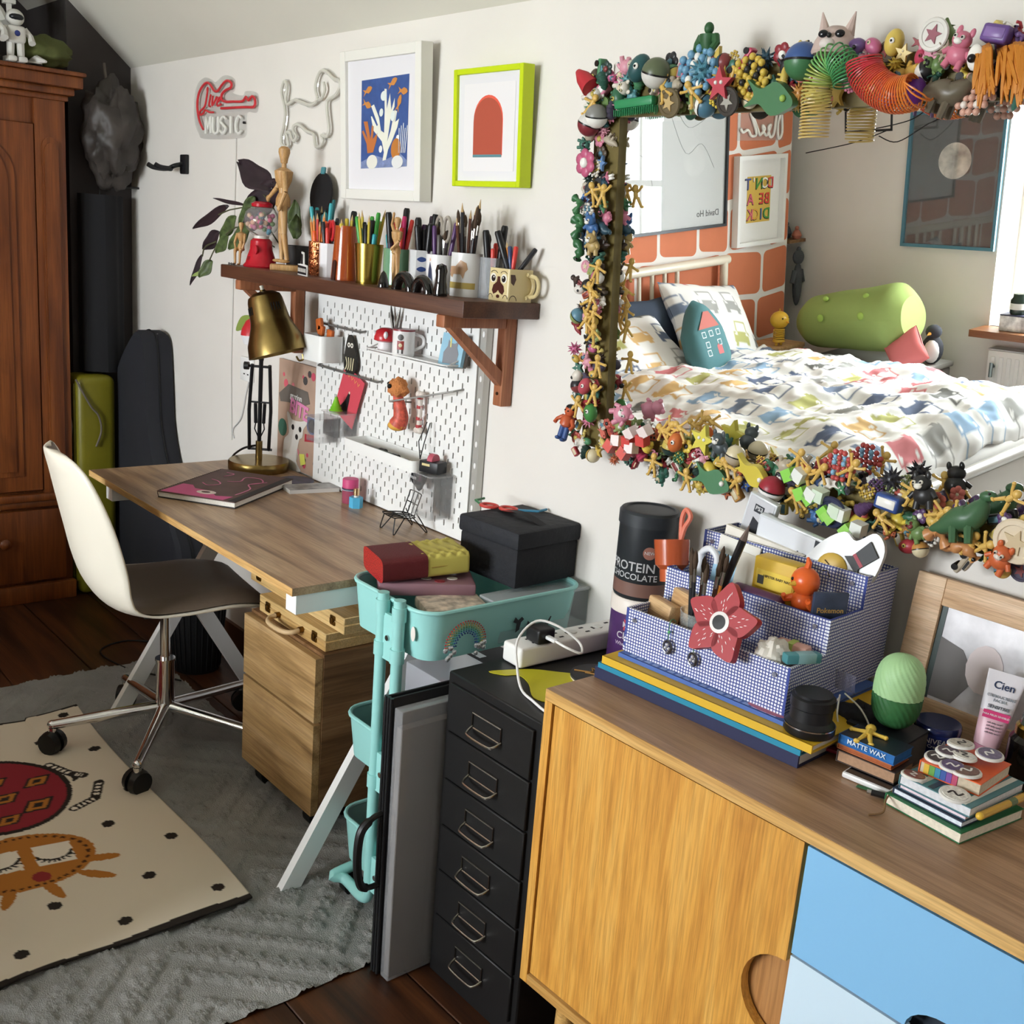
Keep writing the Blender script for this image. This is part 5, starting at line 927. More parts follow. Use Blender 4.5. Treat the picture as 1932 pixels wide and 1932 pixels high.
for q in (-1, 1): MB().tube([(q*.026+.02*math.cos(a), 0, .135+.028*math.sin(a)) for a in [2*PI*i/18 for i in range(18)]], .004, 8, True).o('handle', mat('a59d92', .35), ss); MB().tube([(q*.014, 0, .112), (-q*.002, 0, 0)], [.006, .002], 6).o('blade', mat('b4b4b4', .2, 1), ss)
fillpot((1.225, -.105, ZH), .028, 'white penguin cup', [('marker', '5a3a6a', .16), ('pencil', '55504c', .15), ('marker', '55504c', .14), ('pencil', '2a2a2e', .16), ('brush', '55504c', .15)])
dc = pot('dachshund_tin', 'white tin printed with a brown sausage dog, full of brushes', (1.325, -.105, ZH), cupprof(.036, .036, .098), mat('dcdbd9', .3), 'tin')
onc(.036, -1.4, [(-.034, .05), (-.03, .066), (.0, .068), (.012, .082), (.026, .076), (.03, .062), (.024, .055), (.02, .04), (.014, .05), (-.006, .05), (-.01, .042)], 0, 'b5906e', dc); onc(.036, -1.4, [(-.032, .052), (-.024, .062), (-.02, .055)], 0, 'b8404a', dc, 1); onc(.036, -1.4, [(-.05, .018), (.05, .018), (.05, .032), (-.05, .032)], 0, 'b09a54', dc)
fillpot((1.325, -.105, ZH), .03, 'sausage dog tin', [('brush', '5a3424', .2), ('brush', '2a2a2e', .185), ('pencil', '2a2a2e', .215), ('brush', '5a3424', .17), ('pencil', '5a3424', .2), ('brush', '55504c', .18), ('brush', '2a2a2e', .19), ('pencil', '5a3424', .17)])
cl = thing('acrylic_holder', 'clear square acrylic holder with black marker and brushes', 'holder', (1.375, -.062, ZH), rad(8)); b = MB()
for x0, x1, y0, y1 in ((-.03, .03, -.03, -.028), (-.03, .03, .028, .03), (-.03, -.028, -.028, .028), (.028, .03, -.028, .028)): b.b(x0, x1, y0, y1, 0, .092)
b.b(-.03, .03, -.03, .03, 0, .003); b.o('body', glass('c8ccd0', .05, .3), cl, kind='stuff')
fillpot((1.375, -.062, ZH), .024, 'clear acrylic holder', [('fat', '2a2a2e', .16), ('brush', '5a3424', .15), ('marker', 'd8443c', .12), ('brush', '55504c', .14)])
# black glossy serpent ornament in four pieces
SERM = mat('0b0b0c', .08, coat=.6); sg = 'black serpent ornament pieces'
def serp(loc, b, label): t = thing('serpent_ornament', label, 'ornament', loc, group=sg); b.o('body', SERM, t); return t
serp((1.108, -.188, ZH), MB().lathe([(.014, 0), (.014, .008), (.011, .02), (.006, .034), (0, .04)], 18), 'glossy black pointed serpent tail ornament on the shelf edge')
for x, r, lb in ((1.195, .029, 'glossy black arched serpent hump nearest the tail'), (1.272, .026, 'glossy black arched serpent hump nearest the head')):
    serp((x, -.188, ZH), MB().tube([(r*math.cos(a), 0, r*1.15*math.sin(a)) for a in [PI*i/14 for i in range(15)]], .0125, 14), lb)
serp((1.342, -.188, ZH), MB().lathe([(.016, 0), (.017, .008), (.013, .03), (.0125, .045), (.014, .056), (.011, .068), (0, .072)], 18), 'glossy black upright serpent head ornament on the shelf edge')
# pug mug
pm_ = thing('pug_mug', 'square mug painted as a pug face with curled tail', 'mug', (1.43, -.056, ZH)); CRM = mat('d9c794', .28)
hw = .036; b = MB(); o = rrect(-hw, hw, -hw, hw, .005, 3); i = rrect(-hw+.004, hw-.004, -hw+.004, hw-.004, .003, 3); n = len(o)
b.add([(x, y, 0) for x, y in o]+[(x, y, .072) for x, y in o]+[(x, y, .072) for x, y in i]+[(x, y, .006) for x, y in i], [(k, (k+1) % n, n+(k+1) % n, n+k) for k in range(n)]+[(n+k, n+(k+1) % n, 2*n+(k+1) % n, 2*n+k) for k in range(n)]+[(2*n+k, 2*n+(k+1) % n, 3*n+(k+1) % n, 3*n+k) for k in range(n)]+[tuple(range(n-1, -1, -1)), tuple(range(3*n, 4*n))]); b.o('body', CRM, pm_)
F = lambda pl, c, k: dec(pm_, pl, c, k, -hw-.0001, 'face_paint', .35)
F([(-.004, .054), (.004, .054), (.006, .042), (.018, .034), (.022, .022), (.016, .014), (.006, .018), (0, .024), (-.006, .018), (-.016, .014), (-.022, .022), (-.018, .034), (-.006, .042)], '4a2018', 1)
for q in (-1, 1): F(circ(q*.019, .05, .0105, 16), 'ece6d8', 2); F(circ(q*.018, .049, .0072, 16), '1d120e', 3); F(circ(q*.0165, .052, .002, 8), 'ffffff', 4); F(ribbon(circ(q*.017, .056, .013, 9, .01, .5, 2.6), .0014), '3a281c', 1)
F(circ(0, .01, .006, 12, .004), '4a2018', 1)
for q in (-1, 1): F(ribbon(circ(q*.026, .004, .008, 9, .01, .2, 2.9), .0014), '3a281c', 1)
SX = lambda pl, c, k, nm='paint': MB().prism(pl, .0003*k, .0003*k+.0003, FACE_X((hw+.0001, 0, 0))).o(nm, mat(c, .35), pm_)
SX([(-.033, .06), (-.02, .06), (-.016, .05), (-.022, .036), (-.03, .042)], '4a2c20', 1); SX(ribbon(circ(-.022, .0, .011, 9, .014, .2, 2.9), .0014), '3a281c', 1)
MB().tube([(hw+.003, .014+.02*math.cos(a), .036+.026*math.sin(a)) for a in [-PI/2+PI*i/12 for i in range(13)]], .0045, 8).o('relief_tail', CRM, pm_)
MB().tube(spl([(0, hw-.002, .058), (0, hw+.022, .054), (0, hw+.03, .036), (0, hw+.022, .016), (0, hw-.002, .012)]) if 0 else spl([(hw-.002, .02, .06), (hw+.02, .026, .056), (hw+.028, .028, .036), (hw+.02, .026, .016), (hw-.002, .02, .012)]), .0045, 8).o('handle', CRM, pm_)
for kind, c, L, tx, lb in (('marker', '2a2a2e', .13, .75, 'long black-capped pen sticking out sideways from the pug mug'), ('marker', '34466e', .11, -.15, 'blue pen standing in the pug mug'), ('pencil', 'd8842e', .12, -.25, 'orange pencil standing in the pug mug'), ('marker', 'd8443c', .11, .1, 'red pen standing in the pug mug'), ('fat', '2a2a2e', .15, -.45, 'thick black marker leaning out of the pug mug')):
    pen(kind, c, (1.43+tx*.01, -.056, ZH+.01), tx, PI/2, L, lb, None) if 0 else pen(kind, c, (1.43-.02*tx, -.056-.02*tx, ZH+.012), tx*.8, rad(130), L, lb, lb)
# ------------------------------------------------------------ things on the filing cabinet
ZK = .673
st = MB().prism([(p.x, p.y) for p in spl([Vector(c+(0,)) for c in ((1.845, -.385), (1.875, -.37), (1.89, -.345), (1.93, -.355), (1.985, -.39), (2.02, -.37), (2.03, -.3), (2.0, -.23), (1.95, -.235), (1.91, -.27), (1.88, -.30), (1.86, -.34))], 4, True)], ZK-.0005, ZK+.0005).o('sticker', mat('c8c01e', .5)); tag(st, 'yellow splash-shaped sticker stuck on the black filing cabinet top', 'sticker')
es = thing('extension_lead', 'white four-gang extension socket lying on the filing cabinet', 'extension lead', (1.845, -.17, ZK+.001), rad(88)); EW = mat('eeece8', .35)
MB().rb(-.155, .155, -.03, .03, 0, .042, .006, 3).o('body', EW, es)
for k in range(4):
    x = -.095+.072*k
    for dx, dy, w, l in ((.012, 0, .005, .011), (-.012, .011, .011, .005), (-.012, -.011, .011, .005)): MB().b(x+dx-w/2, x+dx+w/2, dy-l/2, dy+l/2, .0415, .0425).o('socket_hole', mat('2a2a2a', .7), es)
    MB().prism(circ(x+.028, .0, .009, 16), .042, .044).o('switch', mat('dedcd8', .35), es)
MB().b(.135, .15, -.012, .012, .042, .043).o('indicator', mat('c04a40', .4), es)
pg_ = thing('mains_plug', 'black mains charger plug pushed into the extension socket', 'plug', (1.852, -.262, ZK+.0435), rad(88)); MB().rb(-.022, .022, -.022, .022, 0, .032, .006, 3).o('body', mat('18181a', .4), pg_); MB().rb(.018, .04, -.008, .008, .012, .02, .003).o('usb_plug', mat('e6e6e6', .3), pg_) if 0 else MB().rb(-.006, .006, -.05, -.02, .012, .02, .003).o('usb_plug', mat('e6e6e6', .3), pg_)
wc_ = MB().tube(spl([(1.9, -.265, ZK+.06), (1.93, -.26, ZK+.055), (1.945, -.235, ZK+.045), (1.925, -.225, ZK+.06), (1.89, -.25, ZK+.085), (1.855, -.28, ZK+.09), (1.86, -.33, ZK+.06), (1.9, -.36, ZK+.02), (1.95, -.39, ZK+.003), (2.0, -.405, ZK+.003), (2.05, -.415, ZK+.003), (2.076, -.4, ZK+.003)], 5), .0026, 8).o('charging_cable', mat('eceae8', .4)); tag(wc_, 'white charging cable looping over the filing cabinet', 'cable')
ds = thing('round_tin', 'flat round black dish with a gold star on the filing cabinet', 'dish', (1.985, -.225, ZK+.001)); MB().lathe([(.05, 0), (.053, .004), (.053, .007)], 36).o('base', mat('d8c8b0', .4), ds); MB().lathe([(.0535, .007), (.0535, .011), (.05, .013), (0, .0135)], 36).o('lid', mat('2a2a2c', .5), ds)
sp_ = [((.024 if k % 2 == 0 else .010)*math.cos(rad(36*k+20)), (.024 if k % 2 == 0 else .010)*math.sin(rad(36*k+20))) for k in range(10)]
MB().tube([(x, y, .0145) for x, y in sp_], .0016, 6, True).o('star', mat('d0a060', .3, .8), ds); MB().tube([(-.01, -.01, .0145), (-.035, -.03, .0145)], .0016).o('star_tail', mat('d0a060', .3, .8), ds)
pu = thing('supplement_tub', 'purple supplement tub with cream lid under the black tub', 'tub', (1.955, -.09, ZK+.001), rad(-20)); MB().lathe([(.056, 0), (.058, .004), (.058, .118)], 36).o('body', mat('4a2a5e', .4, var=.15, vs=20), pu); MB().lathe([(.06, .118), (.06, .145), (.057, .149), (0, .149)], 36).o('lid', mat('e6dcd2', .4), pu)
def wraptext(t, s, size, Rr, a0, z, c, sp=1):
    o = text(s, size, mat(c, .5), t, Matrix.Identity(4), sp=sp)
    for v in o.data.vertices: a = a0+v.co.x/Rr; h = v.co.y; v.co = ((Rr+.0006)*math.cos(a), (Rr+.0006)*math.sin(a), z+h)
    return o
CAM_A = math.atan2(-1.55, 1.4)
a0 = CAM_A+rad(20)
for s_, sz, z, c in (('MTO', .016, .096, 'f0e8ee'), ('CLEAR', .02, .072, 'f4f0f4'), ('Whey Protein', .011, .055, 'e8dcea'), ('VEGAN', .012, .03, 'f0e8ee')): wraptext(pu, s_, sz, .058, a0-.25, z, c)
onc(.058, a0-.3, [(-.012, .084), (.012, .084), (.012, .108), (.0, .1), (-.012, .108)], 0, 'b83a48', pu)
bt = thing('protein_tub', 'tall black protein powder tub with rounded lid and pink band', 'tub', (1.955, -.09, ZK+.1505), rad(-20)); MB().lathe([(.056, 0), (.0585, .004), (.0585, .148)], 40).o('body', mat('24282c', .4), bt); MB().lathe([(.061, .148), (.061, .172), (.057, .177), (.05, .1775), (.048, .175), (0, .175)], 40).o('lid', mat('2e3236', .45), bt); MB().lathe([(.0588, .008), (.0588, .035)], 40).o('band', mat('7a5a50', .45), bt)
for s_, sz, z, da in (('PROTEIN', .026, .068, -.52), ('CHOCOLATE', .018, .048, -.45)): wraptext(bt, s_, sz, .0588, a0+da, z, 'eeeeee', 1)
onc(.0588, a0+.12, circ(0, 0, .013, 20), .1, '9c6a5c', bt, 1); wraptext(bt, 'NEW', .009, .0592, a0+.12, .1, 'eeeeee')
onc(.0588, a0+.95, [(-.016, .06), (.02, .06), (.02, .125), (-.016, .125)], 0, 'b8b2a4', bt, 1)
for k in range(9): onc(.0588, a0+.95, [(-.013, .066+.006*k), (.017, .066+.006*k), (.017, .0685+.006*k), (-.013, .0685+.006*k)], 0, '5a564e', bt, 3)
# ------------------------------------------------------------ big flat books under the organiser
bk_r = rad(3.5); BO = (2.142, -.396)
def flatbook(dx, dy, w, d, z, h, c, label, pages=True, spine='front', r=0):
    t = thing('book', label, 'book', (BO[0]+dx, BO[1]+dy, z), bk_r+r)
    MB().b(0, w, .0, d, 0, .0016).o('back_cover', mat(c, .5), t); MB().b(.001, w-.004, .004, d-.004, .0016, h-.0016).o('pages', mat('d8d0c4', .8), t); MB().b(0, w, 0, d, h-.0016, h).o('cover', mat(c, .45), t); MB().b(0, w, -.002, .0015, 0, h).o('spine', mat(c, .5), t); return t
z = ZS+.0005
for dx, dy, w, d, h, c, lb in ((0, 0, .405, .29, .021, '22264a', 'thick navy book at the bottom of the pile under the organiser'), (.008, -.002, .40, .285, .009, '1f86a4', 'thin teal book in the pile under the organiser'), (.014, .0, .41, .285, .013, 'd9ae2a', 'yellow book in the pile under the organiser'), (.03, .022, .335, .27, .007, '4a6ab0', 'blue patterned booklet directly under the organiser')):
    t = flatbook(dx, dy, w, d, z, h, c, lb); z += h+.0005
for k in range(18): MB().b(.02+k*.0165, .031+k*.0165, .003, .011, .007, .0073).o('cover_print', mat('8fa4d0', .5), t)
MB().prism(circ(.29, .012, .034, 18, .009), .0073, .0077).o('cover_print', mat('b86a80', .5), t)
ZO = z
# ------------------------------------------------------------ woven-look organiser
def gridmat(a, b_, flip=0):
    m = bpy.data.materials.new('blue_weave_%s%s' % (a, b_)); m.use_nodes = True; nt = m.node_tree; p = nt.nodes['Principled BSDF']; L = nt.links.new
    tc = nt.nodes.new('ShaderNodeTexCoord'); nz = nt.nodes.new('ShaderNodeTexNoise'); nz.inputs['Scale'].default_value = 40; L(tc.outputs['Object'], nz.inputs['Vector'])
    mx = nt.nodes.new('ShaderNodeVectorMath'); mx.operation = 'MULTIPLY_ADD'; mx.inputs[1].default_value = (.003, .003, .003); L(nz.outputs['Color'], mx.inputs[0]); L(tc.outputs['Object'], mx.inputs[2])
    sp = nt.nodes.new('ShaderNodeSeparateXYZ'); L(mx.outputs[0], sp.inputs[0]); outs = []
    for ax in (a, b_):
        q = nt.nodes.new('ShaderNodeMath'); q.operation = 'MULTIPLY'; q.inputs[1].default_value = 185; L(sp.outputs['XYZ'.index(ax)], q.inputs[0])
        w = nt.nodes.new('ShaderNodeMath'); w.operation = 'FRACT'; L(q.outputs[0], w.inputs[0])
        g = nt.nodes.new('ShaderNodeMath'); g.operation = 'LESS_THAN'; g.inputs[1].default_value = .33; L(w.outputs[0], g.inputs[0]); outs.append(g)
    ad = nt.nodes.new('ShaderNodeMath'); ad.operation = 'MAXIMUM'; L(outs[0].outputs[0], ad.inputs[0]); L(outs[1].outputs[0], ad.inputs[1])
    cm = nt.nodes.new('ShaderNodeMix'); cm.data_type = 'RGBA'; cm.inputs[6].default_value = lin('e8eaf0'); cm.inputs[7].default_value = lin('3c4a92'); L(ad.outputs[0], cm.inputs[0]); L(cm.outputs[2], p.inputs['Base Color']); p.inputs['Roughness'].default_value = .8
    return m
GXZ, GYZ, GXY = gridmat('X', 'Z'), gridmat('Y', 'Z'), gridmat('X', 'Y')
og = thing('desk_organiser', 'three-tier cardboard organiser covered in blue and white woven check', 'organiser', (2.168, -.362, ZO), rad(4)); OW, OD = .322, .302
for nm, y, h in (('front_panel', 0, .078), ('divider', .1, .135), ('divider', .2, .19), ('back_panel', OD-.004, .19)): MB().b(.004, OW-.004, y, y+.004, 0, h).o(nm, GXZ, og)
for x in (0, OW-.004): MB().prism([(0, 0), (OD, 0), (OD, .19), (.2, .19), (.2, .135), (.1, .135), (.1, .078), (0, .078)], x, x+.004, FR((0, 0, 0), (0, 1, 0), (0, 0, 1), (1, 0, 0))).o('side_panel', GYZ, og)
MB().b(.004, OW-.004, .004, OD-.004, 0, .003).o('floor_panel', GXY, og)
for x, z_ in ((.02, .06), (OW-.025, .06), (OW-.025, .118), (OW-.025, .172), (.02, .172)): MB().cyl((x, -.001 + (0 if z_ < .1 else .1 if z_ < .15 else .2), z_), (x, -.003+(0 if z_ < .1 else .1 if z_ < .15 else .2), z_), .004, n=8).o('rivet', mat('9a9aa8', .3, 1), og)
OM = Matrix.Translation((2.168, -.362, ZO)) @ Matrix.Rotation(rad(4), 4, 'Z')
def OL(x, y, z): return tuple(OM @ Vector((x, y, z)))
# front tier
for k, (x, z_, lb) in enumerate(((.03, .004, 'pale wooden brush block standing in the organiser front tier'), (.062, .004, 'second pale wooden block with grooved edge in the organiser front tier'))):
    t = thing('wooden_block', lb, 'block', OL(x, .05+.02*k, z_), rad(-20), rot=(rad(-8), 0, rad(-15))); MB().rb(-.035, .035, -.012, .012, 0, .085+.02*k, .004).o('body', wood('bf9465', 'cfa878', 'dbb88a', 'x', 3, .5), t); MB().rb(-.036, .036, -.0135, -.011, .05, .062, .002).o('groove_strip', mat('a8825a', .5), t)
gt = thing('glass_tumbler', 'clear glass tumbler of paint brushes in the organiser front tier', 'tumbler', OL(.115, .05, .004)); MB().lathe([(.026, 0), (.034, .092), (.0325, .092), (.0245, .005), (0, .005)], 28).o('body', glass('eaf2ee', .02, .16), gt)
BLs = (('5a3424', .16), ('2a2a2e', .175), ('1e5a5e', .14), ('5a3424', .165), ('2a2a2e', .155), ('34466e', .15), ('d8842e', .17), ('2a2a2e', .16), ('5a3424', .15), ('1e5a5e', .155), ('2a2a2e', .17))
g0 = OL(.115, .05, .01)
for k, (c, L) in enumerate(BLs):
    L += .025
    a = 2*PI*k/len(BLs)*1.9; lb = '%s-handled paint brush standing in the glass tumbler' % CN[c]; pen('brush', c, (g0[0]+.012*math.cos(a), g0[1]+.012*math.sin(a), g0[2]), .07+.06*R.random(), a+PI/2, L, lb, lb)
bp_ = thing('giant_pencil', 'long thick black pencil leaning out of the glass tumbler', 'pencil', OL(.105, .06, .012), rot=(rad(-4), rad(15), 0)); MB().cyl((0, 0, 0), (0, 0, .225), .0065, n=6).o('shaft', mat('1a1a1c', .4), bp_); MB().cyl((0, 0, .225), (0, 0, .252), .0065, .0008, n=6).o('point', mat('6a5a52', .6), bp_)
fl_ = thing('flower_ornament', 'red five-petalled flower ornament with white flecks and black centre', 'ornament', OL(.2, -.006, .112), rot=(rad(-20), rad(-10), rad(8)))
def petal(a): 
    pts = [Vector((0, .006, 0)), Vector((.02, .02, 0)), Vector((.03, .04, 0)), Vector((.018, .062, 0)), Vector((.002, .076, 0)), Vector((-.014, .056, 0)), Vector((-.028, .032, 0)), Vector((-.016, .014, 0))]
    return [(p.x*math.cos(a)-p.y*math.sin(a), p.x*math.sin(a)+p.y*math.cos(a)) for p in spl(pts, 4, True)]
RF = mat('a30f1a', .45)
for k in range(5):
    a = rad(72*k-8); MB().prism(petal(a), 0, .018, FACE_Y((0, 0, 0))).o('petal', RF, fl_)
    for i in range(9): 
        u, v = R.uniform(-.013, .013), .024+.004*i; x, y = u*math.cos(a)-v*math.sin(a), u*math.sin(a)+v*math.cos(a); q = a+PI/2-u*10
        MB().prism(ribbon([(x-.003*math.cos(q), y-.003*math.sin(q)), (x, y), (x+.003*math.cos(q), y+.003*math.sin(q))], [.0004, .0014, .0004]), .018, .0186, FACE_Y((0, 0, 0))).o('fleck', mat('f4e8e8', .4), fl_)
MB().lathe([(.02, .016), (.02, .019), (.014, .02)], 24, FACE_Y((0, 0, 0))).o('centre_ring', mat('e8e0dc', .4), fl_); MB().lathe([(.0135, .018), (.0135, .0205), (0, .021)], 20, FACE_Y((0, 0, 0))).o('centre', mat('161214', .5), fl_)
fl_.scale = (.86, .86, .86)
pbll = thing('paper_ball', 'crumpled cream paper ball in the organiser front tier', 'paper ball', OL(.268, .035, .07)); MB().grid(lump(.03, .03, .028, 9, .35), 24, 18).o('body', mat('ded8cc', .9), pbll, ang=20)
sp2 = thing('soap_bar', 'pink soap bar tied with green ribbon in the organiser', 'soap', OL(.278, .075, .045), rad(10), rot=(0, 0, rad(10))); MB().rb(-.028, .028, -.012, .012, 0, .045, .005).o('bar', mat('dca898', .5), sp2); MB().b(-.006, .004, -.0125, .0125, -.0, .0455).o('ribbon', mat('b8c86a', .5), sp2)
er = thing('eraser', 'teal eraser resting on the organiser front corner', 'eraser', OL(.318, .035, .0785), rad(65)); MB().rb(-.03, .03, -.009, .009, 0, .016, .003).o('body', mat('4a8a90', .5), er); MB().rb(-.012, .022, -.0094, .0094, -.0003, .0163, .003).o('sleeve', mat('86aeb0', .35), er)
for x, ln, lb in ((.098, .03, 'left round metal charm earring hooked on the organiser front'), (.15, .034, 'right round metal charm earring hooked on the organiser front')):
    t = thing('charm_earring', lb, 'earring', OL(x, -.003, .08)); MB().tube(spl([(0, .01, .0), (0, .004, .006), (0, -.004, .002), (0, -.004, -ln)]), .0008, 5).o('wire', mat('5a8a60', .3, .6), t); MB().ell((0, -.004, -ln*.5), .0028).o('bead', mat('5ab070', .3), t)
    MB().tube([(.0085*math.cos(a), -.004, -ln-.011+.0105*math.sin(a)) for a in [2*PI*i/16 for i in range(16)]], .0022, 6, True).o('ring', mat('6a6a70', .3, 1), t)
    for a in (90, 210, 330): MB().ell((.004*math.cos(rad(a)), -.004, -ln-.011+.004*math.sin(rad(a))), .0032, 8, 6).o('stone', mat('d8d8de', .2, .6), t)
# middle tier
oc = thing('beaker', 'translucent orange beaker with looped pink strap on the organiser edge', 'beaker', OL(-.012, .135, .098), rot=(rad(-6), rad(-14), 0)); MB().lathe([(.022, 0), (.022, .022), (.03, .03), (.032, .075), (.03, .075), (.02, .03), (0, .028)], 26).o('body', mat('d4683e', .2, trans=.35), oc); MB().tube(spl([(.02, 0, .07), (.03, 0, .095), (.044, 0, .115), (.034, 0, .128), (.024, 0, .11), (.022, 0, .07)]), .0045, 8).o('strap', mat('dc7a62', .5), oc)
cn_ = thing('cane', 'white plastic hook cane in the organiser middle tier', 'cane', OL(.03, .155, .01)); MB().tube(spl([(0, 0, 0), (0, 0, .135), (.002, 0, .152), (.018, 0, .162), (.034, 0, .152), (.036, 0, .14)]), .006, 10).o('body', mat('e2e4e8', .35), cn_)
for k, (x, w, h, c, lb) in enumerate(((.07, .085, .155, 'e8e4da', 'cream card standing in the organiser middle tier'), (.085, .09, .13, '9cc4dc', 'photo card of sky blue and sand in the organiser middle tier'), (.13, .06, .15, 'dcd6c8', 'beige folded paper in the organiser middle tier'))):
    t = thing('postcard', lb, 'card', OL(x, .185-.022*k, .034), rad(4), rot=(rad(-4), rad(4), rad(4))); MB().b(-w/2, w/2, -.001, .001, 0, h).o('card', mat(c, .6), t)
    if k == 1: dec(t, [(-w/2, 0), (w/2, 0), (w/2, .05), (0, .06), (-w/2, .04)], 'c8b49a', 1, -.0012); dec(t, [(.01, .03), (.03, .03), (.03, .055), (.01, .055)], '3a3438', 2, -.0012)
yb = thing('game_box', 'yellow card game box with black lettering in the organiser', 'box', OL(.19, .155, .055), rad(4)); MB().rb(-.04, .04, -.018, .018, 0, .135, .002).o('box', mat('d8b02a', .5), yb); MB().b(-.034, .036, -.0186, -.018, .085, .115).o('label', mat('e8c848', .5), yb); MB().b(-.03, -.018, -.019, -.0184, .09, .105).o('logo', mat('3a3a30', .5), yb); text('HIPSTER BABY NAMES', .006, mat('5a4a18', .5), yb, FACE_Y((.01, -.019, .105))); dec(yb, [(-.025, .01), (.03, .0), (.03, .03), (-.025, .04)], '2e2838', 1, -.0182)
pp = thing('glasses_case', 'purple glitter glasses case in the organiser middle tier', 'case', OL(.178, .118, .088), rad(4), rot=(rad(4), 0, rad(4))); MB().rb(-.05, .05, -.012, .012, 0, .055, .012, 4).o('shell', mat('5a3450', .3, var=.3, vs=20), pp)
ob = thing('toy_bird', 'orange plastic bird toy with yellow base in the organiser', 'toy', OL(.252, .13, .078)); OR = mat('e2642a', .28); YL = mat('dca83a', .35)
MB().lathe([(.016, 0), (.02, .004), (.019, .03), (.014, .036), (0, .036)], 20).o('base', YL, ob); MB().lathe([(.014, .034), (.021, .036), (.018, .044), (.012, .048)], 18).o('collar', OR, ob); MB().ell((0, 0, .062), (.02, .018, .02)).o('body', OR, ob); MB().ell((0, 0, .096), (.024, .022, .024), 16, 12).o('head', OR, ob); MB().tube([(0, 0, .116), (.002, 0, .128), (-.002, 0, .136)], [.006, .005, .002]).o('crest', OR, ob)
for q in (-1, 1): MB().tube([(q*.014, -.006, .066), (q*.026, -.014, .062), (q*.024, -.02, .07)], [.007, .006, .004]).o('wing', OR, ob)
MB().cyl((-.006, -.02, .094), (-.01, -.03, .092), .005, .001, n=8).o('beak', YL, ob); MB().ell((-.012, -.018, .1), .003).o('eye', mat('141414', .2), ob)
tc_ = thing('card_tin', 'small dark blue trading-card tin in the organiser corner', 'tin', OL(.30, .13, .11), rad(64), rot=(0, 0, rad(60))); MB().rb(-.03, .03, -.004, .004, 0, .06, .003).o('tin', mat('3c465c', .35, .3, var=.3, vs=30), tc_); text('Pokemon', .012, mat('b08a4a', .4), tc_, FACE_Y((0, -.0042, .03)))
# back tier
for k, (x, w, h, c, lb) in enumerate(((.045, .06, .25, 'c8c8cc', 'white-spined video game case at the back of the organiser'), (.125, .135, .19, 'dfe2e8', 'golf video game case with a player on its cover'))):
    t = thing('game_case', lb, 'game case', OL(x+.02*k, .262-.025*k, .08), rot=(rad(6), rad(14 if k == 0 else 8), rad(4)))
    w2 = w/2; hh = .19 if k == 0 else .155; MB().rb(-w2, w2, -.007, .007, 0, hh, .002).o('case', mat('d4d8dc', .15), t); dec(t, [(-w2+.004, .004), (w2-.004, .004), (w2-.004, hh-.004), (-w2+.004, hh-.004)], c, 1, -.0072)
    if k == 0: dec(t, [(-.02, .06), (.002, .06), (.012, hh-.05), (-.01, hh-.04)], '2a2c32', 2, -.0072); dec(t, [(-.012, hh-.03), (.008, hh-.03), (.008, hh-.015), (-.012, hh-.015)], '34363c', 2, -.0072); text('PS3', .011, mat('dddddd', .4), t, FACE_Y((-.002, -.0082, hh-.022))); text('PGA TOUR', .019, mat('20242c', .4), t, FACE_Y((.018, -.008, hh*.55)) @ Matrix.Rotation(-PI/2, 4, 'Z'), sp=.85)
    else:
        dec(t, [(-.01, .02), (.03, .03), (.042, .08), (.02, .12), (-.005, .1), (-.02, .06)], '2c2f34', 2, -.0072); dec(t, [(-.03, .01), (.015, .01), (.01, .06), (-.02, .08), (-.036, .05)], '4f7a44', 3, -.0072); dec(t, circ(.032, .105, .014, 14), '1f2226', 3, -.0072); dec(t, circ(.022, .096, .01, 12), 'c89a80', 4, -.0072); dec(t, circ(-.046, .05, .018, 18), 'f2f2f4', 3, -.0072); text('EA', .018, mat('b03038', .4), t, FACE_Y((-.046, -.0088, .05)), shear=.3); dec(t, [(w2-.02, .004), (w2-.004, .004), (w2-.004, hh-.004), (w2-.02, hh-.004)], '3a3e46', 2, -.0072)
wb = thing('sketch_pad', 'cream sketch pad standing behind the brushes in the organiser', 'pad', OL(.1, .222, .035), rad(4), rot=(rad(3), rad(6), rad(4))); MB().b(-.08, .08, -.004, .004, 0, .165).o('pad', mat('ebe5d8', .7), wb)
fc_ = thing('pale_keyring', 'pale cloudy resin keyring with golden face and black top hat', 'keyring', OL(.255, .215, .16), rot=(rad(-10), rad(12), rad(6)))
MB().prism([(p.x, p.y) for p in spl([Vector(c+(0,)) for c in ((-.06, 0), (-.045, .05), (-.015, .085), (.01, .08), (.035, .105), (.06, .085), (.062, .03), (.05, -.02), (.0, -.03), (-.04, -.025))], 5, True)], 0, .01, FACE_Y((0, 0, 0))).o('resin', mat('d8d8d6', .25, trans=.25), fc_)
MB().ell((-.008, -.011, .022), (.027, .006, .025), 18, 10).o('face', mat('c8a548', .4), fc_); MB().prism([(.008, .046), (.05, .03), (.058, .078), (.036, .086), (.028, .056), (.012, .062)] if 0 else [(.004, .05), (.038, .028), (.034, .04), (.056, .072), (.034, .09), (.016, .056)], .01, .014, FACE_Y((0, 0, 0))).o('hat', mat('1c1e20', .5), fc_); MB().prism(ribbon([(.018, .06), (.038, .046)], .006), .0141, .0146, FACE_Y((0, 0, 0))).o('hat_band', mat('a02c3c', .5), fc_)
for p_ in ([(-.022, .03), (-.012, .026)], [(-.002, .02), (.008, .018)], [(-.018, .012), (-.01, .016), (-.002, .008)]): MB().tube([(x, -.0172, z_) for x, z_ in p_], .001, 5).o('face_line', mat('4a3818', .5), fc_)
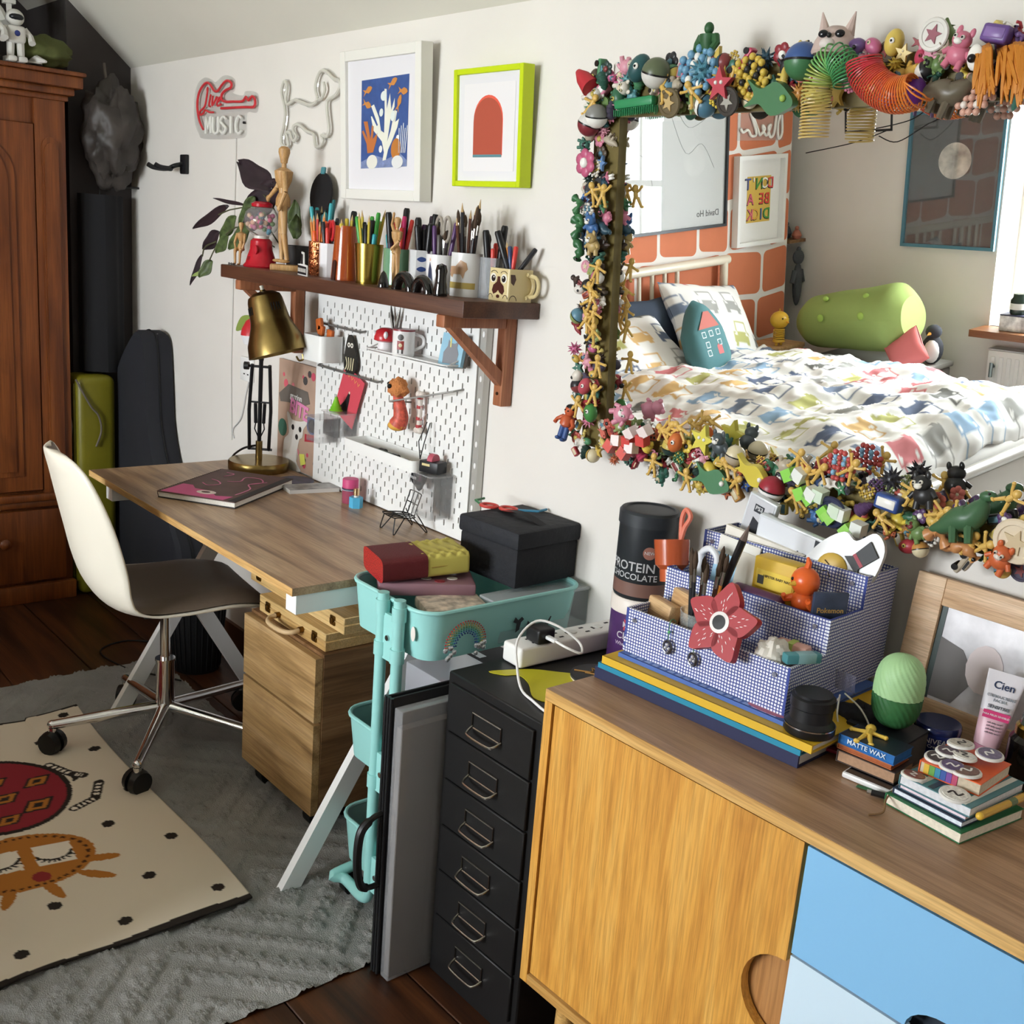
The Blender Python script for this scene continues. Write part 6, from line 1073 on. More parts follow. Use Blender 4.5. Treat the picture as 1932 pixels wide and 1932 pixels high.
# ------------------------------------------------------------ right-hand clutter on the sideboard
ln = thing('camera_lens', 'black camera lens standing on the yellow book', 'lens', OL(.352, .016, -.0075)); ln.location = (2.532, -.335, ZO-.0072)
MB().lathe([(.036, 0), (.038, .003), (.038, .012)], 36).o('front_ring', mat('141414', .4), ln); MB().lathe([(.0382, .0125), (.0382, .0145)], 36).o('silver_ring', mat('c8c8c8', .2, 1), ln); MB().lathe([(.037, .015), (.031, .022), (.031, .04), (.033, .042), (.033, .056), (.028, .058), (.028, .062), (0, .062)], 36).o('barrel', mat('17171a', .45), ln)
bg = thing('organza_pouch', 'black organza gift pouch with white ties beside the lens', 'pouch', (2.55, -.215, ZS)); MB().grid(lump(.05, .035, .04, 4, .35, .3), 24, 16, Matrix.Translation((0, 0, .036))).o('body', mat('1c1b20', .6, spec=.3), bg, ang=80)
for k in range(6): a = k*1.05; MB().grid(lambda u, v: (-.04+.018*u*math.cos(a)-.003*v, .006*math.sin(a)*u, .075+.03*v+.008*math.sin(a*3)), 3, 4).o('ruffle', mat('8a88a0', .6, alpha=.5), bg)
for p_ in ([(-.035, -.02, .075), (-.02, -.045, .055), (-.008, -.05, .02), (-.03, -.05, .006), (-.045, -.042, .03), (-.035, -.022, .07)], [(-.03, -.015, .078), (.01, -.03, .07), (.035, -.035, .045), (.05, -.04, .012)]): MB().tube(spl(p_, 6), .0014, 6).o('tie', mat('d8d4c8', .6), bg)
tb_ = thing('toy_ball', 'blue-grey rubber ball toy with red spot behind the pouch', 'toy', (2.515, -.105, ZS)); MB().ell((0, 0, .026), .026, 18, 12).o('ball', mat('6f98a4', .5), tb_); MB().ell((-.012, -.021, .036), (.009, .004, .006)).o('spot', mat('c04048', .4), tb_)
td = thing('toy_duck', 'tiny yellow and grey toy figure behind the pouch', 'toy', (2.475, -.075, ZS)); MB().ell((0, 0, .014), (.012, .01, .014)).o('body', mat('b8a02a', .5), td); MB().ell((0, 0, .034), .009).o('head', mat('9a9a8c', .5), td); MB().tube([(0, 0, .04), (.003, 0, .056)], .004).o('tuft', mat('9a9a8c', .5), td)
cc = thing('cactus_tub', 'two-tone green ribbed cactus-shaped container with pale top', 'container', (2.598, -.215, ZS+.05))
def cact(z0, z1, off):
    b = MB()
    def fn(u, v):
        z_ = z0+(z1-z0)*v; H = .118; t = z_/H; r = .0355*max(0, 1-abs(2*t-1)**3.2)**.5+.0008; a = 2*PI*u; k = 1+.05*(abs(math.sin(12*(a+2.2*t)))-.5); return (r*k*math.cos(a), r*k*math.sin(a), z_)
    return b.grid(fn, 144, 20)
cact(0, .054, 0).o('lower_half', mat('33683a', .5), cc, ang=80); cact(.0545, .118, 0).o('upper_half', mat('a4cc94', .5), cc, ang=80)
bx2 = thing('book', 'small black paperback under the cactus container', 'book', (2.58, -.225, ZS+.0005), rad(5)); MB().b(-.035, .06, -.03, .046, 0, .0485).o('pages', mat('4a4642', .7), bx2); MB().b(-.036, .061, -.031, .047, .046, .0492).o('cover', mat('1c2026', .5), bx2)
frm = thing('photo_frame', 'pale beech photo frame with a misty picture leaning on the wall', 'photo frame', (2.50, -.046, ZS+.001), rot=(rad(-7), 0, 0)); BEE = wood('c9a27a', 'd8b48e', 'e2c29e', 'x', 2, .5); fwid, fh = .30, .245
for nm, x0, x1, z0, z1 in (('frame_side', 0, .05, 0, fh), ('frame_side', fwid-.05, fwid, 0, fh), ('frame_rail', .05, fwid-.05, 0, .045), ('frame_rail', .05, fwid-.05, fh-.045, fh)): MB().rb(x0, x1, -.014, 0, z0, z1, .002).o(nm, BEE, frm)
MB().b(.05, fwid-.05, -.006, -.002, .045, fh-.045).o('picture', mat('cfccd0', .22, var=.35, vs=14), frm); MB().b(.05, .06, -.0072, -.0062, .045, fh-.045).o('dark_edge', mat('2c3c38', .4), frm); dec(frm, [(.06, .05), (.1, .05), (.13, .1), (.1, .14), (.06, .15)], '6a6664', 1, -.0065, 'picture_shape'); dec(frm, circ(.14, .12, .03, 14, .04), 'ddd0d0', 2, -.0065, 'picture_shape')
# nivea tins
NV = mat('1c2a6c', .3)
t1 = thing('cream_tin', 'flat round dark blue cream tin under the blue jar', 'tin', (2.633, -.139, ZS+.001)); MB().lathe([(.036, 0), (.038, .003), (.038, .012), (.035, .014), (0, .0145)], 36).o('body', NV, t1)
t2 = thing('cream_jar', 'round dark blue cream jar with white lettering and glossy lid', 'jar', (2.632, -.14, ZS+.016)); MB().lathe([(.027, 0), (.034, .012), (.0345, .028)], 36).o('body', NV, t2); MB().lathe([(.0352, .028), (.0352, .036), (.033, .039), (0, .0395)], 36).o('lid', mat('1a2048', .15), t2)
nva = math.atan2(-1.52, .74); wraptext(t2, 'NIVEA', .0115, .0344, nva, .018, 'f4f4f6'); wraptext(t2, 'Creme', .0075, .0343, nva, .0095, 'f4f4f6')
cd = thing('makeup_compact', 'flat round black compact under the face cream tube', 'compact', (2.69, -.1, ZS+.001)); MB().lathe([(.03, 0), (.032, .002), (.032, .01), (.03, .012), (0, .0125)], 32).o('body', mat('1e2028', .35), cd)
ctb = thing('cream_tube', 'white and pink facial cream tube standing on its cap', 'tube', (2.69, -.1, ZS+.0145), rad(20), rot=(rad(-5), rad(6), rad(28)))
def tubef(z0, z1):
    def fn(u, v): 
        z_ = z0+(z1-z0)*v; t = max(0, (z_-.018)/.115); a = 2*PI*u; return ((.019+.009*t)*math.cos(a), (.0175*(1-t)+.0006)*math.sin(a), z_)
    return fn
b = MB(); b.grid(tubef(.018, .07), 30, 8); b.o('lower_body', mat('e4b8c4', .35), ctb, ang=80); MB().grid(tubef(.07, .133), 30, 8).o('upper_body', mat('e6e2e8', .35), ctb, ang=80); MB().lathe([(.0165, 0), (.0175, .017), (0, .018)], 26).o('cap', mat('d890a8', .35), ctb)
TF = lambda z_: FR((0, -(.0175*(1-max(0, (z_-.018)/.115))+.0012), z_), (1, 0, 0), (0, .15, 1), (0, -1, .15))
text('Cien', .016, mat('2a3a5a', .4), ctb, TF(.112)); text('CREMA/CREME\nFACIAL', .0062, mat('9aa0a8', .4), ctb, TF(.092)); text('SENSITIVE', .007, mat('5a606a', .4), ctb, TF(.079)); MB().b(-.019, .019, -.0005, 0, -.006, .006, TF(.066) @ Matrix.Rotation(-PI/2, 4, 'X') if 0 else FR((0, -.0118, .067), (1, 0, 0), (0, 1, -.15), (0, .15, 1))).o('label_band', mat('d8407c', .4), ctb); text('PARA PIELES SENSIBLES', .0038, mat('f4e4ea', .4), ctb, FR((0, -.0128, .067), (1, 0, 0), (0, .15, 1), (0, -1, .15)))
for k in range(4): text('soft daily care', .0035, mat('8a7a84', .4), ctb, TF(.055-.005*k))
kn = thing('candle_jar', 'dark brown candle jar with gold collar at the wall', 'candle', (2.765, -.108, ZS+.001)); MB().lathe([(.036, 0), (.037, .004), (.037, .07), (.03, .078)], 32).o('jar', mat('17120f', .1), kn); MB().lathe([(.031, .078), (.031, .09), (.027, .094)], 28).o('collar', mat('b08a3c', .2, 1), kn); MB().lathe([(.026, .094), (.022, .12), (0, .122)], 24).o('stopper', mat('3a4038', .15), kn)
# left small pile
def smallbook(loc, rz, w, d, h, c, label, pc_='ddd6ca', nm='book', cat='book', spine='l'):
    t = thing(nm, label, cat, loc, rz); MB().b(0, w, 0, d, 0, .0014).o('back_cover', mat(c, .5), t); MB().b(.001, w-.001, .001, d-.002, .0014, h-.0014).o('pages', mat(pc_, .8, var=.1, vs=200), t); MB().b(0, w, 0, d, h-.0014, h).o('cover', mat(c, .45), t)
    MB().b(-.0012, .0003, 0, d, 0, h).o('spine', mat(c, .5), t); return t
phn = thing('smartphone', 'white smartphone lying at the front of the small pile', 'phone', (2.598, -.338, ZS+.0005), rad(6)); MB().rb(0, .075, 0, .075, 0, .009, .003).o('body', mat('e2e0de', .3), phn); MB().b(.003, .072, .004, .072, .009, .0094).o('screen', mat('101014', .1), phn)
b3 = smallbook((2.575, -.318, ZS+.011), rad(5), .09, .06, .018, '3a2c28', 'brown-edged paperback on top of the white phone', 'b08a6c')
b4 = smallbook((2.572, -.315, ZS+.0295), rad(4), .085, .055, .008, 'b86a3a', 'thin orange box above the brown paperback', 'a85a34')
b5 = smallbook((2.572, -.315, ZS+.038), rad(3), .088, .055, .015, '2a6cb0', 'small blue box lettered MATTE WAX', '2a6cb0', 'wax_box', 'box'); text('MATTE WAX', .0105, mat('dce8f4', .4), b5, FACE_Y((.044, -.0006, .008))); MB().b(0, .088, .0, .055, .0151, .0155).o('top_print', mat('1a2230', .4), b5)
yf_ = thing('toy_figure', 'tiny golden bendy figure lying on the blue wax box', 'toy', (2.6, -.285, ZS+.056), rad(10))
def bendy(t, s, m, y=0, arms=((-.5, .05), (.5, .05)), legs=((-.2, -.55), (.2, -.55))):
    b = MB(); b.ell((0, y, .33*s), (.16*s, .13*s, .17*s), 10, 7); b.tube([(0, y, .2*s), (0, y, .02*s), (0, y, -.1*s)], [.1*s, .12*s, .1*s], 8)
    for x, z_ in arms: b.tube([(0, y, .12*s), (x*.55*s, y, (.1+(z_-.1)*.45)*s), (x*s, y, z_*s)], [.075*s, .055*s, .06*s], 7); b.ell((x*s, y, z_*s), .075*s, 7, 5)
    for x, z_ in legs: b.tube([(x*.3*s, y, -.08*s), (x*s, y, z_*s)], [.08*s, .06*s], 7); b.ell((x*s*1.05, y-.03*s, z_*s), (.1*s, .08*s, .06*s), 7, 5)
    return b
bendy(yf_, .05, None).o('body', mat('d6b24a', .4), yf_); yf_.rotation_euler = (rad(-80), 0, rad(20)); 
shl = thing('sea_shell', 'grey and white sea shell on the small book pile', 'shell', (2.672, -.262, ZS+.012)); MB().lathe([(0, 0), (.012, .004), (.016, .012), (.013, .016), (.0135, .02), (.009, .024), (.0095, .027), (.004, .032), (0, .036)], 16, Matrix.Rotation(rad(60), 4, 'Y')).o('body', mat('a8a49e', .5, var=.4, vs=120), shl)
rcp = thing('hair_clip', 'translucent red hair clip tray with trinkets on the sideboard', 'hair clip', (2.55, -.265, ZS+.001), rad(20)); MB().rb(-.022, .022, -.016, .016, 0, .006, .002).o('base', mat('c83a50', .2, trans=.4), rcp); MB().ell((0, 0, .016), (.014, .01, .012)).o('trinket', mat('8a7a4a', .5), rcp); MB().ell((.008, -.006, .012), (.006, .006, .008)).o('bead', mat('3a2a20', .5), rcp)
# right pile of little books with badges
b6 = smallbook((2.678, -.352, ZS+.0005), rad(-6), .118, .145, .016, '1f6a3c', 'green elastic-band notebook at the bottom of the badge pile', 'e2d8c6', 'notebook', 'notebook')
MB().prism([(0, .02), (-.05, .0), (-.052, .008), (-.002, .032)], .001, .0016).o('ribbon_marker', mat('2a6a3a', .6), b6); MB().tube(spl([(-.002, .02, .016), (.008, -.01, .012), (.02, -.03, .004), (.012, -.05, .001)]), .0014).o('cord', mat('7a5a38', .7), b6)
b7 = smallbook((2.684, -.345, ZS+.017), rad(-4), .105, .13, .009, '26344a', 'slim navy booklet in the badge pile', 'dfe4ec')
b8 = smallbook((2.690, -.342, ZS+.0265), rad(-3), .1, .135, .007, '3c5a6c', 'thin pastel-edged booklet in the badge pile', 'e8d4dc')
b9 = smallbook((2.69, -.345, ZS+.034), rad(-2), .105, .14, .014, '4a7a80', 'hardback with striped teal cover in the badge pile', 'd8d8dc')
for k in range(6): MB().b(.008+.016*k, .016+.016*k, .002, .138, .0141, .0145).o('cover_stripe', mat(['8a4a5a', 'd8d0c4', '34404c', 'b8848c', '5c8a8c', 'd8d8d0'][k], .5), b9)
yp = thing('pencil', 'fat yellow pencil lying on the striped hardback edge', 'pencil', (2.802, -.335, ZS+.036), rot=(rad(-90), 0, rad(-4))); MB().cyl((0, 0, 0), (0, 0, .13), .0052, n=8).o('shaft', mat('c89a34', .4), yp); MB().ell((0, 0, 0), .0056).o('end', mat('e0b440', .4), yp); MB().cyl((0, 0, .07), (0, 0, .085), .0055, n=8).o('band', mat('5a6a40', .4), yp)
b10 = smallbook((2.7, -.315, ZS+.0485), rad(4), .085, .1, .018, 'e2602c', 'orange pocket book with rainbow page edges under the badges', 'c8b8a0')
for k, c in enumerate(('d8b03a', '6aa04a', '3a8aa8', '3a5aa0', '7a4a9a', 'b84a6a')): MB().b(.006+.008*k, .0135+.008*k, -.0004, .001, .0018, .016).o('index_edge', mat(c, .5), b10)
pn = thing('ballpoint_pen', 'black ballpoint pen poking out beside the green notebook', 'pen', (2.655, -.35, ZS+.006), rot=(0, PI/2, rad(25))); MB().cyl((0, 0, 0), (0, 0, .1), .0045, n=10).o('barrel', mat('141416', .35), pn); MB().cyl((0, 0, -.006), (0, 0, 0), .003, n=8).o('button', mat('c8c8c8', .3, 1), pn)
BDG = [('round dark badge with white scribble, first of the badge heap', '3a3034'), ('round purple badge on the orange pocket book', '5a4a70'), ('round brown wood-slice badge on the orange pocket book', '6a4c40'), ('round plum badge with pale rim on the pile', '4c3a48'), ('round white badge with black writing on the pile', 'dcd8d0'), ('round rust badge with pale rim on the striped hardback', '7a4038'), ('small pale pebble badge on the orange pocket book', 'b8b0a4'), ('flower-edged white badge on the striped hardback', 'd8d4cc'), ('round grey-violet badge lapping over the orange book', '6a6078')]
for k, (lb, c) in enumerate(BDG):
    top_ = k not in (5, 7); x = 2.715+.024*(k % 3)+R.uniform(-.006, .006); y = -.295+.028*(k//3)+R.uniform(-.005, .005); zz = ZS+.0675+.0052*(k//3)
    if not top_: x, y, zz = (2.705, -.336, ZS+.0485) if k == 5 else (2.765, -.336, ZS+.0485)
    t = thing('pin_badge', lb, 'badge', (x, y, zz), R.random()*6, 'badges heaped on the little books', rot=(R.uniform(-.1, .1), R.uniform(-.1, .1), R.random()*6)); r = .017+.004*R.random()
    MB().lathe([(r, 0), (r, .002), (r*.95, .0035), (0, .0042)], 20).o('rim', mat('dcd8d2', .5), t); MB().prism(circ(0, 0, r*.82, 16), .0035, .0046).o('face', mat(c, .4, var=.3, vs=200), t)
    MB().prism(ribbon([(p.x, p.y) for p in spl([Vector((-r*.5, 0, 0)), Vector((-r*.1, r*.3, 0)), Vector((r*.1, -r*.2, 0)), Vector((r*.5, r*.1, 0))], 4)], r*.14), .0047, .005).o('scribble', mat('e8e4de' if c not in ('dcd8d0', 'd8d4cc', 'b8b0a4') else '2a2628', .5), t)
# ------------------------------------------------------------ mirror with a frame of glued-on toys
mi = thing('toy_mirror', 'large wall mirror whose frame is crusted with hundreds of small plastic toys', 'mirror', (0, -.035, 1.10), rot=(rad(4.2), 0, 0))
MX0, MX1, MZ0, MZ1 = 1.767, 2.93, .03, .645
mg_ = bpy.data.materials.new('mirror_glass'); mg_.use_nodes = True; _p = mg_.node_tree.nodes['Principled BSDF']; _p.inputs['Metallic'].default_value = 1; _p.inputs['Roughness'].default_value = 0; _p.inputs['Base Color'].default_value = (.93, .94, .93, 1)
MB().b(MX0-.01, MX1+.01, -.001, .004, MZ0-.01, MZ1+.01).o('mirror_glass', mg_, mi)
OLV = mat('6a5c2c', .5, var=.2, vs=20)
for nm, x0, x1, z0, z1 in (('frame_side', MX0-.07, MX0, MZ0-.05, MZ1+.075), ('frame_side', MX1, MX1+.07, MZ0-.05, MZ1+.075), ('frame_rail', MX0, MX1, MZ0-.05, MZ0), ('frame_rail', MX0, MX1, MZ1, MZ1+.075)): MB().b(x0, x1, -.012, .014, z0, z1).o(nm, OLV, mi)
YEL = 'dcae4c'; WHM, BKM_ = mat('efece4', .35), mat('151414', .3)
TM = {}
def tcol(c):
    r, g, b_ = [int(c[i:i+2], 16) for i in (0, 2, 4)]; y = .3*r+.59*g+.11*b_; k = .84
    return mat('%02x%02x%02x' % tuple(int(max(0, min(255, y+(v-y)*k))) for v in (r, g, b_)), .36)
def tmesh(kind, c, c2='efece4'):
    k = (kind, c, c2)
    if k in TM: return TM[k]
    b = MB(); ms = [tcol(c), tcol(c2), BKM_]
    if kind == 'bendy_man': b = bendy(None, 1, None)
    elif kind == 'bendy_man_up': b = bendy(None, 1, None, arms=((-.35, .45), (.4, .4)), legs=((-.25, -.5), (.3, -.5)))
    elif kind == 'bendy_man_side': b = bendy(None, 1, None, arms=((-.45, .3), (.5, -.1)), legs=((-.35, -.48), (.12, -.55)))
    elif kind == 'two_tone_ball':
        b.lathe([(.5*math.cos(a), .5*math.sin(a)) for a in [PI*i/10/2 for i in range(11)]], 16); b.m = 1; b.lathe([(.5*math.cos(a), .5*math.sin(a)) for a in [-PI/2+PI*i/10/2 for i in range(11)]], 16); b.m = 2; b.lathe([(.505, -.03), (.505, .03)], 16)
    elif kind == 'toy_animal':
        b.ell((0, 0, -.1), (.34, .26, .3), 12, 8); b.ell((0, -.12, .26), (.28, .25, .24), 12, 8)
        for q in (-1, 1):
            b.ell((q*.2, -.1, .48), (.09, .06, .14), 8, 6); b.tube([(q*.18, -.05, -.25), (q*.22, -.12, -.5)], [.11, .1], 8); b.tube([(q*.28, -.05, -.02), (q*.42, -.12, -.16)], [.09, .07], 8)
        b.m = 1; b.ell((0, -.34, .2), (.13, .08, .09), 8, 6)
        for q in (-1, 1): b.ell((q*.11, -.34, .31), .065, 8, 6)
        b.m = 2
        for q in (-1, 1): b.ell((q*.11, -.395, .31), .034, 6, 5)
    elif kind == 'toy_dinosaur':
        b.tube(spl([(-.65, 0, -.15), (-.4, 0, -.1), (-.1, 0, .05), (.15, 0, .1), (.32, 0, .32), (.36, -.02, .45)], 4), [.03+.22*math.sin(PI*min(1, i/20*.95+.02))**1.2 for i in range(21)], 10); b.ell((.44, -.02, .48), (.17, .11, .1), 10, 7)
        for x in (-.15, .14):
            for q in (-1, 1): b.tube([(x, q*.1, 0), (x+.03, q*.14, -.38)], [.09, .07], 7)
        for i in range(5): b.cyl((-.4+.15*i, 0, .04+.05*i), (-.43+.15*i, 0, .2+.06*i), .05, .005, n=5)
        b.m = 2; b.ell((.5, -.11, .52), .03, 6, 5)
    elif kind == 'bead_cluster':
        for i in range(7):
            for j in range(6):
                q = (i-3)**2+(j-2.5)**2
                if q < 10: b.m = (i*j+i) % 3 if q < 4 else 0; b.m = min(b.m, 1); b.ell(((i-3)*.15, -.04*((i+j) % 2), (j-2.5)*.15), .085, 7, 5)
    elif kind == 'jelly_block': b.rb(-.4, .4, -.22, .2, -.24, .24, .08, 2); b.m = 1; b.rb(-.3, .3, -.24, -.2, -.14, .14, .02, 1)
    elif kind == 'token': b.lathe([(.45, -.05), (.48, 0), (.45, .05), (.36, .055), (.34, .03), (0, .035)], 22, FACE_Y((0, 0, 0))); b.m = 1; b.prism([(p[0]*.55, p[1]*.55) for p in [((.5 if k % 2 == 0 else .22)*1, 0) for k in range(1)]] if 0 else [(.28*(1 if i % 2 == 0 else .45)*math.cos(PI*i/5), .28*(1 if i % 2 == 0 else .45)*math.sin(PI*i/5)) for i in range(10)], .03, .07, FACE_Y((0, 0, 0)))
    elif kind == 'plastic_flower':
        for i in range(6): a = PI*i/3; b.ell((.27*math.cos(a), 0, .27*math.sin(a)), (.2, .08, .2), 10, 6)
        b.m = 1; b.ell((0, -.06, 0), (.17, .1, .17), 10, 7)
    elif kind == 'toy_egg': b.ell((0, 0, 0), (.33, .33, .45), 14, 10); b.m = 1; b.ell((.08, -.31, .08), (.1, .05, .1), 8, 6); b.m = 2; b.ell((.08, -.35, .08), .045, 6, 5)
    elif kind == 'toy_fish': b.prism([(p.x, p.y) for p in spl([Vector(c_+(0,)) for c_ in ((-.5, .22), (-.32, 0), (-.5, -.22), (-.2, -.12), (.1, -.26), (.42, -.1), (.5, 0), (.42, .12), (.1, .28), (-.2, .12))], 4, True)], -.08, .08, FACE_Y((0, 0, 0))); b.m = 1; b.ell((.3, -.09, .05), .06, 7, 5)
    elif kind == 'toy_worm': b.tube(spl([(-.5, 0, -.1), (-.3, -.05, .14), (-.05, 0, -.08), (.2, -.05, .15), (.45, 0, 0)], 5), [.09+.04*math.sin(i*1.6) for i in range(21)], 8); b.m = 2; b.ell((.45, -.09, .04), .04, 6, 5)
    elif kind == 'spiky_ball':
        b.ell((0, 0, 0), .27, 12, 8)
        for i in range(26):
            z_ = 1-2*(i+.5)/26; a = i*2.4; r_ = math.sqrt(1-z_*z_); d = Vector((r_*math.cos(a), r_*math.sin(a), z_)); b.cyl(d*.22, d*.5, .075, .01, n=5)
    elif kind == 'sea_shell': b.lathe([(0, -.5), (.1, -.42), (.2, -.3), (.16, -.26), (.28, -.1), (.24, -.05), (.34, .12), (.3, .2), (.36, .32), (.2, .46), (0, .48)], 14)
    elif kind == 'toy_star':
        b.prism([(.5*(1 if i % 2 == 0 else .45)*math.cos(PI/2+PI*i/5), .5*(1 if i % 2 == 0 else .45)*math.sin(PI/2+PI*i/5)) for i in range(10)], -.08, .1, FACE_Y((0, 0, 0))); b.m = 1; b.ell((-.1, -.1, .05), .06, 7, 5); b.ell((.1, -.1, .05), .06, 7, 5)
    elif kind == 'toy_car':
        b.rb(-.5, .5, -.2, .2, -.1, .1, .05, 2); b.rb(-.28, .25, -.17, .17, .08, .28, .06, 2); b.m = 2
        for x in (-.3, .3): b.cyl((x, -.24, -.12), (x, .24, -.12), .13, n=12)
        b.m = 1; b.b(-.22, .2, -.175, -.168, .12, .22)
    elif kind == 'snake_cube':
        for i in range(4): b.m = i % 2; b.prism([(0, 0), (.42, 0), (.42, .42), (0, .42)], -.2, .2, FACE_Y((-.6+.38*i, 0, -.2+(.12 if i % 2 else -.08))) @ Matrix.Rotation(.5*(1 if i % 2 else -1)*.6, 4, 'Z'))
    elif kind == 'toy_figure':
        b.ell((0, 0, .36), (.17, .15, .17), 10, 8); b.lathe([(.12, -.12), (.2, -.05), (.19, .16), (.1, .24)], 12); b.m = 1
        for q in (-1, 1): b.tube([(q*.08, 0, -.1), (q*.1, 0, -.48)], [.09, .08], 8); b.ell((q*.1, -.05, -.48), (.08, .13, .06), 8, 5)
        b.m = 0
        for q in (-1, 1): b.tube([(q*.18, 0, .14), (q*.34, -.05, .0), (q*.32, -.14, -.1)], [.07, .06, .06], 8)
        b.m = 2; b.ell((0, .03, .44), (.175, .16, .12), 10, 7); b.ell((-.06, -.15, .37), .025, 6, 5); b.ell((.06, -.15, .37), .025, 6, 5)
    TM[k] = b.mesh(kind.replace('_up', '').replace('_side', ''), ms, 50); return TM[k]
NAME = lambda k: k.replace('_up', '').replace('_side', '')
def toy(kind, c, x, z, s, h=.022, ry=None, c2='efece4', rz=0):
    o = bpy.data.objects.new(NAME(kind), tmesh(kind, c, c2)); COL.objects.link(o); o.parent = mi
    o.location = (x, -.012-h, z); o.rotation_euler = (R.uniform(-.2, .2), R.uniform(-.5, .5) if ry is None else ry, rz); o.scale = (s, s, s); return o
R.seed(21)
# background crust: dense small toys, colours by stretch of frame
GRN = ['2f6a48', '3f7a50', '2a5a4a', '4a8a5c', '6a8a4a', '39705f', '27403a', '8a9a54']; TEA = ['3f7f86', '5a9aa0', '35606a', '4a7a94', '2e4f60']; WRM = ['c8a63c', 'd8b24c', 'c88a3c', 'c8643c', 'b84a3c', 'd8c060']; RDS = ['b8343c', 'c8504c', 'd86a58', 'c83a5a', '9a2a34']; PNK = ['d87a94', 'e096a8', 'c8608a']; DRK = ['3a3a40', '4a3a34', '2c2c30', '5a4a3a', '4a4458']; PLE = ['d8cfc0', 'c8bca8', 'e0d8cc', 'b8a890']; BLU = ['3a5a9a', '4a7ab8', '5f8ac0']; PUR = ['6a4a84', '5a3a6a']; YLO = ['d8b84a', 'd9ac44', 'e0c23a']
KINDS = ['toy_animal', 'toy_animal', 'toy_dinosaur', 'bead_cluster', 'jelly_block', 'token', 'plastic_flower', 'toy_egg', 'toy_fish', 'toy_worm', 'spiky_ball', 'sea_shell', 'toy_star', 'toy_car', 'toy_figure', 'two_tone_ball']
def fill(x0, x1, z0, z1, n, pals, smin=.024, smax=.04):
    pts = []; 
    for _ in range(n*14):
        if len(pts) >= n: break
        x, z_ = R.uniform(x0, x1), R.uniform(z0, z1)
        if all((x-a)**2+(z_-c)**2 > .0155**2 for a, c in pts): pts.append((x, z_))
    for x, z_ in pts: toy(R.choice(KINDS), R.choice(R.choice(pals)), x, z_, R.uniform(smin, smax), R.uniform(.006, .022), R.uniform(-3, 3), R.choice(['efece4', 'd8c8a0', '2a2a2a', 'c8b04a', '8a3a3a', '5a8aa0']))
fill(1.69, 1.98, .655, .735, 50, [GRN, GRN, TEA, PLE, DRK, PNK], .026, .046); fill(1.98, 2.2, .655, .735, 38, [GRN, TEA, WRM, YLO, DRK, RDS], .026, .046); fill(2.2, 2.72, .65, .735, 74, [WRM, YLO, PNK, PLE, DRK, GRN, RDS, PUR], .026, .046)
fill(1.683, 1.755, .35, .655, 46, [GRN, GRN, DRK, PLE, TEA, PNK, BLU], .022, .038); fill(1.683, 1.755, .06, .35, 40, [RDS, WRM, PNK, DRK, PLE, GRN], .022, .038)
fill(1.68, 2.06, -.035, .045, 58, [RDS, WRM, PNK, YLO, GRN, PLE], .022, .038); fill(2.06, 2.36, -.035, .05, 46, [YLO, GRN, BLU, RDS, DRK, WRM, PLE], .024, .042); fill(2.36, 2.74, -.035, .055, 58, [YLO, WRM, RDS, GRN, PUR, PLE, DRK], .024, .042)
# the little yellow bendy men
MEN = [[1.765, .359], [1.75, .316], [1.751, .298], [1.759, .269], [1.738, .256], [1.761, .232], [1.778, .169], [1.769, .107], [1.72, .076], [1.745, .507], [1.771, .503], [1.865, .018], [1.969, .065], [1.982, .072], [2.013, .078], [1.947, -.004], [2.13, .029], [2.151, .003], [2.283, .075], [2.303, .046], [2.328, .061], [2.286, .004], [2.388, .078], [2.505, .064], [2.554, .041], [2.576, .042], [2.628, .008], [2.611, .008], [2.656, .09], [2.037, -.016], [2.456, .008], [1.916, .691], [1.986, .683], [1.73, .671]]
for k, (x, z_) in enumerate(MEN): toy(['bendy_man', 'bendy_man_up', 'bendy_man_side'][k % 3], YEL, x-.006, z_-.004, .044, .036, R.choice((-.3, 0, .25, .5, -.6)) if z_ > .1 else R.uniform(-1.2, 1.2))
# larger recognisable pieces
toy('spiky_ball', '4a8aa0', 1.997, .712, .055, .03); toy('token', '6a5a3a', 1.925, .663, .055, .034, 0, 'c8a86a'); toy('token', '3a342e', 2.062, .66, .052, .036, .3, 'a8a49a'); toy('bead_cluster', '6aa0c4', 1.985, .715, .09, .026, .3); toy('bead_cluster', 'd8b43c', 2.1, .70, .075, .024, .5, '2a2a2a'); toy('toy_fish', '3f7a4a', 2.15, .662, .1, .03, .2, '9ac04a'); toy('two_tone_ball', '5f6a4a', 1.89, .715, .055, .035, .3, 'd8d4cc'); toy('two_tone_ball', '8a8884', 1.737, .646, .045, .034, .2); toy('two_tone_ball', 'd8d4d0', 1.712, .632, .046, .03, .4, '8a2a34'); toy('toy_egg', '2a5a5c', 1.842, .727, .06, .03, .6)
toy('toy_egg', '6a2a94', 2.421, .66, .045, .04, 0, '8a4ab0'); toy('toy_dinosaur', '6a5f4c', 2.465, .652, .075, .035, .4); toy('toy_animal', 'd8708a', 2.476, .712, .052, .03, .3); toy('bead_cluster', 'd8a08a', 2.508, .652, .065, .034, 0, 'e8dcd0'); toy('jelly_block', '6a4a94', 2.527, .73, .05, .026, .2, '8a6ab0'); toy('token', 'd8d4cc', 2.432, .737, .05, .03, 0, '9a4a5a'); toy('toy_star', 'c83a4a', 2.047, .688, .06, .04, 0); toy('two_tone_ball', '3a5a9a', 2.203, .716, .06, .026, 0, '3f7a4a')
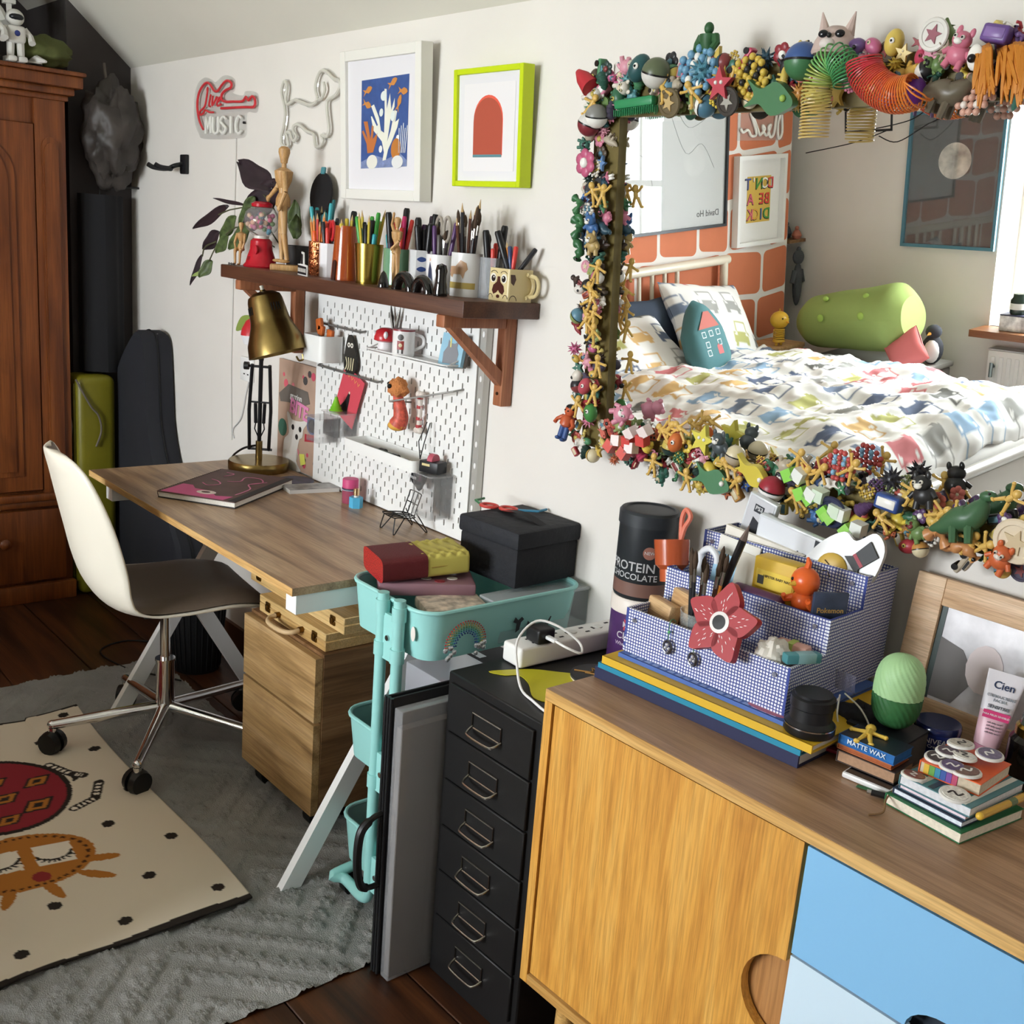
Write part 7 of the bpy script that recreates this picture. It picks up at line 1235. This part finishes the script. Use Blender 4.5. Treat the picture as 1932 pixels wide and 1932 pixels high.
toy('two_tone_ball', 'a82434', 2.231, .006, .048, .04, .25, 'e8e4e0'); toy('toy_dinosaur', '3f6a44', 2.587, .034, .085, .036, -.2); toy('token', 'e0cdae', 2.672, .026, .075, .04, 0, 'd0b890'); toy('jelly_block', '2f4f9a', 2.459, .035, .055, .036, .1, 'efece4'); toy('spiky_ball', '2c2c34', 2.455, .072, .045, .03); toy('token', '2a3050', 2.357, -.006, .06, .04, 0, '9a8a5a'); toy('toy_animal', 'd8602c', 2.652, -.006, .05, .036, .4, 'e0d0c0'); toy('bead_cluster', 'c84a44', 2.355, .074, .06, .028, 0, '7ab0d0'); toy('toy_fish', 'd8c23a', 2.181, .024, .08, .034, .4); toy('toy_animal', '2a2a2a', 2.516, .066, .055, .036, -.2, 'e8e4d4'); toy('toy_worm', 'c8844a', 2.572, -.01, .09, .03, .3); toy('toy_figure', 'd0582c', 1.689, .03, .075, .04, .2, '3a5a9a'); toy('toy_star', 'd8c83a', 2.06, .062, .06, .032, .2); toy('toy_egg', 'd86a2c', 1.995, .045, .045, .036, .3); toy('toy_animal', 'd8849a', 1.845, .075, .055, .03, 1.2); toy('toy_egg', '3f8a3c', 1.755, .062, .045, .034); toy('toy_egg', 'c84a58', 1.735, .115, .042, .034); toy('toy_worm', '2f6a3c', 1.69, .41, .085, .03, 1.5); toy('toy_worm', '3a7a44', 1.69, .46, .07, .03, 1.4); toy('toy_animal', '3a6aa8', 1.737, .44, .045, .034, .1); toy('toy_animal', 'b89a5a', 1.742, .405, .045, .034, 0); toy('plastic_flower', 'c8547c', 1.703, .56, .06, .028); toy('toy_fish', '3a7a4a', 2.09, -.01, .09, .032, .2); toy('toy_animal', '4a5458', 2.1, .06, .05, .03)
for x, z_, c, c2, ry in ((2.284, .034, '8adc4a', 'e8ece4', .75), (2.331, .008, '8adc4a', 'd4e8cc', .5), (2.376, -.014, '9ae05a', 'e8ece4', .45), (1.888, .036, 'e84a44', 'f0dcd8', -.25), (1.845, .01, 'e85a50', 'f2e2de', .2)): toy('snake_cube', c, x, z_, .052, .04, ry, c2)
toy('snake_cube', '3f9a60', 1.80, .662, .02, .02)
sp_m = MB(); sp_m.rb(-.05, .05, -.009, .009, -.018, .0, .006)
for i in range(22):
    for j in range(3): sp_m.cyl((-.05+i*.0048, -.006+.006*j, -.018), (-.05+i*.0048, -.006+.006*j, -.03), .0012, .0008, n=4)
sp_m.o('green_brush', mat('2f8a58', .4), mi, (1.838, -.045, .676), (0, -.06, 0))
MB().lathe([(.02, 0), (.015, .03), (.006, .05), (0, .054)], 16).o('red_bobble_hat', mat('b82a34', .6), mi, (1.712, -.04, .70), (0, -.9, 0)); MB().ell((0, 0, 0), .009).o('hat_pompom', mat('e8e4e0', .8), mi, (1.683, -.04, .712))
gm_ = MB(); gm_.ell((0, 0, .052), (.011, .011, .013)); gm_.tube([(0, 0, .04), (0, 0, .02), (0, 0, .004)], [.02, .018, .012], 10)
for q in (-1, 1): gm_.tube([(q*.018, 0, .036), (q*.026, -.004, .02), (q*.022, -.012, .008)], [.01, .009, .008], 8); gm_.tube([(q*.007, 0, .004), (q*.012, 0, -.03)], [.01, .008], 8)
_g = gm_.o('green_strongman', mat('2f5a34', .5), mi, (1.994, -.03, .742)); _g.scale = (.8, .8, .8)
hr = MB()
for i in range(60):
    a = R.uniform(-.6, .9); x = R.uniform(-.06, .07); hr.tube(spl([(x, R.uniform(-.01, .01), .02), (x+.02, -.03, .01+R.uniform(-.01, .01)), (x+.03+.02*a, -.045, -.03-R.uniform(0, .03))], 3), [.0035]*6+[.0015], 5)
hr.o('rubber_hair_toy', mat('c87f2a', .5), mi, (2.55, -.03, .69), kind='stuff'); MB().ell((0, 0, 0), (.012, .008, .018)).o('toy_eye', WHM, mi, (2.508, -.055, .70)); MB().ell((0, -.007, 0), .006).o('toy_pupil', BKM_, mi, (2.508, -.058, .698))
# loose on top: fox head, and two springs hanging down
MM = Matrix.Translation((0, -.035, 1.10)) @ Matrix.Rotation(rad(4.2), 4, 'X')
def ML_(x, h, z_): return tuple(MM @ Vector((x, -h, z_)))
fx = thing('fox_ornament', 'pale pink fox head ornament in sunglasses sitting on the mirror top', 'ornament', ML_(2.255, .03, .722), rad(20)); FXM = mat('c4aea6', .5, var=.1, vs=30)
MB().lathe([(.034, 0), (.036, .004), (.032, .02), (.024, .034), (.012, .042), (0, .044)], 18).o('head', FXM, fx); MB().ell((-.004, -.026, .012), (.014, .014, .01)).o('muzzle', mat('d8ccc8', .5), fx)
for q in (-1, 1): MB().cyl((q*.018, 0, .03), (q*.026, 0, .064), .011, .001, n=8).o('ear', FXM, fx); MB().ell((q*.013, -.028, .027), (.008, .004, .006)).o('lens', mat('1a1a1e', .15), fx)
MB().ell((-.002, -.034, .024), .004).o('nose', BKM_, fx)
def spring(name, label, path, r, turns, cols):
    P_ = spl([Vector(p) for p in path], 40); L = [0]
    for i in range(1, len(P_)): L.append(L[-1]+(P_[i]-P_[i-1]).length)
    t = thing(name, label, 'spring toy', (0, 0, 0)); N = turns*20; pts = []
    up = Vector((.2, -1, .1)).normalized()
    for i in range(N+1):
        s = L[-1]*i/N; k = next((j for j in range(len(L)-1) if L[j+1] >= s), len(L)-2); f = (s-L[k])/max(1e-9, L[k+1]-L[k]); p = P_[k].lerp(P_[k+1], f); tn = (P_[min(k+2, len(P_)-1)]-P_[max(k-1, 0)]).normalized(); a = tn.cross(up).normalized(); c = tn.cross(a); an = 2*PI*i/20
        pts.append(p+(a*math.cos(an)+c*math.sin(an))*r)
    nc = len(cols)
    for j in range(nc): MB().tube(pts[N*j//nc:N*(j+1)//nc+1], .0014, 5).o('coil', mat(cols[j], .35), t)
    return t
S1 = [[2.313, .674], [2.303, .698], [2.282, .713], [2.262, .696], [2.255, .669], [2.257, .637], [2.257, .596]]; S2 = [[2.341, .708], [2.348, .687], [2.369, .667], [2.401, .654], [2.431, .657], [2.439, .664]]
spring('spring_toy', 'green to yellow plastic spring toy looped over the mirror and hanging down', [ML_(x, .065, z_) for x, z_ in S1], .023, 36, ['3f8a54', '58a468', '7ab86a', 'a8b860', 'c8b868', 'd0b46a', 'd4b870'])
spring('spring_toy', 'red to orange plastic spring toy curled across the mirror top', [ML_(x, .075, z_) for x, z_ in S2], .026, 30, ['c83a44', 'd24a3c', 'd85c34', 'dc6e30', 'de8034'])
# ------------------------------------------------------------ the bed side of the room, seen in the mirror
R.seed(5)
paper = MB().b(XC, XC+.0015, -3.674, -1.42, .05, 2.49).o('wallpaper', mat('eae6e0', .8), wp)
OG = mat('cf7a56', .8, var=.05, vs=6); b = MB(); rowh = .255
for j in range(12):
    z0 = .05+j*rowh; y = -3.70-R.random()*.15
    while y < -1.42:
        w = R.uniform(.24, .36); y1 = min(y+w-.022, -1.425); y0 = max(y, -3.672)
        if y1-y0 > .06:
            t0, t1 = R.uniform(-.018, .018), R.uniform(-.018, .018); k = rrect(-1, 1, -1, 1, .28, 4); m = (y0+y1)/2; hw_ = (y1-y0)/2; zc_ = z0+rowh/2-.006; hh = rowh/2-.014
            zmax = 2.485
            b.prism([(m+u*hw_, min(zmax, zc_+v*hh*(1+.09*u*(1 if t0 > 0 else -1)*(1 if v > 0 else -1)))) for u, v in k], 0, .0006, FACE_X((XC+.0015, 0, 0)))
        y += w
b.o('wallpaper_tile_print', OG, wp, kind='stuff')
# posters on the papered wall
def wframe(name, label, y0, y1, z0, z1, bw, dp, m, cat='picture', xo=XC+.003):
    t = thing(name, label, cat, (xo, y0, z0)); w, h = y1-y0, z1-z0
    for nm, a, c_, d, e in (('frame_side', 0, bw, 0, h), ('frame_side', w-bw, w, 0, h), ('frame_rail', bw, w-bw, 0, bw), ('frame_rail', bw, w-bw, h-bw, h)): MB().b(0, dp, a, c_, d, e).o(nm, m, t)
    return t, w, h
t, w, h = wframe('framed_poster', 'large black-framed white poster with a glossy pane above the bed', -3.12, -2.26, 1.205, 2.02, .014, .02, mat('22262a', .4))
MB().b(.004, .006, .014, w-.014, .014, h-.014).o('poster', mat('cfd1cf', .6), t); MB().b(.011, .012, .014, w-.014, .014, h-.014).o('glazing', glass('ffffff', .0, .05), t)
text('David Ho', .045, mat('4a4a4a', .5), t, FACE_X((.0064, .14, .075)) @ Matrix.Identity(4))
for p in ([(.1, .3), (.2, .42), (.32, .38), (.45, .6), (.5, .7)], [(.15, .55), (.3, .5), (.4, .62), (.38, .72)], [(.55, .2), (.6, .35), (.7, .4)]): MB().tube([(.0062, a, c_) for a, c_ in [(q.x, q.y) for q in spl([Vector((a, c_, 0)) for a, c_ in p], 5)]], .0012, 4).o('drawn_line', mat('6a6a6a', .6), t)
t, w, h = wframe('framed_print', 'white framed print with colourful block lettering above the bed', -3.592, -3.185, 1.084, 1.552, .022, .04, mat('efefec', .4))
MB().b(.004, .008, .022, w-.022, .022, h-.022).o('mount', mat('ecebe8', .6), t); MB().prism([(.1, .12), (.3, .12), (.3, .36), (.1, .36)], 0, .001, FACE_X((.008, 0, 0))).o('print', mat('d8b452', .6), t); MB().b(.0085, .03, w-.03, w-.022, .022, h-.022).o('inner_shadow_strip', mat('c8763c', .6), t)
for s_, z_, cs_ in (("DON'T", .32, ('d8504a', 'f2f0ea', '4a9a44', 'f2f0ea', '4a5a9a')), ('BE A', .24, ('d8443c', 'd8443c', None, 'd8607a')), ('DICK', .16, ('4a9a44', '4a6ab0', 'd8a03a', 'd86a7a'))):
    n = len(s_)
    for k, ch_ in enumerate(s_):
        if ch_ == ' ': continue
        u = .2+(k-(n-1)/2)*.047; text(ch_, .085, mat('2a2420', .5), t, FACE_X((.0094, u+.003, z_-.003)), 'letter_shadow'); text(ch_, .08, mat(cs_[k], .5), t, FACE_X((.0105, u, z_)), 'letter')
nn = thing('neon_sign', 'white script neon name sign on the orange wallpaper', 'neon sign', (XC+.012, 0, 0))
for p in ([(-3.56, 1.75), (-3.57, 1.66), (-3.54, 1.63), (-3.53, 1.7), (-3.545, 1.75), (-3.52, 1.76), (-3.5, 1.66), (-3.47, 1.64), (-3.45, 1.69), (-3.47, 1.7), (-3.44, 1.65), (-3.41, 1.67), (-3.4, 1.7), (-3.42, 1.68), (-3.38, 1.65)], [(-3.38, 1.65), (-3.33, 1.73), (-3.3, 1.76), (-3.31, 1.74), (-3.35, 1.66), (-3.31, 1.65), (-3.28, 1.68), (-3.24, 1.67), (-3.22, 1.69)]):
    MB().tube([(0, q.x, q.y) for q in spl([Vector((a, c_, 0)) for a, c_ in p], 5)], .007, 8).o('tube', mat('f0eee8', .35), nn)
MB().prism([(-3.59, 1.62), (-3.2, 1.63), (-3.2, 1.76), (-3.59, 1.78)], 0, .003, FACE_X((-.0085, 0, 0))).o('acrylic_back', glass('eeeeee', .05, .12), nn)
# bed
bd = thing('bed', 'double bed with cream metal spindle headboard and white frame', 'bed', (0, 0, 0)); BCR = mat('e2d8c4', .35); BY0, BY1, BXH, BXF = -3.08, -1.5, -.455, 1.45
MB().cyl((BXH, BY0-.03, 1.035), (BXH, BY1+.03, 1.035), .024, n=14).o('head_rail', BCR, bd); MB().cyl((BXH, BY0, .5), (BXH, BY1, .5), .016, n=10).o('head_rail', BCR, bd)
for y in (BY0, BY1): MB().cyl((BXH, y, 0), (BXH, y, 1.03), .022, n=12).o('post', BCR, bd); MB().cyl((BXF, y, 0), (BXF, y, .46), .022, n=12).o('post', BCR, bd)
for k in range(15):
    y = BY0+.37+.0925*(k-0) if 1 else 0
    if y < BY1-.3 and (k % 5) < 4: MB().cyl((BXH, y, .5), (BXH, y, 1.03), .011, n=8).o('spindle', BCR, bd)
MB().cyl((BXF, BY0, .462), (BXF, BY1, .462), .024, n=14).o('foot_rail', mat('c9c4bc', .3), bd); MB().b(BXF-.012, BXF+.012, BY0, BY1, .25, .44).o('foot_board', mat('b9b2a8', .5), bd)
for y in (BY0, BY1): MB().b(BXH, BXF, y-.012, y+.012, .3, .42).o('side_rail', BCR, bd)
MB().rb(BXH+.03, BXF-.03, BY0+.02, BY1-.02, .3, .52, .04, 3).o('mattress', mat('e8e6e2', .8), bd)
CARC = [lin(c) for c in ('74746f', 'd88488', '6a7690', 'c0c07c', 'e0ba80', '9ab8d4', 'a8a8a4', '7c8aa0')]; WHC = lin('f6f5f2')
def carprint(u, v, cell=.2, rot=0):
    i, j = math.floor(u/cell), math.floor(v/(cell*.92)); a = (u/cell-i)-.5; c = (v/(cell*.92)-j)-.5
    rr = random.Random(i*73+j*191); col = CARC[rr.randrange(len(CARC))]; a += rr.uniform(-.06, .06)
    if abs(a) < .36 and -.28 < c < .04: return WHC if math.hypot(abs(a)-.26, c+.04) < .055 else col
    if abs(a) < .28 and .04 <= c < .34: return WHC if abs(a) < .235 and c < .29 else col
    if .2 < abs(a) < .33 and -.38 < c <= -.28: return col
    return WHC
def dz(x, y):
    n = .05*noise.noise((x*2.2, y*2.2, 0))+.035*noise.noise((x*5, y*5, 4))+.014*(1-abs(noise.noise((x*9, y*7, 2))*2))+.01*(1-abs(noise.noise((x*16+y*6, y*9, 7))*2))
    return .58+n+.05*max(0, 1-abs(y+2.3)/.9)
def duv(u, v):
    x = -.18+1.62*u; y = -1.40-1.78*v; z_ = dz(x, y)
    ex = max(0, (x-1.33)/.11); ey = max(max(0, (y+1.5)/.1), max(0, (-3.08-y)/.1))
    x2, y2 = min(x, 1.405+.02*noise.noise((y*8, 0, 0))), max(min(y, -1.455), -3.125)
    return (x2, y2+.012*noise.noise((x*8, 1, 0))*min(1, ey), z_-.14*min(1, ex)**1.3-.17*min(1, ey)**1.2)
dv = MB().grid(lambda u, v: duv(1-u, v) if 0 else duv(u, 1-v), 210, 220).o('duvet', vcol(.85), ang=180); tag(dv, 'rumpled white duvet printed with coloured cars spread on the bed', 'duvet'); setcol(dv, lambda co: carprint(co.y, co.x)); thick(dv, .012, 1)
def pillow(label, loc, rot, w, h, d, seed, cf=None, col=None):
    def fn(u, v, sg):
        x, z_ = (u-.5)*w, (v-.5)*h; e = (1-abs(2*u-1)**3)*(1-abs(2*v-1)**3); k = .9+.1*(abs(2*u-1)*abs(2*v-1)); return (x*k, sg*(d/2)*e**.5+.012*noise.noise((x*7+seed, z_*7, sg)), z_*k)
    t = MB(); t.grid(lambda u, v: fn(u, v, -1), 60, 44); t.grid(lambda u, v: fn(1-u, v, 1), 60, 44); o = t.o('pillow', vcol(.85) if cf else mat(col, .85), None, loc, rot, 80); tag(o, label, 'pillow')
    if cf: setcol(o, cf)
    return o
CARP = lambda s: (lambda co: carprint(co.x+s, co.z+s*.7, .19))
pillow('white pillow printed with cars, lying lowest against the headboard', (-.24, -2.16, .70), (rad(-52), 0, rad(90)), .62, .42, .16, 1, CARP(.31)); pillow('white car-print pillow propped against the headboard beside the house cushion', (-.30, -2.80, .76), (rad(-34), rad(-8), rad(90)), .6, .44, .17, 2, CARP(.77)); pillow('dark navy striped pillow behind the house cushion', (-.385, -2.46, .74), (rad(-12), 0, rad(90)), .5, .36, .08, 3, None, '3a4454')
hc_ = thing('house_cushion', 'teal cushion shaped like a town house with brick roof', 'cushion', (-.06, -2.47, .74), rot=(rad(-22), 0, rad(82))); hp = [(-.13, -.15), (.13, -.15), (.15, .02), (.12, .08), (.02, .19), (-.05, .18), (-.13, .08), (-.15, 0)]
def puff(poly, d, y0=0, n=3):
    b = MB(); P_ = [(p.x, p.y) for p in spl([Vector(q+(0,)) for q in poly], 4, True)]; m = len(P_); vs = []
    for k, (s_, y) in enumerate(((.55, -d), (.85, -d*.8), (1, 0), (.85, d*.8), (.55, d))): vs += [(x*s_, y, z_*s_) for x, z_ in P_]
    b.add(vs, [(k*m+i, k*m+(i+1) % m, (k+1)*m+(i+1) % m, (k+1)*m+i) for k in range(4) for i in range(m)][::1]+[tuple(range(m))[::-1], tuple(range(4*m, 5*m))]); return b
puff(hp, .05).o('body', mat('4f7c80', .85), hc_, ang=60); dec(hc_, [(-.085, .05), (.09, .05), (.012, .13), (-.03, .128)], 'b86a60', 1, -.05, 'roof_print', .8)
for x, z_ in ((-.06, .02), (0, .02), (.06, .02), (-.05, -.03), (.05, -.03), (.055, -.07)): dec(hc_, [(x-.016, z_-.014), (x+.016, z_-.014), (x+.016, z_+.016), (x-.016, z_+.016)], 'd8e0e0', 1, -.05, 'window_print', .8); dec(hc_, [(x-.012, z_-.01), (x+.012, z_-.01), (x+.012, z_+.012), (x-.012, z_+.012)], '4f7c80', 2, -.05, 'window_print', .8)
dec(hc_, [(-.06, -.085), (-.02, -.085), (-.02, -.045), (-.04, -.03), (-.06, -.045)], 'd86a6a', 1, -.05, 'door_print', .8)
# far side: bedside stool, toy, bolster, soft toys
bs1 = thing('bedside_table', 'small pale bedside table on the far side of the bed', 'table', (-.25, -3.28, 0)); MB().rb(-.13, .1, -.13, .13, .56, .585, .006).o('top', wood('b08a5c', 'c8a274', 'd8b68a', 'x', 2, .5), bs1)
for sx in (-1, 1):
    for sy in (-1, 1): MB().cyl((sx*.09, sy*.1, .562), (sx*.1, sy*.12, 0), .016, .01).o('leg', wood('b08a5c', 'c8a274', 'd8b68a', 'z', 2, .5), bs1)
bt_ = thing('spring_bird_toy', 'yellow wooden bird toy with round head on a spring body', 'toy', (-.2, -3.24, .586)); YM = mat('dcae38', .3)
MB().ell((0, 0, .135), (.05, .05, .047), 18, 12).o('head', YM, bt_); MB().tube([(.028*math.cos(a), .028*math.sin(a), .03+.06*a/40) for a in [i*.4 for i in range(100)]], .0035, 6).o('spring', YM, bt_); MB().lathe([(.03, .018), (.034, .022), (.03, .032), (0, .034)], 16).o('base', YM, bt_)
for q in (-1, 1): MB().cyl((0, q*.016, .02), (.0, q*.02, 0), .008).o('leg', YM, bt_)
MB().cyl((.045, 0, .13), (.062, 0, .125), .008, .002, n=8).o('beak', mat('d8942a', .3), bt_); MB().ell((.038, .025, .148), .005).o('eye', BKM_, bt_); MB().ell((.038, -.025, .148), .005).o('eye', BKM_, bt_); MB().cyl((0, 0, .18), (0, 0, .195), .003, n=6).o('crest', YM, bt_)
bn_ = thing('storage_bench', 'grey storage bench under the green bolster by the far wall', 'bench', (.12, -3.5, 0)); MB().rb(-.19, .42, -.2, .2, .03, .5, .012).o('body', mat('8a8884', .8), bn_); MB().rb(-.2, .43, -.21, .21, .5, .53, .01).o('lid', mat('94928c', .8), bn_)
bo = thing('bolster', 'lime green buttoned bolster cushion resting on the bench', 'cushion', (.12, -3.48, .725), rot=(0, rad(-9), rad(6)))
def bol(u, v): a = 2*PI*u; x = -.36+.7*v; k = min(1, .35+6*v)*min(1, .35+6*(1-v)); k = k**.5*(.8+.3*v); return (x, .15*k*math.cos(a), .165*k*math.sin(a)+.01*noise.noise((x*4, math.cos(a), math.sin(a))))
b = MB(); b.grid(bol, 40, 30); b.add([bol(i/40, 0) for i in range(40)], [tuple(range(40))[::-1]]); b.add([bol(i/40, 1) for i in range(40)], [tuple(range(40))]); b.o('body', mat('98ad62', .85, var=.06, vs=5), bo, ang=70)
for x in (-.12, .14): MB().ell((x, .152, .03), (.02, .008, .02)).o('button', mat('a4c45c', .7), bo); MB().ell((x, .1, .125), (.018, .012, .014)).o('button', mat('a4c45c', .7), bo)
rcu = pillow('coral red corner of a small cushion beside the bolster', (.5, -3.33, .62), (rad(-30), rad(40), rad(170)), .2, .2, .08, 6, None, 'd0706c')
pgn = thing('penguin_toy', 'black and white penguin soft toy sitting on the bench end', 'soft toy', (.5, -3.57, .532)); MB().ell((0, 0, .07), (.055, .05, .075), 14, 10).o('body', mat('3c3e44', .9), pgn); MB().ell((.01, .025, .065), (.042, .036, .06), 12, 8).o('belly', mat('dcdad6', .9), pgn); MB().ell((0, 0, .16), (.04, .04, .036), 12, 8).o('head', mat('3c3e44', .9), pgn); MB().cyl((.0, .035, .155), (0, .06, .15), .01, .002, n=8).o('beak', mat('d89a3a', .6), pgn)
for k, (x, y, z_, s_, c, lb) in enumerate(((-.62, -3.755, .0, .9, '6a5c50', 'large brown soft bear slumped in the dark alcove corner'), (-.5, -3.79, .70, .42, '55585c', 'grey soft elephant piled high in the alcove corner'))):
    st_ = thing('soft_toy', lb, 'soft toy', (x, y, z_), rad(90)); m_ = mat(c, .95, bump=.4, bs=90); s2 = s_*.2
    MB().ell((0, 0, s2*1.5), (s2*.36, s2*.3, s2*1.5), 14, 10).o('body', m_, st_); MB().ell((0, 0, s2*3.3), (s2*.5, s2*.32, s2*.5), 14, 10).o('head', m_, st_)
    for q in (-1, 1): MB().ell((0, q*s2*.0+q*s2*.02, s2*3.8), (s2*.2, s2*.1, s2*.2)).o('ear', m_, st_); MB().tube([(q*s2*.3, 0, s2*2.4), (q*s2*.6, 0, s2*1.6)], [s2*.2, s2*.16]).o('arm', m_, st_)
csf = thing('corner_shelf', 'small wooden corner shelf in the alcove with trinkets', 'shelf', (-.72, -3.80, 1.06)); MB().b(-.27, .22, -.05, .1, 0, .018).o('board', wood('7a5636', '8d6844', '9a7650', 'x', 2, .5), csf)
for x, c, h_, lb in ((-.62, '4a4f58', .07, 'dark trinket pot on the alcove corner shelf'), (-.55, 'b8705a', .05, 'terracotta ornament on the alcove corner shelf')):
    t = thing('ornament', lb, 'ornament', (x+.03, -3.79, 1.079)); MB().lathe([(.02, 0), (.03, h_*.4), (.02, h_*.8), (.012, h_), (0, h_)], 14).o('body', mat(c, .5), t); MB().ell((0, 0, h_+.01), .012).o('lid', mat(c, .4), t)
# moon poster
t = thing('framed_poster', 'blue-framed dark poster of a full moon on the far wall', 'picture', (.116, YF+.003, 1.07)); w, h = .515, .67
for nm, a, c_, d, e in (('frame_side', 0, .016, 0, h), ('frame_side', w-.016, w, 0, h), ('frame_rail', .016, w-.016, 0, .016), ('frame_rail', .016, w-.016, h-.016, h)): MB().b(a, c_, 0, .022, d, e).o(nm, mat('4f7f92', .4), t)
MB().b(.016, w-.016, .003, .006, .016, h-.016).o('poster', mat('2c3236', .5), t); MB().prism(circ(-w/2, .43, .088, 40), .006, .0068, FR((0, 0, 0), (-1, 0, 0), (0, 0, 1), (0, 1, 0))).o('moon_print', mat('c8c2b8', .6, var=.5, vs=14), t); MB().b(.016, w-.016, .013, .014, .016, h-.016).o('glazing', glass('ffffff', .0, .04), t)
# radiator, sill things, hanging black frame
rd = thing('radiator', 'white panel radiator below the window', 'radiator', (.70, YF, .14)); MB().rb(0, 1.1, .04, .1, 0, .46, .008).o('panel', mat('e9e8e4', .4), rd)
for k in range(26): MB().rb(.02+.041*k, .044+.041*k, .098, .106, .03, .43, .004, 1).o('fin', mat('e9e8e4', .4), rd)
MB().b(.0, 1.1, .02, .1, .461, .466).o('top_grille', mat('c8c8c6', .4), rd); MB().tube([(.04, .11, .38), (.04, .13, .4), (.04, .13, .33)], .01).o('valve', mat('8a9494', .3, .8), rd)
t = thing('patterned_box', 'white box with dark leaf pattern on the window sill', 'box', (.80, YF+.06, WZ0+.0005)); MB().rb(-.06, .08, -.04, .04, 0, .075, .003).o('box', mat('d8d8dc', .5, var=.6, vs=25), t); MB().rb(-.061, .081, -.041, .041, .075, .082, .003).o('lid', mat('3a3c54', .5), t)
t = thing('sill_jar', 'dark green glass jar with label standing on the patterned box', 'jar', (.81, YF+.06, WZ0+.083)); MB().lathe([(.035, 0), (.04, .01), (.04, .07), (.03, .085), (.03, .1), (0, .1)], 22).o('body', mat('2c3a32', .15), t); MB().lathe([(.0405, .025), (.0405, .055)], 22).o('label', mat('d8d8d4', .5), t)
pt2 = thing('window_plant', 'leafy green houseplant in a white pot on the window sill', 'plant', (1.55, YF+.04, WZ0+.0005)); MB().lathe([(.05, 0), (.065, .11), (.06, .11), (.045, .01), (0, .01)], 22).o('pot', mat('e4e0da', .4), pt2)
for k in range(26):
    a = k*2.4; r_ = .05+.004*k; base = Vector((.01*math.cos(a), .01*math.sin(a), .1)); tip = Vector((math.cos(a)*(.1+.006*k), math.sin(a)*.08, .2+.007*k)); d = (tip-base); s_ = d.cross(Vector((0, 0, 1))).normalized()*.028
    MB().add([base, base+d*.5+s_, tip, base+d*.5-s_, base+d*.5+Vector((0, 0, .01))], [(0, 1, 4), (1, 2, 4), (2, 3, 4), (3, 0, 4)]).o('leaf', mat('6f9a4c', .5), pt2)
hf = thing('hanging_rack', 'thin black rectangular rack with cables hanging near the far wall', 'rack', (0, -3.62, 0))
MB().tube([(-.131, 0, 1.755), (.135, 0, 1.76), (.142, 0, 1.659), (-.122, 0, 1.652)], .009, 4, True).o('frame', mat('161616', .5), hf); MB().cyl((-.46, 0, 1.778), (.2, 0, 1.784), .011, n=8).o('bar', mat('1c1a18', .5), hf)
for k, p in enumerate(([(.06, -.02, 1.63), (.15, -.05, 1.6), (.28, -.1, 1.68), (.33, -.2, 1.72)], [(.0, -.02, 1.66), (.2, -.06, 1.7), (.28, -.1, 1.76)], [(-.4, -.05, 1.55), (-.1, -.05, 1.6), (.1, -.05, 1.66)])): MB().tube(spl(p, 6), .003, 5).o('cable', mat('1a1a1a', .6), hf)
for x in (-.4, .15): MB().cyl((x, 0, 1.785), (x, 0, ZC), .002, n=6).o('hanger_wire', mat('1a1a1a', .6), hf)
# flat white storage boxes on the floor past the bed end
for k, (x, y, lb) in enumerate(((1.72, -2.95, 'flat white storage box on the floor by the bed end under the window'), (1.72, -2.35, 'flat white storage box on the floor at the bed foot'))):
    t = thing('storage_box', lb, 'box', (x, y, 0)); MB().rb(-.2, .2, -.26, .26, 0, .15, .008).o('body', mat('e8e8e6', .5), t); MB().rb(-.205, .205, -.265, .265, .15, .165, .006).o('lid', mat('f0f0ee', .4), t); MB().tube([(-.2, -.262, .1), (.2, -.262, .1)], .004).o('trim', mat('2a2a2c', .5), t)
